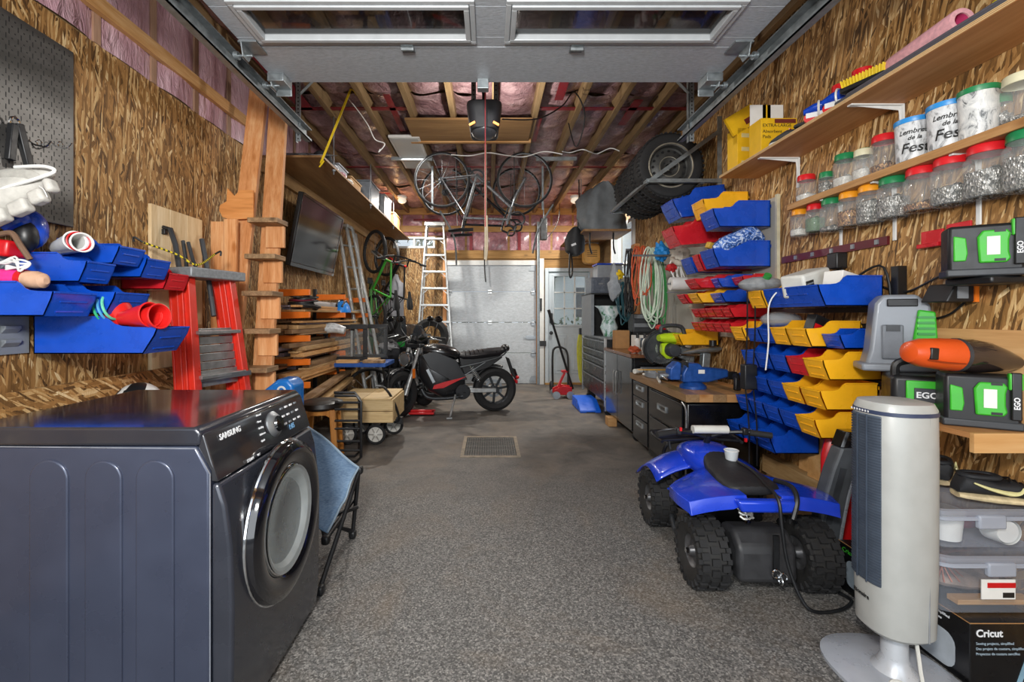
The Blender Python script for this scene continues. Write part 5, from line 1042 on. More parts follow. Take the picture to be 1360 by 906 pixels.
FILL_W = pm('#d6d4cd', .5, 0, .3, 120, .5); FILL_G = pm('#5f7d5c', .5, 0, .6, 150, .5)
LID = {'red': pm('#d31f26', .35, 0, .06), 'green': pm('#1d7d4a', .35, 0, .08), 'orange': pm('#e99a1f', .35, 0, .06), 'blue': pm('#2f8fd6', .35, 0, .06), 'cream': pm('#d9d5b4', .4, 0, .06)}
def jar(label, x, y, z, r, h, lid, fill, lvl, group, square=True):
    j = thing('storage_jar', label, 'jar', (x, y, z), group=group)
    e = .62 if square else 1; n = 24; q = lambda rr, zz: [(rr*math.copysign(abs(math.cos(a))**e, math.cos(a)), rr*math.copysign(abs(math.sin(a))**e, math.sin(a)), zz) for a in [2*pi*(k+.5)/n for k in range(n)]]
    c = lambda rr, zz: [(rr*math.cos(2*pi*(k+.5)/n), rr*math.sin(2*pi*(k+.5)/n), zz) for k in range(n)]
    ob('glass_body', MB().loft([q(r*.9, 0), q(r, .01), q(r, h*.72), c(r*.93, h*.8), c(r*.9, h*.95)]), M['jar'], j)
    ob('lid', MB().lathe([(.001, h), (r*.9, h), (r*.96, h-.006), (r*.98, h-.035), (r*.93, h-.036)], 28), LID[lid], j)
    if fill:
        lvl *= .8; f = [q(r*.86, .006), q(r*.94, .014), q(r*.94, h*lvl)]; b_ = MB().loft(f, cap=False)
        ob('contents', b_.grid(lambda u, v: (r*.92*(2*u-1)*(1-.25*(2*v-1)**2), r*.92*(2*v-1)*(1-.25*(2*u-1)**2), h*lvl+.012*math.sin(u*7)*math.cos(v*6)+.004*math.sin(u*31+v*27)), 10, 10), fill, j)
    return j
GJ = 'jars standing on the jar shelf'; GH = 'jars hung under the jar shelf'; zt = 2.0225
jar('small jar with red lid, leftmost on top of the jar shelf', 2.0, 2.87, zt, .05, .165, 'red', FILL_W, .3, GJ)
jar('smallest jar with green lid on top of the jar shelf', 2.0, 2.70, zt, .037, .13, 'green', FILL_S, .6, GJ)
jar('green lidded jar with a few screws, left of the cream lidded jar', 2.0, 2.555, zt, .052, .185, 'green', FILL_W, .35, GJ)
jar('jar with cream lid and paper label on the jar shelf', 1.985, 2.415, zt, .042, .16, 'cream', FILL_W, .4, GJ)
jar('green lidded jar partly hidden behind the cream lidded jar', 2.035, 2.47, zt, .034, .185, 'green', FILL_S, .3, GJ)
jar('tall red lidded jar just left of the blue lidded tubs', 2.0, 2.30, zt, .055, .19, 'red', FILL_B, .25, GJ)
jar('nearly empty clear jar with green lid behind the green lidded tub', 2.045, 1.815, zt, .03, .16, 'green', FILL_S, .6, GJ)
jar('plain clear jar with grey contents at the right end of the shelf', 2.0, 1.70, zt, .06, .18, 'cream', FILL_S, .12, GJ)
def tub(label, y, lid, art, r=.072, h=.195):
    j = thing('round_tub', label, 'tub', (1.995, y, zt), group='round tubs on the jar shelf')
    t = NT('tub_print'); n = t.noise(t.coord((1, 1, .6)), 22, 5, .65, 1.5); t.set(Base_Color=t.ramp(n.outputs[0], [(.38, '#8e9092'), (.46, '#c9cbcc'), (.6, '#e2e4e5')] if not art else [(.36, '#55595b'), (.44, '#c4c6c5'), (.6, '#e6e6e2')]), Roughness=.4)
    ob('wall', MB().lathe([(.001, 0), (r*.9, 0), (r*.92, .004), (r, h-.02)], 30), t.m, j); ob('lid', MB().lathe([(r*1.02, h-.022), (r*1.04, h-.018), (r*1.04, h), (r*.97, h+.002), (r*.95, h-.004), (.001, h-.004)], 30), LID[lid], j)
    if not art:
        a = math.radians(-43)
        for s_, sz, zz, sh in (('Fest', .062, .052, .2), ('de la', .026, .098, .3), ('Lembrete', .03, .128, .3)):
            o = text(s_, sz, (-(r+.0)*math.sin(-a), -(r+.0)*math.cos(a), zz), (pi/2, 0, a), M['btext'], j, align='CENTER', bold=.0006); o['bend'] = r*.98; o.data.shear = sh
tub('white tub with blue lid and Fest lettering, left one of two', 2.135, 'blue', 0); tub('white tub with blue lid and Fest lettering, right one of two', 1.975, 'blue', 0); tub('pale tub with green lid and grey drawings', 1.855, 'green', 1, .062, .2)
hj = [(2.93, .046, .17, 'orange', FILL_W, .3, 'hanging jar with orange lid, leftmost under the jar shelf'), (2.79, .046, .17, 'red', FILL_G, .6, 'hanging jar with red lid and green bits, second under the shelf'), (2.655, .052, .19, 'green', FILL_S, .15, 'hanging jar with green lid, nearly empty, third under the shelf'), (2.52, .052, .19, 'orange', FILL_B, .55, 'hanging jar with orange lid and brown screws'), (2.385, .054, .2, 'orange', FILL_S, .7, 'hanging jar with orange lid and long nails'), (2.25, .058, .2, 'green', FILL_S, .62, 'hanging jar with green lid full of small screws'), (2.10, .06, .2, 'red', FILL_B, .2, 'hanging jar with red lid, almost empty, with a few washers'), (1.965, .062, .205, 'red', FILL_S, .45, 'hanging jar with red lid and large nuts inside'), (1.822, .064, .21, 'red', FILL_S, .62, 'hanging jar with red lid full of bolts, largest of the red ones'), (1.68, .064, .22, 'green', FILL_S, .7, 'hanging jar with green lid full of screws at the right edge')]
for y, r, h, l, f, v, lab in hj: jar(lab, 1.998, y, 1.984-h, r, h, l, f, v, GH)
# items on the upper shelf
zs = 2.381
def carton(name, label, c, s, mt, rot=(0,0,0), flaps=False, txt=()):
    b = thing(name, label, 'box', c, rot); ob('body', MB().b(-s[0]/2, s[0]/2, -s[1]/2, s[1]/2, 0, s[2]), mt, b, sm=0, bev=.002)
    if flaps:
        for k, w in ((-1, .46), (1, .46)): ob('flap', MB().b(k*s[0]/4-s[0]*w/2, k*s[0]/4+s[0]*w/2, s[1]/2-.004, s[1]/2, s[2], s[2]+flaps), M['paper'], b, sm=0)
    for st_, sz, x, z, m_ in txt: text(st_, sz, (x, -s[1]/2-.0012, z), RCAM, m_, b)
    return b
ybx = pm('#e6b51c', .45, 0, .06)
b = carton('pad_box', 'yellow carton of absorbent pads standing open with white flaps', (1.93, 3.1, zs), (.24, .14, .24), ybx, flaps=.15, txt=(('EXTRA-LARGE', .03, -.11, .19, M['btext']), ('Absorbent', .03, -.11, .15, M['btext']), ('Pads', .03, -.11, .115, M['btext'])))
ob('brand_patch', MB().b(-.03, .11, -.0735, -.0705, .205, .232), pm('#6e2a22', .5), b, sm=0); ob('flap', MB().b(-.028, .028, .066, .07, .24, .39), ybx, b, sm=0)
b = carton('pad_box', 'yellow carton leaning at the far end of the upper shelf', (1.92, 3.4, zs), (.22, .12, .3), ybx, (0, 0, .1))
ob('tilted_flap', MB().bc((-.07, -.05, .36), (.24, .02, .14), (0, -.55, 0)), ybx, b, sm=0); ob('brand_patch', MB().bc((-.03, -.062, .355), (.05, .003, .04), (0, -.55, 0)), pm('#6e2a22', .5), b, sm=0)
for k in range(5): ob('print_block', MB().b(-.08+.09*(k % 2), -.02+.09*(k % 2), -.0625, -.0602, .03+.05*k, .06+.05*k), pm('#d8c98a', .5), b, sm=0)
def low_shoe(name, label, loc, rz, upper, sole, accent, L=.28, cat='shoe', swoosh=None):
    s = thing(name, label, cat, loc, (0, 0, rz)); W = .1*L/.28
    st = [(0, .6, .5), (.06, .78, 1), (.2, .85, 1), (.4, .8, .9), (.6, .95, .7), (.8, 1.0, .5), (.93, .8, .36), (1, .4, .25)]
    out = lambda k, f: [((u-.5)*L, W/2*w*math.cos(a)*f, z) for u, w, z in ()]
    ring = lambda u, w, z0, z1: [((u-.5)*L, W/2*w*math.copysign(abs(math.cos(a))**.7, math.cos(a)), z0+(z1-z0)*(.5+.5*math.copysign(abs(math.sin(a))**.8, math.sin(a)))) for a in [2*pi*k/16 for k in range(16)]]
    ob('sole', MB().loft([ring(u, w*1.05, .004*abs(u-.4)*6, .032) for u, w, h in st]), sole, s)
    hts = [.06, .1, .1, .082, .09, .066, .048, .036]
    ob('upper', MB().loft([ring(u, w, .028, h*L/.28) for (u, w, _), h in zip(st, hts)]), upper, s)
    ob('collar', MB().tube(crom([((u-.5)*L, W*.34*k, .098*L/.28) for u, k in ((.06, 0), (.12, .8), (.28, .9), (.42, .7), (.46, 0), (.42, -.7), (.28, -.9), (.12, -.8))], 4, True), .01, 7, closed=True), upper, s)
    ob('opening', MB().ell((-.24*L, 0, .1*L/.28), (.17*L, W*.28, .004), 14, 6), M['black'], s)
    for k in range(4): ob('lace', MB().tube([((.05+.07*k)*L, -W*.28, .088-.008*k), ((.08+.07*k)*L, 0, .096-.009*k), ((.05+.07*k)*L, W*.28, .088-.008*k)], .004, 5), accent, s)
    if swoosh:
        for q in (-1, 1): ob('side_swoosh', MB().tube(crom([((u-.5)*L, q*W*(.5-.02+.03*math.sin(u*3)), z) for u, z in ((.12, .078), (.3, .06), (.5, .05), (.6, .056), (.63, .075))]), [.003, .006, .009, .006, .002], 6), swoosh, s)
    return s
low_shoe('sneaker', 'white and black sneaker lying between yellow carton and skates', (1.9, 2.84, zs), 2.2, pm('#3a3a3c', .7), M['white'], M['red'], .27)
tb = thing('snack_tub', 'white ribbed tub with light blue lid behind the skates', 'tub', (1.97, 2.66, zs)); ob('wall', MB().lathe([(.001, 0), (.055, 0), (.062, .14)], 24), M['white'], tb); ob('lid', MB().lathe([(.064, .135), (.066, .15), (.06, .156), (.001, .156)], 24), LID['blue'], tb)
for k in range(5): ob('rib', MB().torus((0, 0, .03+.02*k), 'z', .058+.001*k, .002, 24, 5), M['offwhite'], tb)
for i, (y, rz, lab) in enumerate(((2.5, 2.5, 'blue and red roller skate with white straps on upper shelf'), (2.36, 2.2, 'blue and red roller skate nearest the yellow brush'))):
    sk = thing('roller_skate', lab, 'skate', (1.86, y, zs), (0, 0, rz), 'roller skates on the upper shelf')
    ob('boot', MB().loft([[((u-.5)*.22, .04*w*math.cos(a), .05+h*(.5+.5*math.sin(a))) for a in [2*pi*k/12 for k in range(12)]] for u, w, h in ((0, .7, .09), (.2, 1, .11), (.45, .95, .07), (.8, .9, .05), (1, .5, .03))]), M['blue'], sk)
    ob('cuff', MB().loft([[(-.06+.045*math.cos(a), .04*math.sin(a), z) for a in [2*pi*k/12 for k in range(12)]] for z in (.12, .17)]), M['red'], sk); ob('frame', MB().b(-.1, .1, -.014, .014, .025, .06), M['white'], sk, sm=0, bev=.005)
    for k in range(4): ob('wheel', MB().cyl((-.085+.056*k, -.012, .026), (-.085+.056*k, .012, .026), .026, n=14), M['red'], sk)
    for k in range(3): ob('strap', MB().torus((-.06+.05*k, 0, .1-.015*k), 'x', .042, .006, 16, 5), M['white'], sk)
bs_ = thing('scrub_brush', 'scrub brush with yellow bristles lying on the grey mat', 'brush', (1.84, 2.23, 2.43), (0, 0, 1.9))
ob('block', MB().b(-.1, .1, -.03, .03, 0, .025), M['black'], bs_, bev=.006)
bt_ = MB(); rr = random.Random(5)
for i in range(14):
    for k in range(5): bt_.cyl((-.09+.0138*i, -.02+.01*k, .024), (-.095+.0146*i, -.026+.013*k, .062), .004, n=5)
ob('bristles', bt_, pm('#e3c31b', .5), bs_, kind='stuff')
mt_ = thing('grey_mat', 'dark grey foam mat folded along the upper shelf', 'mat', (1.9, 1.9, zs)); ob('layer', MB().b(-.12, .15, -.9, .45, 0, .022), pm('#4c4a50', .9, 0, .15, 40, .3), mt_, bev=.006); ob('layer', MB().b(-.1, .14, -.88, .4, .023, .043), pm('#55525a', .9, 0, .15, 40, .3), mt_, bev=.006)
fr_ = thing('foam_roller', 'pink foam tube lying on the grey mat', 'foam tube', (1.89, 1.97, 2.475), (0, 0, -.1)); ob('tube', MB().lathe([(.028, -.17), (.046, -.17), (.048, -.16), (.048, .16), (.046, .17), (.028, .17), (.028, -.17)], 24, ax='y'), pm('#dca2a8', .8, 0, .15, 60, .4), fr_); ob('core', MB().lathe([(.027, -.165), (.027, .165)], 20, ax='y'), pm('#c63a6e', .7), fr_)
ob('striped_tool', MB().cyl((1.9, 1.35, 2.47), (1.9, 1.7, 2.455), .028, n=14), (lambda t: (t.set(Base_Color=t.ramp(t.n('ShaderNodeTexWave', i_Vector=t.coord(), i_Scale=8.0, bands_direction='Y').outputs[0], [(.45, '#d8c81e'), (.55, '#1b1b18')]), Roughness=.5), t.m)[1])(NT('hazard_stripe')), label='yellow and black striped tube on the upper shelf at the right edge', cat='tube')

# ------------------------------------------------------------------ black bin rack
kr = thing('bin_rack', 'black steel wall rack holding rows of coloured bins', 'rack', (2.04, 2.75, .45))
for y in (2.27, 3.22): wob('post', MB().b(2.02, 2.068, y-.02, y+.02, .44, 1.55), M['black'], kr, sm=0, bev=.003)
for z in (1.32, 1.23, 1.1, .94, .79, .6): wob('rail', MB().b(2.004, 2.02, 2.25, 3.24, z, z+.03), M['black'], kr, sm=0)
G1 = 'bins on the black rack'; ordw = ['nearest', 'second', 'third', 'fourth', 'fifth', 'sixth']
def row(nm, z, items, group, X):
    for i, (c, y, L, W, H) in enumerate(items):
        pos = ('nearest' if i == 0 else 'farthest' if i == len(items)-1 else '%s from near end' % ordw[i])
        bin_('%s storage bin, %s in the %s' % (c, pos, nm), c, (X, y, z), L, W, H, pi, group)
row('top row of the black rack', 1.352, [('blue', 2.53, .33, .46, .155), ('yellow', 2.86, .33, .15, .15)], G1, 1.99)
row('second row of the black rack', 1.135, [('blue', 2.36, .22, .12, .1), ('yellow', 2.51, .3, .15, .14), ('yellow', 2.67, .3, .14, .14), ('blue', 2.82, .28, .14, .12), ('blue', 2.97, .28, .14, .12), ('yellow', 3.12, .3, .14, .13)], G1, 1.99)
row('third row of the black rack', .975, [('yellow', 2.38, .3, .145, .145), ('red', 2.535, .29, .145, .14), ('blue', 2.69, .29, .145, .14), ('blue', 2.845, .29, .145, .14), ('blue', 3.0, .29, .145, .14)], G1, 1.99)
row('fourth row of the black rack', .818, [('yellow', 2.40, .3, .145, .14), ('yellow', 2.555, .3, .145, .14), ('blue', 2.71, .29, .145, .14), ('blue', 2.865, .29, .145, .14), ('blue', 3.02, .29, .145, .14)], G1, 1.99)
row('fifth row of the black rack', .662, [('yellow', 2.44, .3, .145, .14), ('blue', 2.6, .29, .145, .14), ('blue', 2.755, .29, .145, .14), ('blue', 2.91, .29, .145, .14), ('blue', 3.065, .29, .145, .14)], G1, 1.99)
row('lowest row of the black rack', .47, [('blue', 2.83, .3, .17, .15), ('blue', 3.0, .3, .15, .15), ('blue', 3.16, .3, .15, .14)], G1, 1.99)
rtr = thing('white_router', 'white boxed device with dark screen standing in the top blue bin', 'device', (1.78, 2.55, 1.42), (0, -.25, .35)); ob('case', MB().b(-.1, .12, -.07, .07, 0, .13), M['offwhite'], rtr, bev=.015, seg=3); ob('screen', MB().b(-.09, -.03, -.072, -.0705, .02, .09), M['black'], rtr, sm=0)
for k in range(3): ob('vent_slot', MB().b(-.085, -.035, -.0735, -.0722, .03+.02*k, .037+.02*k), M['grey'], rtr, sm=0)
ob('paper_carton', MB().bc((1.86, 2.4, 1.48), (.14, .1, .09), (0, .2, .3)), M['paper'], sm=0, bev=.003, label='small white carton beside the white device in the blue bin', cat='box')
rb_ = carton('parts_box', 'red and black small parts box tilted in the second row', (1.8, 2.52, 1.2), (.1, .06, .1), M['black'], (0, .35, .2)); ob('stripe', MB().b(-.045, .045, -.0315, -.0302, .015, .05), M['red'], rb_, sm=0)
ob('clear_bag', MB().ell((1.82, 2.84, 1.28), (.12, .1, .05), 12, 8), glass('cloudy_bag', '#b9bdbf', .2, .45), label='clear plastic bag lying on the second row of bins', cat='bag')
gb = thing('mesh_bag', 'grey plastic bag with green cap on the yellow bin', 'bag', (1.72, 2.88, 1.5)); ob('sack', MB().ell((0, 0, 0), (.14, .09, .05), 14, 8), pm('#8f9294', .4, 0, .3, 25, .4), gb); ob('cap', MB().cyl((-.0, -.05, .03), (-.0, -.075, .055), .022, n=12), M['green'], gb)
ob('magnetic_strip', MB().b(2.055, 2.069, 2.35, 3.2, 1.67, 1.715), pm('#5d1220', .4, .2), sm=0, label='dark red magnetic tool strip above the black rack', cat='tool strip')
for k in range(5): ob('strip_bit', MB().b(2.047, 2.0555, 2.4+.16*k, 2.42+.16*k, 1.68, 1.705), M['galv'], sm=0, label='metal bit on the red strip, %s from the near end' % ['first', 'second', 'third', 'fourth', 'fifth', 'sixth', 'seventh', 'eighth', 'ninth'][k], cat='bit', group='bits on the magnetic strip')
ad = thing('power_adapter', 'black power adapter plugged in under the red strip', 'adapter', (2.04, 2.66, 1.62)); wob('brick', MB().b(2.0, 2.066, 2.62, 2.7, 1.575, 1.67), M['black'], ad, bev=.008); wob('cable', MB().tube(crom([(2.03, 2.62, 1.58), (1.98, 2.5, 1.5), (2.03, 2.34, 1.55), (2.03, 2.29, 1.2), (2.0, 2.28, .95)]), .006, 6).tube(crom([(2.03, 2.64, 1.57), (2.0, 2.9, 1.52), (1.9, 3.1, 1.45)]), .006, 6), M['black'], ad)
cd = thing('charger_brick', 'black charger brick hanging on cords in front of the blue bins', 'charger', (1.67, 2.93, .9)); wob('brick', MB().b(1.63, 1.71, 2.9, 2.96, .83, .99), M['black'], cd, bev=.006)
for x in (1.645, 1.695): wob('cord', MB().tube(crom([(x, 2.92, .99), (x+.004, 2.91, 1.2), (x, 2.9, 1.47)]), .005, 6), M['black'], cd); wob('cord', MB().tube(crom([(x, 2.92, .83), (x+.01, 2.9, .6), (x, 2.88, .35)]), .005, 6), M['black'], cd)
ob('charging_cable', MB().tube(crom([(1.85, 2.5, 1.5), (1.72, 2.6, 1.48), (1.64, 2.66, 1.38), (1.645, 2.68, 1.15), (1.64, 2.7, .98)]), .0042, 7), M['white'], label='white cable hanging down in front of the blue bins', cat='cable')

# ------------------------------------------------------------------ pegboard with large bins further along
t = NT('peg_white'); vo = t.n('ShaderNodeTexVoronoi', i_Vector=t.coord(), i_Scale=39.0, i_Randomness=0.0); t.set(Base_Color=t.mix(t.ramp(vo.outputs['Distance'], [(.16, (1,1,1,1)), (.2, (0,0,0,1))]), hexc('#b3b1a8'), hexc('#3a3833')), Roughness=.5); PEG = t.m
pg = thing('white_pegboard', 'pale perforated pegboard on the right wall behind coloured bins', 'pegboard', (2.06, 4.5, 1.2))
for y0, y1 in ((3.26, 4.2), (4.205, 5.2), (5.205, 6.2)): wob('panel', MB().b(2.058, 2.068, y0, y1, 1.12, 2.16), PEG, pg, sm=0)
wob('edge_strip', MB().b(2.045, 2.068, 3.235, 3.258, 1.12, 2.17), pm('#c9c3a8', .5), pg, sm=0)
G2 = 'bins on the white pegboard'
for lab, c, y, z, L, W, H, tl_ in (('large blue storage bin at the right end of top pegboard row', 'blue', 3.40, 1.95, .42, .2, .19, 0), ('large yellow storage bin above the blue ones on the pegboard', 'yellow', 3.68, 2.09, .36, .2, .19, 0), ('large blue storage bin tipped forward below the tire rack', 'blue', 4.02, 2.19, .46, .26, .24, .12), ('large red storage bin tipped forward below the tipped blue one', 'red', 3.92, 1.93, .5, .24, .23, .08), ('large blue storage bin with chain print cloth on the pegboard', 'blue', 3.40, 1.66, .42, .2, .19, 0), ('narrow red storage bin beside the bin with the chain print cloth', 'red', 3.585, 1.655, .42, .1, .18, 0), ('blue storage bin left of the narrow red one on the pegboard', 'blue', 3.76, 1.65, .42, .18, .18, 0), ('shallow red storage bin at the right end below the cloth bin', 'red', 3.38, 1.535, .2, .14, .075, 0), ('small blue storage bin between two red ones on the pegboard', 'blue', 3.52, 1.52, .3, .1, .1, 0), ('long red storage bin beside the small blue one on the pegboard', 'red', 3.68, 1.52, .42, .18, .11, 0), ('flat blue storage bin above the red bin row', 'blue', 3.5, 1.405, .3, .16, .1, 0), ('flat yellow storage bin above the red bin row', 'yellow', 3.68, 1.405, .4, .16, .11, 0), ('flat red storage bin left of the flat yellow one', 'red', 3.86, 1.405, .42, .14, .11, 0), ('yellow storage bin low on the pegboard behind the saw', 'yellow', 4.15, 1.04, .36, .2, .14, 0)):
    bin_(lab, c, (2.04, y, z), L, W, H, pi, G2, tl_)
for r_, z in (('upper', 1.29), ('lower', 1.178)):
    for k in range(5): bin_('small red bin, %s from near end in the %s red row' % (ordw[k] if k else 'first', r_), 'red', (2.04, 3.36+.125*k, z), .3, .12, .1, pi, G2)
ob('chain_cloth', MB().tube(crom([(2.0, 3.36, 1.86), (1.92, 3.34, 1.9), (1.82, 3.33, 1.87), (1.72, 3.34, 1.82), (1.66, 3.36, 1.79)]), [.04, .06, .055, .06, .03], 12), (lambda t: (t.set(Base_Color=t.ramp(t.noise(t.coord(), 24, 4, .6, 2).outputs[0], [(.36, '#12204a'), (.5, '#3f73c8'), (.6, '#c7d4ea')]), Roughness=.6), t.m)[1])(NT('chain_print')), label='blue and white chain print cloth stuffed in a blue bin', cat='cloth')
for i, (p, s, c, lab) in enumerate((((1.76, 3.62, 1.86), (.06, .05, .05), '#c9a23c', 'small golden tin in the blue pegboard bin'), ((1.84, 3.72, 1.86), (.08, .06, .05), '#d8d2bd', 'cream packet in the blue pegboard bin'))): ob('packet', MB().bc(p, s, (.2, .3, .2)), pm(c, .5), bev=.006, label=lab, cat='packet')
# cords and tools hanging left of the bins
for y_, lab in ((5.3, 'grey steel rail beside the window post carrying dark cords'), (4.5, 'short grey steel rail above the paper roll')):
    q_ = thing('hanging_rail', lab, 'rail', (1.8, y_, 1.95)); wob('rod', MB().cyl((1.42, y_, 1.9), (2.06, y_, 1.9), .01, n=8), M['steel'], q_)
rod = thing('hanging_rail', 'grey steel rail sticking out from the wall for cords', 'rail', (1.8, 5.0, 1.95)); wob('rod', MB().cyl((1.5, 5.0, 2.03), (2.06, 5.0, 2.03), .012, n=8), M['steel'], rod)
def loops(label, c, x, y, z0, z1, n, w, seed):
    m = MB(); r_ = random.Random(seed)
    for k in range(n):
        q = w*(.5+r_.random()*.6); zb = z1+r_.random()*.12; xo = x+r_.uniform(-.06, .06); yo = y+r_.uniform(-.05, .05); j = lambda: r_.uniform(-.035, .035)
        m.tube(crom([(xo, yo, z0), (xo+q*.8+j(), yo+.02, z0-(z0-zb)*.35), (xo+q*.7+j(), yo+j(), z0-(z0-zb)*.8), (xo+j(), yo-.02, zb+j()), (xo-q*.7+j(), yo, z0-(z0-zb)*.75), (xo-q*.8+j(), yo+j(), z0-(z0-zb)*.3)], 5, True), .007, 6, closed=True)
    ob('cord_coil', m, c, label=label, cat='cord', group='cords hanging on the right wall')
loops('orange extension cord coiled on the steel rail', pm('#c4522a', .5), 1.64, 4.95, 2.06, 1.45, 7, .07, 1); loops('white and green rope coil hanging beside the orange cord', pm('#cfe0cc', .6), 1.75, 4.9, 2.04, 1.15, 7, .11, 2); loops('green garden twine coil hanging behind the white rope', pm('#3f9a52', .6), 1.83, 5.0, 2.0, 1.2, 5, .09, 3); loops('black cable coil hanging left of the orange cord', M['black'], 1.56, 5.01, 2.04, 1.3, 6, .06, 4); loops('white appliance cord hanging over the paper roll', M['white'], 1.86, 4.5, 1.9, 1.5, 4, .08, 6); loops('dark teal cord coil low beside the window post', pm('#1d4b55', .5), 1.6, 5.3, 1.7, 1.15, 5, .07, 8)
pr = thing('paper_roll', 'white paper towel roll on a holder below the cords', 'paper roll', (1.8, 4.2, 1.58)); wob('roll', MB().lathe([(.018, -.15), (.06, -.15), (.06, .15), (.018, .15), (.018, -.15)], 26, (1.82, 4.2, 1.6), 'x'), M['white'], pr); wob('holder', MB().cyl((1.64, 4.2, 1.6), (2.05, 4.2, 1.6), .009).b(1.64, 2.05, 4.19, 4.21, 1.515, 1.525), M['steel'], pr)
for i, (p, s, c, lab) in enumerate((((1.74, 4.6, 1.95), (.07, .06, .09), '#1f86d0', 'bright blue bag hanging beside the white rope'), ((1.86, 4.45, 1.88), (.09, .06, .08), '#cfcabd', 'cream cloth pouch hanging beside the blue bag'), ((1.8, 4.5, 1.78), (.05, .04, .04), '#b81d22', 'red pouch below the blue bag'), ((1.5, 5.3, 1.78), (.06, .05, .05), '#e2bd1b', 'yellow work gloves hanging by the window post'), ((1.46, 5.3, 1.68), (.07, .05, .2), '#8b9095', 'grey caulk bag hanging by the window post'), ((1.55, 4.86, .945), (.06, .05, .035), '#a84a26', 'orange brown cloth lying on the tall cabinet front'))): ob('hung_pouch', MB().lump(p, s, i+3, .3), pm(c, .6, 0, .2, 20, .3), label=lab, cat='pouch')
ob('window_post', MB().b(2.0, 2.068, 6.26, 6.42, 0, 2.3), M['pine_z'], sm=0, kind='structure')
# ------------------------------------------------------------------ tire rack and tires
tk = thing('tire_rack', 'galvanised angle iron rack on right wall carrying four tires', 'rack', (1.75, 4.6, 2.3))
def angle(p, q, w=.035, up=(0, 0, 1)): return MB().bar(p, q, w, .005, up).bar(Vector(p)+Vector((0, 0, w/2)), Vector(q)+Vector((0, 0, w/2)), .005, w, up)
wob('front_bar', angle((1.4, 4.05, 2.49), (2.06, 4.05, 2.49)), M['galv'], tk, sm=0); wob('back_bar', angle((1.4, 5.25, 2.49), (2.06, 5.25, 2.49)), M['galv'], tk, sm=0)
for x in (1.4, 1.9): wob('rail', angle((x, 4.05, 2.485), (x, 5.25, 2.485)), M['galv'], tk, sm=0)
for y in (4.05, 5.25):
    wob('upright', MB().b(2.03, 2.068, y-.004, y+.004, 2.4, 3.08).b(2.062, 2.068, y, y+.035, 2.4, 3.08), M['galv'], tk, sm=0); wob('diagonal', MB().bar((1.42, y-.006, 2.5), (2.05, y-.006, 2.95), .006, .035), M['galv'], tk, sm=0)
R, w = .30, .2
tp = [(.19, -w*.42), (.25, -w*.5), (.28, -w*.46), (.298, -w*.36), (.30, -w*.2), (.292, -w*.19), (.292, -w*.15), (.30, -w*.14), (.30, w*.14), (.292, w*.15), (.292, w*.19), (.30, w*.2), (.298, w*.36), (.28, w*.46), (.25, w*.5), (.19, w*.42)]
tm_ = mesh('tire', MB().lathe(tp, 48, ax='y'), M['rubber'], 30)
tr_m = MB()
for k in range(44):
    a = 2*pi*k/44
    for s, o in ((-1, 0), (1, .07)): tr_m.at((0, 0, 0), (0, a+o, 0)); tr_m.bc((0, s*w*.33, .299), (.02, w*.22, .012))
tr_m = mesh('tread', tr_m.no(), M['rubber'], 0)
rim_m = mesh('steel_rim', MB().lathe([(.205, -.08), (.2, -.092), (.185, -.085), (.178, -.03), (.165, -.02), (.12, -.045), (.08, -.05), (.05, -.03), (.03, -.03)], 40, ax='y'), pm('#4a4a48', .5, .4, .3, 14), 35)
rg_m = mesh('rim_edge', MB().torus((0, -.088, 0), 'y', .2, .007, 40, 6).torus((0, -.048, 0), 'y', .09, .004, 30, 5), pm('#a09a8a', .45, .5, .3), 35)
hm_ = MB()
for k in range(16): a = 2*pi*k/16; hm_.cyl((.145*math.cos(a), -.0375, .145*math.sin(a)), (.145*math.cos(a), -.03, .145*math.sin(a)), .013, n=10)
for k in range(5): a = 2*pi*k/5; hm_.cyl((.055*math.cos(a), -.045, .055*math.sin(a)), (.055*math.cos(a), -.036, .055*math.sin(a)), .009, n=8)
hm_ = mesh('rim_holes', hm_, M['black'], 0)
for k in range(4):
    tt_ = thing('car_tire', 'black car tire on steel wheel in the rack, ' + ('nearest of four', 'second of four', 'third of four', 'farthest of four')[k], 'tire', (1.65+.012*k, 4.22+.245*k, 2.672), (0, .3*k, 0), 'car tires on the wall rack')
    for nm, me_ in (('tire', tm_), ('tread', tr_m), ('steel_rim', rim_m), ('rim_edge', rg_m), ('rim_holes', hm_)): ob(nm, me_, None, tt_, kind='stuff' if nm in ('tread', 'rim_holes') else None)

# ------------------------------------------------------------------ storage above the far right corner
hs_ = thing('corner_shelf', 'wooden shelf box high in the far right corner', 'shelf', (1.7, 8, 2.4)); wob('deck', MB().b(1.35, 2.066, 7.6, YB-.05, 2.62, 2.64), M['ply_dark'], hs_, sm=0); wob('fascia', MB().b(1.35, 2.066, 7.58, 7.6, 2.58, 2.66), M['joist_x'], hs_, sm=0); wob('side', MB().b(2.04, 2.066, 7.62, YB-.05, 2.1, 2.62), M['joist'], hs_, sm=0)
ob('grey_tarp', MB().loft([[(1.62+w*math.cos(a)*(1+.1*math.sin(4*a+z*9)+.06*math.sin(11*a+z*5)), 6.6+.3*math.sin(a)*(1+.1*math.sin(5*a)), z) for a in [2*pi*k/44 for k in range(44)]] for w, z in ((.3, 2.502), (.34, 2.56), (.36, 2.7), (.33, 2.82), (.35, 2.95), (.27, 3.05), (.2, 3.12), (.08, 3.18))]), pm('#6e7478', .55, 0, .2, 8, .3), label='grey tarp bundle hung beside the tires', cat='tarp')
cr_ = thing('cargo_strap', 'grey webbing straps hanging under the tarp bundle', 'strap', (1.6, 6.6, 2.5)); 
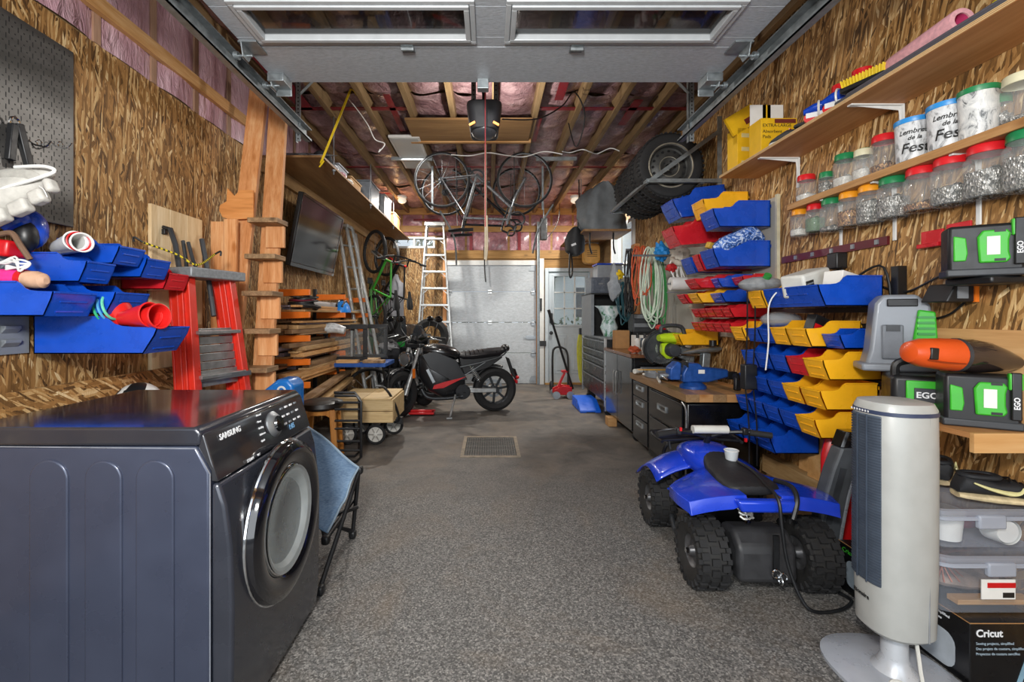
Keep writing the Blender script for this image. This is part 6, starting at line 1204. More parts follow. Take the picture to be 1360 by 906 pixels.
for x in (1.42, 1.75): wob('webbing', MB().tube(crom([(x, 6.4, 2.6), (x-.02, 6.35, 2.3), (x+.02, 6.4, 2.18)]), .012, 6), M['black'], cr_)
wob('platform', MB().b(1.3, 1.95, 6.25, 6.95, 2.47, 2.5), M['ply_dark'], cr_, sm=0)
for x in (1.33, 1.92): wob('hanger', MB().cyl((x, 6.6, 2.48), (x, 6.6, ZC-.08), .008, n=6), M['steel'], cr_)
bg = thing('black_bag', 'black sports bag with white emblem hanging near the far right corner', 'bag', (1.2, 6.5, 2.3)); wob('body', MB().loft([[(1.24+w*math.cos(a), 6.6+.12*math.sin(a), z) for a in [2*pi*k/20 for k in range(20)]] for w, z in ((.06, 2.18), (.14, 2.24), (.15, 2.4), (.1, 2.52), (.04, 2.58))]), pm('#1c1d20', .6), bg); wob('emblem', MB().bc((1.2, 6.475, 2.32), (.07, .004, .03), (0, -.4, 0)), M['wtext'], bg, sm=0); wob('strap', MB().tube(crom([(1.28, 6.6, 2.56), (1.3, 6.6, 2.9), (1.3, 6.6, 3.28)]), .01, 6).tube(crom([(1.16, 6.55, 2.2), (1.14, 6.5, 1.95), (1.16, 6.5, 1.85), (1.19, 6.52, 1.95), (1.18, 6.55, 2.2)]), .012, 6), M['black'], bg)
sp_ = thing('wall_speaker', 'small black speaker box hanging left of the entry door', 'speaker', (.98, 7.9, 2.2)); wob('cabinet', MB().b(.88, 1.0, 7.85, 7.95, 2.62, 3.0), M['black'], sp_, bev=.012); wob('cable', MB().tube(crom([(1.0, 7.9, 2.66), (1.12, 7.9, 2.8), (1.2, 7.9, 3.0), (1.22, 7.9, 3.26)]), .006, 6), M['black'], sp_); wob('rod', MB().cyl((.94, 7.9, 3.0), (.94, 7.9, 3.28), .01, n=6), M['steel'], sp_)
fan_ = thing('box_heater', 'yellow orange utility heater mounted above the entry door', 'heater', (1.75, 8.2, 2.5)); wob('case', MB().prism([(p[0], p[1]) for p in rrect(.29, .36, .09, 5, 1.83, 2.55-.13)], 8.1, 8.3), pm('#dca552', .45, 0, .1), fan_, bev=.015, seg=3)
for k in range(4): wob('louver', MB().b(1.74, 1.92, 8.09, 8.1, 2.36+.035*k, 2.372+.035*k), pm('#8a6326', .5), fan_, sm=0)
wob('bracket', MB().b(1.7, 1.96, 8.15, 8.25, 2.6, 2.66), M['offwhite'], fan_, sm=0, bev=.01); wob('cord', MB().tube(crom([(1.9, 8.2, 2.3), (2.0, 8.0, 2.0), (2.04, 7.7, 1.6)]), .006, 6), M['white'], fan_)

# ------------------------------------------------------------------ cabinets and benches along the right wall
XF = 1.46; cabm = pm('#141416', .16, .1, .12, 8, 0, .6); trim = pm('#b9bcbe', .3, .7)
cb = thing('tall_cabinet', 'glossy black double door base cabinet with brown top', 'cabinet', (1.75, 5.15, .1))
wob('body', MB().b(XF+.02, 2.05, 4.66, 5.72, .1, .87), cabm, cb, sm=0, bev=.004); wob('top', MB().b(XF-.02, 2.055, 4.64, 5.74, .872, .905), wood('brown_top', '#4a2f20', '#6a4630', '#83593d', 'y', .6, .2, False), cb, sm=0, bev=.004); wob('edge_strip', MB().b(XF-.005, XF+.02, 5.72, 5.735, .1, .87), trim, cb, sm=0)
for y0, y1, hy in ((4.665, 5.185, 5.14), (5.195, 5.715, 5.24)):
    d_ = wob('door', MB().b(XF, XF+.02, y0, y1, .12, .865), cabm, cb, sm=0, bev=.003); ob('handle', MB().tube([(XF-.02, hy, .42), (XF-.03, hy, .44), (XF-.03, hy, .66), (XF-.02, hy, .68)], .008, 7), M['alu'], d_)
for y in (4.75, 5.62): wob('caster', MB().cyl((XF+.08, y-.015, .045), (XF+.08, y+.015, .045), .045, n=16).bc((XF+.08, y, .085), (.06, .06, .03)), M['black'], cb)
dc_ = thing('drawer_cabinet', 'black three drawer cabinet under the workbench end', 'cabinet', (1.75, 4.4, .08))
wob('body', MB().b(XF+.02, 2.04, 4.2, 4.63, .06, .66), cabm, dc_, sm=0, bev=.004)
for z0, z1 in ((.08, .3), (.31, .5), (.51, .65)):
    d_ = wob('drawer', MB().b(XF, XF+.02, 4.21, 4.62, z0, z1), cabm, dc_, sm=0, bev=.003); zc = z1-.05
    ob('handle', MB().b(XF-.012, XF, 4.33, 4.5, zc-.022, zc-.014).b(XF-.012, XF, 4.33, 4.5, zc+.014, zc+.022).b(XF-.012, XF, 4.33, 4.338, zc-.014, zc+.014).b(XF-.012, XF, 4.492, 4.5, zc-.014, zc+.014), M['alu'], d_, sm=0)
nc = thing('near_cabinet', 'black steel base cabinet with rounded silver edge under the butcher block', 'cabinet', (1.7, 3.8, .04))
wob('body', MB().b(XF, 2.0, 3.36, 4.18, .04, .655), pm('#101012', .3, .2, .15, 8, 0, .3), nc, bev=.012); wob('drawer', MB().b(XF-.012, XF, 3.42, 4.12, .42, .64), cabm, nc, sm=0, bev=.006); wob('drawer', MB().b(XF-.012, XF, 3.42, 4.12, .1, .4), cabm, nc, sm=0, bev=.006)
wob('edge_trim', MB().tube(crom([(XF-.006, 3.365, .05), (XF-.006, 3.36, .4), (XF-.004, 3.37, .6), (XF, 3.45, .65)]), .006, 6), trim, nc)
for z in (.53, .3): wob('handle', MB().b(XF-.024, XF-.012, 3.72, 3.9, z-.025, z-.017).b(XF-.024, XF-.012, 3.72, 3.9, z+.017, z+.025).b(XF-.024, XF-.012, 3.72, 3.728, z-.017, z+.017).b(XF-.024, XF-.012, 3.892, 3.9, z-.017, z+.017), M['alu'], nc, sm=0)
bb = thing('butcher_block', 'thick butcher block workbench top carrying the blue vise', 'worktop', (1.73, 3.95, .67))
for k in range(6): wob('lamination', MB().b(1.43+.1*k, 1.529+.1*k, 3.31, 4.63, .672, .728), M['block'] if k % 2 else M['block_top'], bb, sm=0, bev=.001)
tc = thing('tool_chest', 'long grey steel tool chest with silver drawer pulls', 'tool chest', (1.75, 6.5, .2)); gm_ = pm('#34383a', .3, .5, .12)
wob('body', MB().b(XF+.02, 2.04, 5.78, 7.15, .2, 1.0), gm_, tc, sm=0, bev=.006); wob('top_rim', MB().b(XF, 2.05, 5.77, 7.16, 1.0, 1.03), M['steel'], tc, sm=0, bev=.004); wob('corner_post', MB().b(XF-.004, XF+.03, 5.765, 5.79, .15, 1.02), M['alu'], tc, sm=0, bev=.004); wob('corner_post', MB().b(XF-.004, XF+.03, 7.14, 7.165, .15, 1.02), M['alu'], tc, sm=0, bev=.004)
for z0, z1 in ((.22, .46), (.47, .64), (.65, .74), (.75, .84), (.85, .98)):
    d_ = wob('drawer', MB().b(XF+.005, XF+.02, 5.8, 7.13, z0, z1), gm_, tc, sm=0, bev=.003); ob('drawer_pull', MB().b(XF-.012, XF+.006, 5.82, 7.11, z1-.02, z1-.004), M['steel'], d_, sm=0, bev=.003)
for y in (5.9, 7.0): wob('caster', MB().cyl((XF+.1, y-.02, .07), (XF+.1, y+.02, .07), .07, n=18).bc((XF+.1, y, .16), (.09, .09, .09)), M['black'], tc)
# hutch on the tool chest, clear drawers on top
hu = thing('tool_hutch', 'open black hutch standing on the far tool chest', 'hutch', (1.7, 6.5, 1.03)); hb_ = pm('#0e0e10', .5)
wob('back', MB().b(1.42, 2.0, 6.95, 6.97, 1.031, 1.6), hb_, hu, sm=0); wob('side', MB().b(1.41, 1.45, 6.3, 6.95, 1.031, 1.6), M['grey'], hu, sm=0); wob('side', MB().b(1.97, 2.0, 6.3, 6.95, 1.031, 1.6), hb_, hu, sm=0); wob('top', MB().b(1.41, 2.0, 6.3, 6.97, 1.601, 1.62), hb_, hu, sm=0)
for i, (x0, x1, c) in enumerate(((1.42, 1.68, '#5f6672'), (1.7, 1.97, '#a8a89a'))):
    b = thing('drawer_box', ('grey drawer box on the left of the hutch top', 'clear drawer box on the right of the hutch top')[i], 'box', ((x0+x1)/2, 6.5, 1.622)); ob('body', MB().b(x0-(x0+x1)/2, (x1-x0)/2, -.16, .2, 0, .22), pm(c, .35, 0, .15), b, bev=.008); ob('front', MB().b(-.11, .11, -.168, -.16, .02, .2), pm(c, .25, 0, .2), b, bev=.006); ob('pull', MB().bc((0, -.172, .13), (.06, .012, .02)), M['grey'], b, sm=0)
b = thing('blue_lid_tote', 'grey tote with blue lid on top of the drawer boxes', 'tote', (1.75, 6.75, 1.845)); ob('body', MB().b(-.18, .18, -.15, .15, 0, .2), pm('#8d9298', .4, 0, .1), b, bev=.01); ob('lid', MB().b(-.19, .19, -.16, .16, .2, .225), M['blue'], b, bev=.006)
pbg = thing('snack_bag', 'crumpled green and white plastic bag in front of the hutch', 'bag', (1.62, 6.1, 1.03)); wob('sack', MB().loft([[(1.62+w*math.cos(a)*(1+.15*math.sin(3*a+z*20)), 6.15+.1*math.sin(a), z) for a in [2*pi*k/18 for k in range(18)]] for w, z in ((.08, 1.032), (.11, 1.15), (.08, 1.26), (.15, 1.4), (.19, 1.44))]), (lambda t: (t.set(Base_Color=t.ramp(t.noise(t.coord(), 9, 4, .6, 1).outputs[0], [(.36, '#2f7a4a'), (.48, '#bcd3d6'), (.62, '#dfe8ea')]), Roughness=.35), t.m)[1])(NT('bag_print')), pbg)
zc_ = .906
carton('brown_carton', 'small brown cardboard carton on the tall cabinet', (1.62, 5.6, zc_), (.17, .14, .22), M['card']); 
og = thing('parts_organizer', 'black small parts drawer organizer on the tall cabinet', 'organizer', (1.86, 5.55, zc_)); ob('case', MB().b(-.13, .15, -.08, .12, .2, .42), M['charcoal'], og, sm=0, bev=.004)
for k in range(4): ob('drawer', MB().b(-.12, .14, -.092, -.08, .21+.052*k, .256+.052*k), M['grey'] if k % 2 else M['charcoal'], og, sm=0, bev=.003)
ob('stand', MB().b(-.13, .15, -.08, .12, 0, .199), M['black'], og, sm=0)
wx = carton('white_carton', 'white printed carton under the parts organizer', (1.84, 5.36, zc_), (.3, .12, .17), M['paper']); ob('print_patch', MB().b(-.08, .1, -.0615, -.0602, .03, .14), pm('#5a6672', .5, 0, .4, 40), wx, sm=0)
for i, (x, y, c1, c2, lab) in enumerate(((1.66, 5.1, '#d8d6d0', '#17181a', 'white spray bottle with black cap on the tall cabinet'), (1.71, 5.0, '#e2e2de', '#222326', 'white glue bottle beside the black capped spray bottle'), (1.8, 4.95, '#2f9a56', '#c9c7c0', 'green bottle with pale cap on the tall cabinet'))):
    b = thing('bottle', lab, 'bottle', (x, y, zc_), group='bottles on the tall cabinet'); ob('body', MB().lathe([(.001, 0), (.03, 0), (.032, .006), (.032, .12), (.014, .145), (.013, .155)], 18), pm(c1, .35), b); ob('cap', MB().lathe([(.016, .15), (.016, .2), (.012, .205), (.001, .205)], 14), pm(c2, .4), b)
jr = thing('putty_jar', 'brown lidded jar with white label on the tall cabinet', 'jar', (1.86, 4.9, zc_)); ob('body', MB().lathe([(.001, 0), (.04, 0), (.042, .2), (.001, .2)], 18), M['paper'], jr); ob('lid', MB().lathe([(.044, .2), (.044, .25), (.001, .252)], 18), pm('#a5653a', .5), jr)
# ------------------------------------------------------------------ mitre saw
ms = thing('mitre_saw', 'lime green sliding mitre saw with dust bag on the bench', 'saw', (1.64, 4.28, .729))
lm = M['lime']; c0 = Vector((-.02, 0, .27))
ob('base', MB().lathe([(.001, 0), (.17, 0), (.17, .05), (.15, .065), (.001, .065)], 30).b(-.12, .12, -.3, .3, .02, .06), M['grey'], ms, bev=.004); ob('kerf_plate', MB().b(-.24, .1, -.02, .02, .066, .07), M['yellow'], ms, sm=0); ob('fence', MB().b(.1, .13, -.3, .3, .06, .16), M['dark_steel'], ms, sm=0, bev=.004)
bl_ = MB(); N = 48; ring_o = []
for k in range(N): a = 2*pi*k/N; ring_o += [(c0.x+.152*math.cos(a), c0.z+.152*math.sin(a)), (c0.x+.144*math.cos(a+.05), c0.z+.144*math.sin(a+.05))]
ob('blade', bl_.prism(ring_o, -.0015, .0015), pm('#9a9c9c', .25, .9, .1), ms, sm=0)
ob('guard', MB().prism([(c0.x+.172*math.cos(math.radians(a)), c0.z+.172*math.sin(math.radians(a))) for a in range(5, 236, 10)]+[(c0.x+.07*math.cos(math.radians(a)), c0.z+.07*math.sin(math.radians(a))) for a in range(235, 4, -10)], -.03, .03), pm('#3a3c3e', .4, .3), ms); ob('lower_guard', MB().torus((c0.x, -.03, c0.z), 'y', .165, .012, 26, 6, 1.3, 4.1), M['dark_steel'], ms)
ob('motor', MB().lathe([(.001, -.2), (.05, -.198), (.06, -.18), (.06, -.04), (.045, -.03)], 24, (c0.x+.05, 0, c0.z-.01), 'y'), M['charcoal'], ms); ob('housing', MB().loft([[(c0.x+x, -.03-.1*(.5+.5*math.cos(a))*1.1, c0.z+z+h*math.sin(a)) for a in [2*pi*k/14 for k in range(14)]] for x, z, h in ((-.06, .1, .03), (0, .1, .045), (.1, .1, .05), (.19, .1, .035))]), lm, ms); ob('housing', MB().loft([[(c0.x+x, -.035-.06*(.5+.5*math.cos(a)), c0.z+z+h*math.sin(a)) for a in [2*pi*k/14 for k in range(14)]] for x, z, h in ((-.03, .0, .05), (.02, -.02, .075), (.06, -.02, .075), (.1, -.01, .06))]), lm, ms)
ob('handle', MB().tube(crom([(c0.x-.03, -.06, c0.z+.15), (c0.x-.02, -.06, c0.z+.2), (c0.x+.06, -.06, c0.z+.215), (c0.x+.16, -.06, c0.z+.2), (c0.x+.19, -.06, c0.z+.13)]), .019, 9), M['charcoal'], ms)
ob('arm', MB().bar((.12, 0, .25), (.24, 0, .2), .1, .12).bar((.22, 0, .06), (.24, 0, .24), .09, .08), M['galv'], ms, bev=.01)
for y in (-.04, .04): ob('slide_rail', MB().cyl((.05, y, .21), (.4, y, .21), .014, n=12), M['chrome'], ms)
ob('lock_knob', MB().lathe([(.001, 0), (.03, 0), (.03, .03), (.001, .03)], 14, (.1, -.09, .1)), lm, ms)
ob('dust_bag', MB().loft([[(.34+x+w*math.cos(a), .06+.05*math.sin(a), z) for a in [2*pi*k/16 for k in range(16)]] for x, w, z in ((-.1, .025, .26), (-.04, .045, .32), (.03, .055, .42), (.03, .06, .55), (.0, .08, .66), (.0, .06, .69))]), pm('#c6bfae', .85, 0, .1, 14, .2), ms)
text('EVO', .05, (.345, .0, .62), (pi/2, pi/2.2, 0), M['btext'], ms)
# ------------------------------------------------------------------ vise
vs = thing('bench_vise', 'blue cast iron bench vise on the butcher block', 'vise', (1.62, 3.62, .729)); vb = pm('#1d4b93', .4, .1, .2, 30, .1)
ob('swivel_base', MB().lathe([(.001, 0), (.1, 0), (.1, .02), (.08, .035), (.06, .05), (.001, .05)], 28), vb, vs); ob('body', MB().prism([(-.1, .05), (.1, .05), (.26, .09), (.26, .15), (.06, .17), (.03, .2), (-.06, .2), (-.1, .12)], -.05, .05), vb, vs, bev=.012)
ob('front_jaw', MB().prism([(-.2, .07), (-.12, .07), (-.11, .2), (-.14, .215), (-.2, .16)], -.055, .055), vb, vs, bev=.01); ob('jaw_plate', MB().b(-.115, -.105, -.06, .06, .17, .21).b(-.07, -.06, -.06, .06, .17, .21), M['dark_steel'], vs, sm=0); ob('screw', MB().cyl((-.26, 0, .1), (.0, 0, .1), .016, n=12).cyl((-.27, 0, .1), (-.22, 0, .1), .028, n=14), M['steel'], vs); ob('handle_bar', MB().cyl((-.25, -.11, .085), (-.25, .11, .115), .008, n=8), M['chrome'], vs); ob('label_plate', MB().b(.02, .07, -.052, -.05, .12, .15), M['paper'], vs, sm=0); ob('slide', MB().b(.26, .34, -.03, .03, .07, .13), M['black'], vs, bev=.006)
gn = thing('heat_gun', 'black corded tool lying on the far end of the butcher block', 'tool', (1.93, 3.5, .729)); ob('body', MB().cyl((-.04, 0, .1), (.06, .02, .11), .03, n=14), M['black'], gn); ob('grip', MB().bar((-.02, 0, .1), (-.03, -.01, .0), .035, .05), M['black'], gn, bev=.01)
an = thing('tool_anvil', 'grey steel anvil shaped stand at the wall end of the bench', 'stand', (1.9, 4.0, .729)); ob('horn', MB().loft([[(x, r*math.cos(a), .27+z+r*.5*math.sin(a)) for a in [2*pi*k/10 for k in range(10)]] for x, r, z in ((-.2, .015, -.02), (-.05, .05, 0), (.1, .05, .01), (.13, .03, .015))]), M['galv'], an); ob('column', MB().bar((-.02, 0, 0), (0, 0, .25), .07, .07), M['galv'], an, bev=.01); ob('foot', MB().b(-.1, .08, -.06, .06, 0, .02), M['galv'], an, sm=0); ob('gauge', MB().cyl((.05, -.03, .31), (.05, -.03, .36), .03, n=14), M['black'], an)
wn = thing('inflator_hose', 'white handled air hose lying across the bench front', 'hose', (1.45, 4.3, .73)); wob('nozzle', MB().cyl((1.42, 4.45, .76), (1.5, 4.5, .76), .024, n=12), M['offwhite'], wn); wob('hose', MB().tube(crom([(1.46, 3.9, .74), (1.5, 4.05, .745), (1.55, 4.2, .75), (1.47, 4.35, .745)]), .012, 7), M['offwhite'], wn)
for i, (p, s, c, lab) in enumerate((((1.72, 4.72, 1.0), (.1, .14, .1), '#8f1f22', 'dark red tool case on the cabinet behind the saw'), ((1.86, 4.72, 1.05), (.14, .12, .07), '#5a6570', 'grey blue cloth on the bench behind the saw'), ((1.9, 4.48, 1.02), (.05, .05, .06), '#2b6cc0', 'blue bottle cap tool behind the saw'))): ob('bench_clutter', MB().lump(p, s, i, .25), pm(c, .5, 0, .2), label=lab, cat='clutter')
rdp = thing('red_funnel', 'red angled plastic funnel above the saw handle', 'funnel', (1.8, 4.6, 1.15)); wob('cone', MB().bar((1.68, 4.55, 1.2), (1.82, 4.55, 1.08), .1, .05), M['red'], rdp, bev=.01)
# ------------------------------------------------------------------ by the entry door: dolly, jack, hose, broom
hd = thing('floor_jack', 'red rolling floor jack with black handle by the entry door', 'jack', (1.12, 7.3, 0))
wob('frame', MB().prism([(1.02, .06), (1.3, .06), (1.3, .18), (1.15, .2), (1.02, .14)], 7.15, 7.17).prism([(1.02, .06), (1.3, .06), (1.3, .18), (1.15, .2), (1.02, .14)], 7.35, 7.37).b(1.1, 1.26, 7.17, 7.35, .08, .16), M['red'], hd, bev=.006)
for x, y in ((1.05, 7.12), (1.05, 7.4), (1.27, 7.12), (1.27, 7.4)): wob('wheel', MB().cyl((x, y-.015, .06), (x, y+.015, .06), .06, n=16), M['steel'], hd)
wob('handle', MB().tube([(1.33, 7.25, .14), (1.15, 7.2, .7), (.93, 7.15, 1.4)], .018, 8), M['black'], hd); wob('grip', MB().cyl((1.0, 7.17, 1.17), (.93, 7.15, 1.4), .024, n=10), M['rubber'], hd)
wob('lift_arm', MB().bar((1.1, 7.26, .18), (1.2, 7.26, .4), .06, .03).bc((1.2, 7.26, .42), (.1, .1, .03)), M['red'], hd, sm=0)
hk = thing('hand_truck', 'black bent tube hand truck behind the red jack', 'hand truck', (1.2, 7.7, 0)); wob('frame', MB().tube(crom([(1.08, 7.75, .05), (1.08, 7.78, .6), (1.12, 7.8, .75), (1.25, 7.8, .76), (1.34, 7.78, .62), (1.34, 7.75, .05)]), .018, 8), M['black'], hk)
for x in (1.05, 1.37): wob('wheel', MB().torus((x, 7.72, .1), 'x', .08, .022, 20, 8), M['rubber'], hk)
wob('toe_plate', MB().b(1.06, 1.36, 7.5, 7.7, .01, .02), M['yellow'], hk, sm=0)
hz = MB(); rr = random.Random(9)
for k in range(11): q = rr.uniform(-.05, .05); hz.tube(crom([(1.52+q, 7.28, 1.1+rr.uniform(-.03, .03)), (1.6+q*.5, 7.3, .8), (1.57+q, 7.28, .3+rr.uniform(0, .2)), (1.49+q, 7.27, .28), (1.45+q, 7.28, .8)], 5, True), .014, 6, closed=True)
ob('yellow_hose', hz, pm('#b9b42a', .5, 0, .12), label='coil of yellow green air hose hanging on the tool chest end', cat='hose')
ob('hose_hook', MB().tube(crom([(1.5, 7.2, 1.05), (1.5, 7.25, 1.12), (1.52, 7.32, 1.1)]), .012, 6).bc((1.45, 7.2, 1.06), (.06, .06, .1)), M['black'], label='black hook and clip holding the yellow hose', cat='hook')
bj = thing('blue_ramp', 'bright blue plastic car ramp on the floor under the tool chest', 'ramp', (1.42, 6.4, 0)); wob('body', MB().prism([(6.1, 0), (6.75, 0), (6.7, .14), (6.35, .14), (6.1, .03)], 1.22, 1.5, 'yz'), pm('#1560d8', .35, 0, .08), bj, bev=.008)
wob('slot', MB().b(1.3, 1.42, 6.092, 6.1, .0, .012), M['black'], bj, sm=0)
for y in (6.3, 6.45, 6.6): wob('rib', MB().b(1.214, 1.22, y-.03, y+.03, .02, .1), pm('#1560d8', .35, 0, .08), bj, sm=0)
wk = thing('wood_wedge', 'wooden block wedged beside the cabinet caster', 'wood block', (1.45, 5.5, 0)); wob('block', MB().b(1.4, 1.5, 5.35, 5.5, 0, .1), M['pine_x'], wk, sm=0, bev=.003)
# ------------------------------------------------------------------ quad bike
at = thing('quad_bike', 'blue child size quad bike parked against the right wall', 'quad bike', (1.29, 2.52, 0), (0, 0, math.radians(-2)))
bq = pm('#1a3fc4', .22, .05, .08, 8, 0, .5); fr_m = M['charcoal']
knob = MB(); Rw = .16
for k in range(20):
    a = 2*pi*k/20
    for x, o in ((-.045, 0), (0, .157), (.045, 0)): knob.at((0, 0, 0), (a+o, 0, 0)); knob.bc((x, 0, Rw-.002), (.034, .03, .016))
    for x in (-.07, .07): knob.at((0, 0, 0), (a+.157, 0, 0)); knob.bc((x*.93, 0, Rw-.018), (.02, .022, .026))
knob_me = mesh('tread_knobs', knob.no(), M['rubber'], 0)
tire_me = mesh('tire', MB().lathe([(.075, -.05), (.1, -.066), (.135, -.068), (.152, -.05), (.156, 0), (.152, .05), (.135, .068), (.1, .066), (.075, .05)], 36, ax='x'), pm('#242322', .75, 0, .25, 20, .2), 35)
rimq = mesh('wheel_rim', MB().lathe([(.08, -.052), (.075, -.04), (.06, -.03), (.03, -.035), (.02, -.06), (.001, -.06)], 26, ax='x').lathe([(.08, .052), (.075, .04), (.06, .03), (.03, .035), (.02, .06), (.001, .06)], 26, ax='x'), pm('#5a5a5c', .4, .5, .3), 35)
nutq = mesh('hub_nut', MB().cyl((-.075, 0, 0), (.075, 0, 0), .014, n=6), M['chrome'], 0)
for x, y in ((-.25, -.32), (.25, -.32), (-.25, .33), (.25, .33)):
    w_ = ob('wheel', tire_me, None, at, loc=(x, y, .162)); 
    for nm, me_ in (('tread_knobs', knob_me), ('wheel_rim', rimq), ('hub_nut', nutq)): ob(nm, me_, None, w_)
ob('rear_axle', MB().cyl((-.25, -.32, .162), (.25, -.32, .162), .016, n=10), M['steel'], at); ob('front_arms', MB().bar((-.2, .33, .17), (-.06, .28, .2), .02, .02).bar((.2, .33, .17), (.06, .28, .2), .02, .02).bar((-.2, .33, .15), (-.06, .2, .12), .02, .02).bar((.2, .33, .15), (.06, .2, .12), .02, .02), M['dark_steel'], at, sm=0)
ob('frame', MB().tube(crom([(-.1, -.3, .2), (-.1, 0, .13), (-.1, .3, .16), (-.06, .45, .3)]), .014, 8).tube(crom([(.1, -.3, .2), (.1, 0, .13), (.1, .3, .16), (.06, .45, .3)]), .014, 8).b(-.1, .1, -.1, .25, .12, .14), fr_m, at)
ob('foot_rail', MB().tube(crom([(-.2, -.12, .14), (-.24, .02, .09), (-.22, .16, .12)]), .014, 8), fr_m, at); ob('foot_rail', MB().tube(crom([(.2, -.12, .14), (.24, .02, .09), (.22, .16, .12)]), .014, 8), fr_m, at)
ob('engine', MB().b(-.08, .08, -.08, .16, .15, .34).cyl((-.1, .05, .22), (.1, .05, .22), .07, n=18), pm('#1a1a1c', .5, .3), at, bev=.01)
ob('gear_cover', MB().prism([(-.44, .07), (-.22, .07), (-.2, .2), (-.25, .28), (-.36, .295), (-.43, .23)], -.13, .14, 'yz'), pm('#2a2a2c', .55, 0, .2), at, bev=.025, seg=3)
ob('tow_strap', MB().b(.02, .045, -.452, -.442, .1, .3), M['black'], at, sm=0); ob('tow_chain', MB().torus((.03, -.455, .13), 'y', .018, .004, 12, 5).torus((.045, -.46, .1), 'x', .016, .004, 12, 5).torus((.06, -.455, .115), 'y', .016, .004, 12, 5), M['chrome'], at)
ob('shock_rod', MB().cyl((-.03, -.33, .3), (-.03, -.2, .44), .012, n=8), M['chrome'], at); ob('shock_spring', MB().tube([(-.03+.03*math.cos(k*.8), -.32+.1*k/56+.02*math.sin(k*.8)*.7, .32+.11*k/56+.02*math.sin(k*.8)*.7) for k in range(57)], .006, 6), pm('#c8c6c0', .35, .4), at)
sec = lambda y, w, z0, z1, n=18: [(w*math.copysign(abs(math.cos(a))**.75, math.cos(a)), y, z0+(z1-z0)*(.5+.5*math.copysign(abs(math.sin(a))**.75, math.sin(a)))) for a in [2*pi*k/n for k in range(n)]]
ob('hood', MB().loft([sec(.0, .09, .38, .49), sec(.08, .14, .38, .54), sec(.2, .15, .38, .555), sec(.34, .14, .36, .53), sec(.45, .09, .34, .46)]), bq, at, sub=1)
ob('seat', MB().loft([sec(-.35, .1, .44, .485), sec(-.31, .145, .43, .5), sec(-.14, .125, .43, .505), sec(.02, .1, .43, .515), sec(.09, .07, .46, .545)]), pm('#1b1b1d', .6, 0, .15, 40, .1), at, sub=1)
def rfend(s):
    pts = [(s*(.08+(.12+.16*min(1, v*2.2)-.03*max(0, v-.8)*5)*min(1, u/.8)), -.0-.43*v, .462-.03*(1-v)*u-.035*min(1, u/.8)**2+.02*math.sin(pi*v)*u-max(.05 if u > .9 else 0, (.055 if v > .95 else 0)*(1 if u > .1 else .5))) for v in (0, .25, .5, .75, .94, .97) for u in (0, .2, .4, .6, .82, .92)]
    return MB().add(pts, [(j*6+i, j*6+i+1, (j+1)*6+i+1, (j+1)*6+i) for j in range(5) for i in range(5)])
def ffend(s): return MB().grid(lambda u, v: (s*(.1+.22*u), .12+.42*v, .36+.13*math.sin(pi*min(1, .15+v*.85))*(1-.25*u)-.07*u*u-.05*v), 6, 12)
def tfend(s): return MB().add([(s*.1, -.04, .40), (s*.2, -.02, .40), (s*.32, -.06, .36), (s*.1, .1, .4), (s*.16, .1, .38), (s*.2, .06, .33)], [(0, 1, 4, 3), (1, 2, 5, 4)])
for s in (-1, 1):
    ob('rear_fender', rfend(s), bq, at, solid=.012, sm=60, bev=.003); ob('front_fender', ffend(s), bq, at, solid=.01, sm=70); ob('side_panel', tfend(s), bq, at, solid=.01, sm=60)
ob('tail_panel', MB().prism([(-.14, .455), (.14, .455), (.12, .40), (-.12, .40)], -.45, -.4), bq, at, bev=.012); ob('grab_bar', MB().tube(crom([(.11, -.3, .5), (.14, -.38, .5), (.13, -.44, .46), (.1, -.46, .38)]), .011, 7), M['black'], at)
ob('decal', MB().b(-.075, -.035, .085, .087, .49, .51), pm('#d5432f', .4), at, sm=0, bev=.001)
for k in range(5): ob('front_rack_bar', MB().tube(crom([(-.24+.0*k, .28+.055*k, .535), (0, .29+.055*k, .545), (.24, .28+.055*k, .535)]), .009, 6), M['black'], at)
for s in (-1, 1): ob('rack_side', MB().tube(crom([(s*.24, .26, .53), (s*.25, .4, .535), (s*.22, .52, .53)]), .01, 6).cyl((s*.16, .35, .46), (s*.17, .36, .535), .009, n=6), M['black'], at)
ob('front_bumper', MB().tube(crom([(-.12, .48, .2), (-.13, .56, .3), (-.1, .55, .44), (.1, .55, .44), (.13, .56, .3), (.12, .48, .2)]), .012, 7), M['black'], at)
ob('steering_post', MB().tube([(0, .22, .5), (0, .17, .6)], .018, 8), M['black'], at)
ob('handlebar', MB().tube(crom([(-.31, .1, .615), (-.2, .13, .625), (-.09, .17, .61), (0, .18, .585), (.09, .17, .61), (.2, .13, .625), (.31, .1, .615)]), .012, 8), M['black'], at)
ob('bar_pad', MB().loft([[(x, .15+.028*math.cos(a), .635+.024*math.sin(a)) for a in [2*pi*k/12 for k in range(12)]] for x in (-.1, -.098, .098, .1)]), M['offwhite'], at)
for s in (-1, 1):
    ob('grip', MB().cyl((s*.215, .125, .624), (s*.325, .096, .615), .018, n=12), M['rubber'], at); ob('lever', MB().tube(crom([(s*.18, .15, .63), (s*.24, .18, .625), (s*.31, .16, .61)]), .006, 6), M['steel'], at); ob('switch_box', MB().bc((s*.19, .13, .63), (.03, .035, .04)), M['black'], at, bev=.006); ob('kill_switch', MB().bc((s*.185, .11, .645-.06*(s > 0)), (.012, .012, .02)), M['red'], at, sm=0)
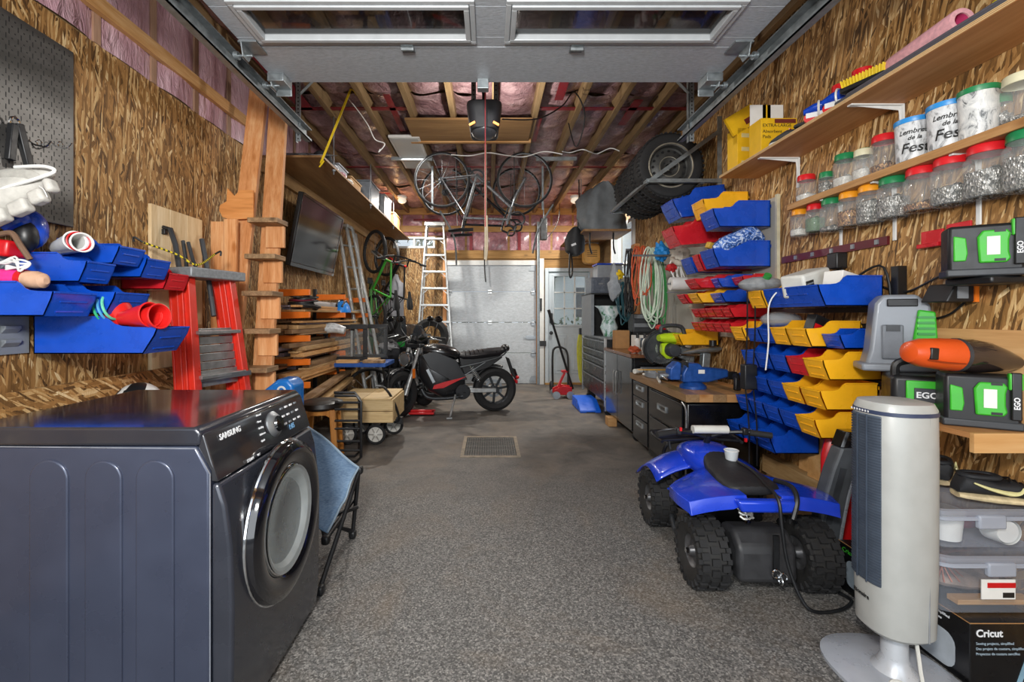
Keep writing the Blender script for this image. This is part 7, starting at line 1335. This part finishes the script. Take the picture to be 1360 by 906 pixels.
cu_ = thing('plastic_cup', 'clear plastic cup standing on the quad bike seat', 'cup', (1.33, 2.5, .478)); ob('wall', MB().lathe([(.001, 0), (.026, 0), (.036, .085), (.034, .085), (.024, .004)], 20), glass('cup_clear', '#dfe6ea', .15, .5), cu_); ob('rim', MB().torus((0, 0, .085), 'z', .036, .003, 20, 5), M['white'], cu_); ob('tissue', MB().ell((0, 0, .035), (.022, .022, .032), 10, 8), M['paper'], cu_)
ob('charging_cable', MB().tube(crom([(1.33, 2.44, .52), (1.325, 2.3, .525), (1.31, 2.16, .505), (1.305, 2.055, .47), (1.308, 2.035, .36), (1.33, 2.03, .2), (1.37, 2.0, .06), (1.42, 1.98, .012), (1.55, 2.0, .01), (1.64, 2.06, .01), (1.63, 2.12, .01)]), .0075, 8), M['black'], label='black cable draped over the quad bike seat to the floor', cat='cable')
# ------------------------------------------------------------------ things leaning on the wall behind the quad
for i, (y0, y1, h, x, lab, mt) in enumerate(((2.62, 3.0, .5, 2.03, 'plywood offcut leaning on the right wall behind the quad bike', 'ply_x'), (2.55, 2.86, .56, 1.99, 'taller plywood offcut leaning in front of the other one', 'ply_x'))): ob('plywood_offcut', MB().prism([(x, 0), (x+.012, 0), (x+.03, h), (x+.018, h)], y0, y1), M[mt], sm=0, label=lab, cat='plywood')
ob('bottom_plank', MB().b(1.98, 2.06, 2.6, 3.3, .18, .3), M['tan_y'], sm=0, label='long tan plank lying against the right wall below the bins', cat='plank')
ob('plank_support', MB().b(1.98, 2.06, 2.7, 3.25, 0, .179), M['old'], sm=0, label='brown timber block under the tan plank at the right wall', cat='timber')
rs = thing('red_sled', 'red plastic sled standing against the right wall behind the grey chute', 'sled', (1.9, 2.5, 0))
wob('shell', MB().loft([[(1.92+.75*w*math.cos(a), 2.46+.04*math.sin(a)+.03*(z-.3), z) for a in [2*pi*k/18 for k in range(18)]] for w, z in ((.08, .01), (.15, .06), (.17, .3), (.16, .55), (.12, .66), (.06, .69))]), M['red'], rs)
for k in range(4): wob('grip_rib', MB().bar((1.94+.02*(k % 2), 2.415, .2+.1*k), (1.99+.02*(k % 2), 2.415, .16+.1*k), .008, .02), pm('#d4474a', .4), rs, sm=0)
gc = thing('blower_chute', 'dark grey curved plastic chute with black end leaning by the quad bike', 'chute', (1.7, 2.25, 0))
def chute(off, w, zs_): return [[(c.x+dx*w, c.y+dy, c.z) for dx, dy in ((-.085, -.03), (-.072, -.04), (.02, -.04), (.042, -.02), (.042, .03), (-.085, .03))] for c in zs_]
path = [Vector((1.675, 2.27, .08)), Vector((1.70, 2.27, .25)), Vector((1.725, 2.26, .42)), Vector((1.755, 2.25, .55)), Vector((1.79, 2.24, .66))]
wob('tube', MB().loft(chute(0, 1, path)), pm('#4a4e52', .42, .1, .12), gc, bev=.006); wob('end_cap', MB().loft(chute(0, 1.03, [Vector((1.79, 2.24, .662)), Vector((1.815, 2.235, .74))])), M['gloss_black'], gc, bev=.003)
wob('edge_strip', MB().tube(crom([p+Vector((.032, -.036, 0)) for p in path]), .008, 6), pm('#9aa0a6', .3, .5), gc); wob('recess', MB().bar((1.66, 2.228, .28), (1.72, 2.208, .56), .03, .004, up=(0, 1, 0)), M['charcoal'], gc, sm=0)
wob('clamp', MB().b(1.62, 1.76, 2.2, 2.32, .13, .17).b(1.66, 1.70, 2.18, 2.23, .0, .14), M['dark_steel'], gc, sm=0, bev=.004)
# ------------------------------------------------------------------ tower fan
tf = thing('tower_fan', 'white tower fan with dark front grille on an oval base', 'fan', (1.46, 1.64, 0), (0, 0, math.radians(-90)))
fw_ = pm('#aaaba7', .4, .05, .04); oval = lambda a_, b_, z, n=32: [(a_*math.copysign(abs(math.cos(t_))**.8, math.cos(t_)), b_*math.copysign(abs(math.sin(t_))**.8, math.sin(t_)), z) for t_ in [2*pi*k/n for k in range(n)]]
ob('column', MB().loft([oval(.085, .09, .175), oval(.1, .105, .19), oval(.105, .11, .4), oval(.106, .112, .8), oval(.104, .11, .975), oval(.096, .1, .995), oval(.07, .075, 1.0)]), fw_, tf)
ob('top_panel', MB().loft([oval(.107, .113, .955), oval(.107, .113, .968)]), pm('#38415a', .35), tf)
ob('base', MB().loft([oval(.21, .2, 0, 40), oval(.21, .2, .012, 40), oval(.17, .16, .024, 40), oval(.08, .08, .03, 40)]), pm('#b5bac2', .3, .2, .05), tf)
ob('neck', MB().lathe([(.07, .028), (.05, .05), (.04, .08), (.038, .18)], 28), pm('#c2c6cb', .3, .2, .05), tf)
gr = MB()
arc = lambda f, a0=-2.1, a1=-1.04, n=9: [(.106*f*math.copysign(abs(math.cos(t_))**.8, math.cos(t_)), .112*f*math.copysign(abs(math.sin(t_))**.8, math.sin(t_))) for t_ in [a0+(a1-a0)*k/n for k in range(n+1)]]
for k in range(60):
    z = .36+k*.0098; gr.loft([[(p[0], p[1], z), (q[0], q[1], z), (q[0], q[1], z+.0055), (p[0], p[1], z+.0055)] for p, q in zip(arc(1.045), arc(1.0))])
gf = ob('grille', gr, pm('#3a4350', .5), tf, sm=0, kind='stuff')
ob('grille_back', MB().loft([[(p[0], p[1], .355), (q[0], q[1], .355), (q[0], q[1], .95), (p[0], p[1], .95)] for p, q in zip(arc(1.02), arc(.97))]), pm('#4d5866', .5), tf, bev=.004); ob('grille_bar', MB().b(-.022, -.018, -.12, -.115, .355, .95).b(.018, .022, -.12, -.115, .355, .95), pm('#3a4350', .5), tf, sm=0)
for k in range(7): ob('button', MB().lathe([(.004, -.1175), (.001, -.118)], 8, (-.045+.012*k, 0, .962), 'y'), M['wtext'], tf)
o = text('Bionaire', .02, (-.04, -.1145, .3), RCAM, M['btext'], tf, bold=.0004)
ob('side_seam', MB().cyl((.1, .03, .19), (.1, .03, .97), .003, n=6), pm('#86888a', .5), tf)
ob('power_cord', MB().tube(crom([(.05, .03, .18), (.12, -.02, .12), (.17, -.06, .06), (.14, -.12, .03), (.1, -.1, .06), (.1, -.05, .05), (.16, -.04, .03), (.2, -.14, .03)]), .006, 7), M['offwhite'], tf); ob('cord_loop', MB().tube(crom([(-.1, .05, .42), (-.125, .0, .36), (-.12, .02, .3), (-.1, .06, .28)]), .005, 7), M['offwhite'], tf)
# ------------------------------------------------------------------ craft machine box, clear tubs, shoes
cx = thing('craft_machine_box', 'long black printed craft machine carton on the floor behind the fan', 'box', (1.68, 1.59, 0))
ob('body', MB().b(0, .27, 0, .6, 0, .225), pm('#0d0d0f', .3, 0, .1, 8, 0, .3), cx, sm=0, bev=.003); ob('edge', MB().b(0, .27, -.001, .001, .224, .2265).b(-.001, .001, 0, .6, .224, .2265), M['card'], cx, sm=0)
text('Cricut', .036, (.02, -.0012, .19), RCAM, M['wtext'], cx, bold=.0008)
for k, s_ in enumerate(('Sewing projects, simplified', 'Des projets de couture, simplifies', 'Proyectos de costura sencillos')): text(s_, .0125, (.02, -.0012, .155-.018*k), RCAM, pm('#9fb0bc', .5, 0, 0), cx)
text('Cricut', .03, (-.0012, .575, .195), RNX, M['ego'], cx); text('| Maker', .03, (-.0012, .475, .195), RNX, M['wtext'], cx)
for k, s_ in enumerate(('Cutting possibilities, simplified', 'La decoupe simplifiee')): text(s_, .014, (-.0012, .24-.02*k, .2-.02*k), RNX, M['wtext'], cx)
ob('machine_print', MB().prism([(p[0], p[1]) for p in rrect(.1, .12, .03, 4, .5, .1)]+[], -.0014, -.0006, 'yz'), pm('#8e9aa4', .4), cx, sm=0); ob('machine_print', MB().prism([(p[0], p[1]) for p in rrect(.16, .13, .04, 4, .13, .08)], -.0014, -.0006, 'yz'), pm('#aeb6bd', .4), cx, sm=0); ob('tool_print', MB().bc((.19, -.0012, .07), (.018, .001, .12), (0, .35, 0)), pm('#7fa3b5', .4), cx, sm=0)
def clear_tub(name, label, x0, x1, y0, y1, z, h, items):
    t_ = thing(name, label, 'tub', ((x0+x1)/2, (y0+y1)/2, z)); a, b_ = (x1-x0)/2, (y1-y0)/2
    rr_ = lambda f, zz: [(p[0], p[1], zz) for p in rrect(2*a*f, 2*b_*f, .06, 5)]
    ob('body', MB().loft([rr_(.9, .002), rr_(.92, .01), rr_(.98, h)], cap=True), M['tub'], t_, sm=40); ob('lid', MB().loft([rr_(1.0, h), rr_(1.02, h+.008), rr_(1.02, h+.02), rr_(.97, h+.024), rr_(.93, h+.016)]), glass('tub_lid', '#b7bcc8', .2, .45), t_, sm=40)
    ob('rim', MB().tube([Vector(p)+Vector((0, 0, h-.01)) for p in [(q[0], q[1], 0) for q in rrect(2*a*.99, 2*b_*.99, .06, 5)]], .008, 6, closed=True), glass('tub_rim', '#aeb4c0', .2, .7), t_)
    ob('latch', MB().bc((0, -b_*1.0, h-.02), (.1, .02, .05)), glass('tub_latch', '#aeb4c0', .2, .7), t_, bev=.006)
    return t_
t1 = clear_tub('clear_tub', 'lower clear plastic tub with price sticker on the black carton', 1.60, 2.04, 1.62, 2.04, .228, .19, 0)
ob('price_sticker', MB().bc((-.01, -.212, .1), (.12, .003, .07)), M['paper'], t1, sm=0); ob('sticker_stripe', MB().bc((.0, -.2138, .115), (.1, .002, .018)), M['red'], t1, sm=0); ob('barcode', MB().bc((.025, -.2138, .08), (.04, .002, .018)), M['btext'], t1, sm=0)
ob('wood_strip', MB().b(-.1, .18, -.16, -.12, .012, .03), M['pine_x'], t1, sm=0)
for i in range(6): ob('wire_scrap', MB().tube(crom([(-.15+.03*i, -.1, .06), (-.12+.02*i, -.12+.02*i, .13), (-.1+.03*i, -.06, .16)]), .003, 5), pm('#a5624a', .4, .3), t1)
ob('cloth_scrap', MB().ell((.03, .02, .05), (.17, .14, .04), 14, 8), pm('#8f7f74', .8, 0, .4, 20, .3), t1)
t2 = clear_tub('clear_tub', 'upper clear plastic tub holding white containers under the shoes', 1.62, 2.04, 1.66, 2.06, .444, .125, 0)
ob('white_container', MB().lathe([(.001, .008), (.055, .008), (.062, .1), (.066, .1), (.066, .115), (.001, .116)], 24, (-.08, -.1, 0)), M['white'], t2); ob('white_cup', MB().lathe([(.045, -.06), (.05, .0), (.047, .0), (.04, -.055), (.001, -.055)], 22, (.08, -.13, .06), 'y'), M['white'], t2); ob('teal_box', MB().b(-.19, -.1, .02, .16, .008, .1), pm('#2a7a70', .5), t2, sm=0); ob('maroon_cloth', MB().ell((.05, -.03, .05), (.09, .06, .04), 12, 8), pm('#7a2f45', .8), t2)
low_shoe('black_sneaker', 'black running shoe with pale swoosh, nearer one on the clear tub', (1.935, 1.72, .595), -.32, pm('#17181b', .7, 0, .2), pm('#c6b48d', .7, 0, .3, 30), M['black'], .275, swoosh=pm('#d6cf95', .4))
low_shoe('black_sneaker', 'black running shoe with pale swoosh, farther one on the clear tub', (1.955, 1.975, .595), .8, pm('#17181b', .7, 0, .2), pm('#c6b48d', .7, 0, .3, 30), M['black'], .275, swoosh=pm('#d6cf95', .4))
# ------------------------------------------------------------------ charger shelf
cs = thing('charger_shelf', 'plywood shelf with backing panel on the right wall holding battery packs', 'shelf', (1.92, 1.9, .8))
wob('backing', MB().b(2.05, 2.067, 1.2, 2.14, .80, 1.245), wood('ply_back', '#b58550', '#cfa06a', '#ddb684', 'y', .5, knots=False), cs, sm=0); wob('deck', MB().b(1.75, 2.049, 1.66, 2.14, .855, .875), M['ply'], cs, sm=0); wob('fascia', MB().b(1.75, 2.049, 1.642, 1.658, .805, .876), M['ply_x'], cs, sm=0)
def pack(label, x, y, z, s=1.0, rot=(0,0,0)):
    p = thing('battery_pack', label, 'battery', (x, y, z), rot, 'black and green battery packs')
    ob('case', MB().b(-.105, .105, -.06, .06, .012, .2), M['black'], p, bev=.012); ob('foot', MB().b(-.11, .11, -.064, .064, 0, .03), M['charcoal'], p, bev=.006); ob('side_panel', MB().prism([(-.02, .05), (.055, .05), (.065, .065), (.06, .09), (.06, .135), (.065, .16), (.055, .175), (-.01, .175), (-.025, .15)], -.07, -.058), M['ego'], p, bev=.006)
    ob('label_plate', MB().b(.0, .035, -.0725, -.07, .08, .15), M['paper'], p, sm=0); ob('end_panel', MB().prism([(-.09, .06), (-.055, .06), (-.05, .09), (-.055, .15), (-.09, .16)], -.068, -.058), M['ego'], p, bev=.004)
    ob('release', MB().b(.072, .1, -.074, -.058, .04, .215), M['black'], p, bev=.004); ob('release_ring', MB().b(.066, .104, -.072, -.05, .15, .212), M['ego'], p, bev=.004); ob('vent', MB().b(.02, .05, -.071, -.069, .055, .065).b(.02, .05, -.071, -.069, .165, .175), M['black'], p, sm=0)
    text('EGO', .022, (.086, -.0752, .08), (pi/2, -pi/2, 0), M['wtext'], p, bold=.0005); return p
pack('black and green battery pack standing on the charger shelf', 1.895, 1.77, .8765, 1, (0, 0, -.55))
iv = thing('power_inverter', 'black and green power inverter with carry handle on the charger shelf', 'inverter', (1.89, 1.99, .8765), (0, 0, -.5)); ob('body', MB().b(-.12, .12, -.09, .09, 0, .17), M['black'], iv, bev=.02); ob('green_face', MB().b(-.075, .075, -.1, -.09, .04, .15), M['ego'], iv, bev=.01); ob('dark_panel', MB().b(-.05, .05, -.104, -.1, .06, .12), M['charcoal'], iv, bev=.006); ob('handle', MB().tube(crom([(-.1, -.05, .16), (-.09, -.05, .22), (0, -.05, .235), (.09, -.05, .22), (.12, -.06, .1), (.12, -.06, .02)]), .016, 8), M['black'], iv); text('EGO', .035, (-.045, -.1055, .09), RCAM, M['wtext'], iv, bold=.0008)
ch = thing('rapid_charger', 'grey and green battery charger mounted on the wall beside the rack', 'charger', (1.95, 2.14, 1.06))
wob('case', MB().prism([(1.79, 1.06), (2.045, 1.06), (2.03, 1.35), (1.98, 1.4), (1.86, 1.4), (1.83, 1.36), (1.81, 1.14)], 2.08, 2.2), pm('#868b92', .4, .1, .06), ch, bev=.014, seg=3); wob('base_lip', MB().b(1.77, 2.045, 2.04, 2.2, 1.045, 1.08), pm('#868b92', .4, .1, .06), ch, bev=.01); wob('green_side', MB().prism([(1.96, 1.18), (2.05, 1.16), (2.04, 1.32), (1.98, 1.33)], 2.065, 2.085), M['ego'], ch, bev=.008); wob('display', MB().b(1.87, 1.98, 2.068, 2.08, 1.345, 1.38), M['black'], ch, bev=.004); wob('dock', MB().b(1.85, 1.93, 2.066, 2.08, 1.1, 1.26), pm('#6c7178', .45), ch, bev=.008); wob('dock_contact', MB().b(1.865, 1.915, 2.062, 2.067, 1.23, 1.26), M['charcoal'], ch, sm=0)
for k in range(5): wob('vent_fin', MB().b(1.975, 2.035, 2.058, 2.066, 1.19+.025*k, 1.2+.025*k), M['green'], ch, sm=0)
ch.rotation_euler = (0, 0, -.45)
hv = thing('hand_vacuum', 'orange hand vacuum with smoked nozzle lying on the battery packs', 'vacuum', (1.72, 1.78, 1.155), (0, math.radians(4), 0))
vr = lambda x, r, zo=0, f=1.0: [(x, r*f*math.cos(a), zo+r*math.sin(a)) for a in [2*pi*k/22 for k in range(22)]]
ob('body', MB().loft([vr(-.09, .02), vr(-.08, .04), vr(-.04, .055), vr(.04, .062), vr(.1, .064)]), pm('#d24f18', .4, 0, .06, 8, 0, .2), hv); ob('nozzle', MB().loft([vr(.1, .062), vr(.16, .066), vr(.22, .06), vr(.29, .045, -.008), vr(.35, .022, -.014, 1.6), vr(.36, .01, -.014, 2)]), pm('#2c2422', .1, 0, .15, 12, 0, .6), hv); ob('power_switch', MB().bc((-.03, -.05, .0), (.03, .016, .045)), M['black'], hv, bev=.004); ob('collar', MB().loft([vr(.095, .066), vr(.108, .067)]), M['charcoal'], hv)
for k in range(2): ob('grip_line', MB().tube(crom([(-.05, -.052+.012*k, -.025), (.02, -.056+.01*k, -.03), (.09, -.056+.01*k, -.03)]), .003, 5), pm('#8f3412', .4), hv)
pack('black and green battery pack hung on the wall charger at the right edge', 1.945, 1.80, 1.455, 1, (0, 0, -.6))
wob_ch = thing('wall_charger_mount', 'black charger mount on the right wall under the hung battery pack', 'charger', (2.0, 1.8, 1.44)); wob('plate', MB().b(1.9, 2.067, 1.72, 1.9, 1.425, 1.454), M['black'], wob_ch, bev=.008)
sc_c = thing('small_charger', 'small black charger with orange edge plugged in on the right wall', 'charger', (2.0, 1.98, 1.38)); wob('body', MB().prism([(1.93, 1.36), (2.06, 1.36), (2.06, 1.43), (1.97, 1.44)], 1.92, 2.04), M['black'], sc_c, bev=.006); wob('label_plate', MB().b(1.975, 2.02, 1.917, 1.92, 1.375, 1.425), M['grey'], sc_c, sm=0); wob('orange_edge', MB().b(2.045, 2.062, 1.914, 1.93, 1.36, 1.44), M['orange'], sc_c, sm=0)
for k, (y, lab) in enumerate(((2.12, 'red plastic wall holder, left of two beside battery pack'), (2.0, 'red plastic wall holder, right of two beside battery pack'))):
    h = thing('wall_holder', lab, 'holder', (2.05, y, 1.63)); wob('plate', MB().b(2.058, 2.068, y-.055, y+.05, 1.62+.012*k, 1.70+.012*k), M['bin_red'], h, sm=0, bev=.003); wob('lip', MB().b(2.035, 2.058, y-.055, y+.05, 1.62+.012*k, 1.64+.012*k), M['bin_red'], h, sm=0, bev=.004)
for i, (pts, lab) in enumerate((([(2.06, 2.4, 1.46), (2.055, 2.25, 1.42), (2.05, 2.1, 1.47), (2.055, 1.98, 1.52), (2.05, 1.88, 1.5)], 'black cord running along the wall to the hung battery pack'), ([(2.05, 1.95, 1.37), (2.055, 2.05, 1.3), (2.055, 2.2, 1.29), (2.05, 2.26, 1.38), (2.05, 2.35, 1.5)], 'black cord looping below the small charger'), ([(2.04, 1.7, 1.22), (2.045, 1.62, 1.35), (2.05, 1.5, 1.5)], 'black cord rising from the hand vacuum at the right edge'))): ob('extension_cable', MB().tube(crom(pts), .005, 6), M['black'], label=lab, cat='cord')
texts_to_mesh()
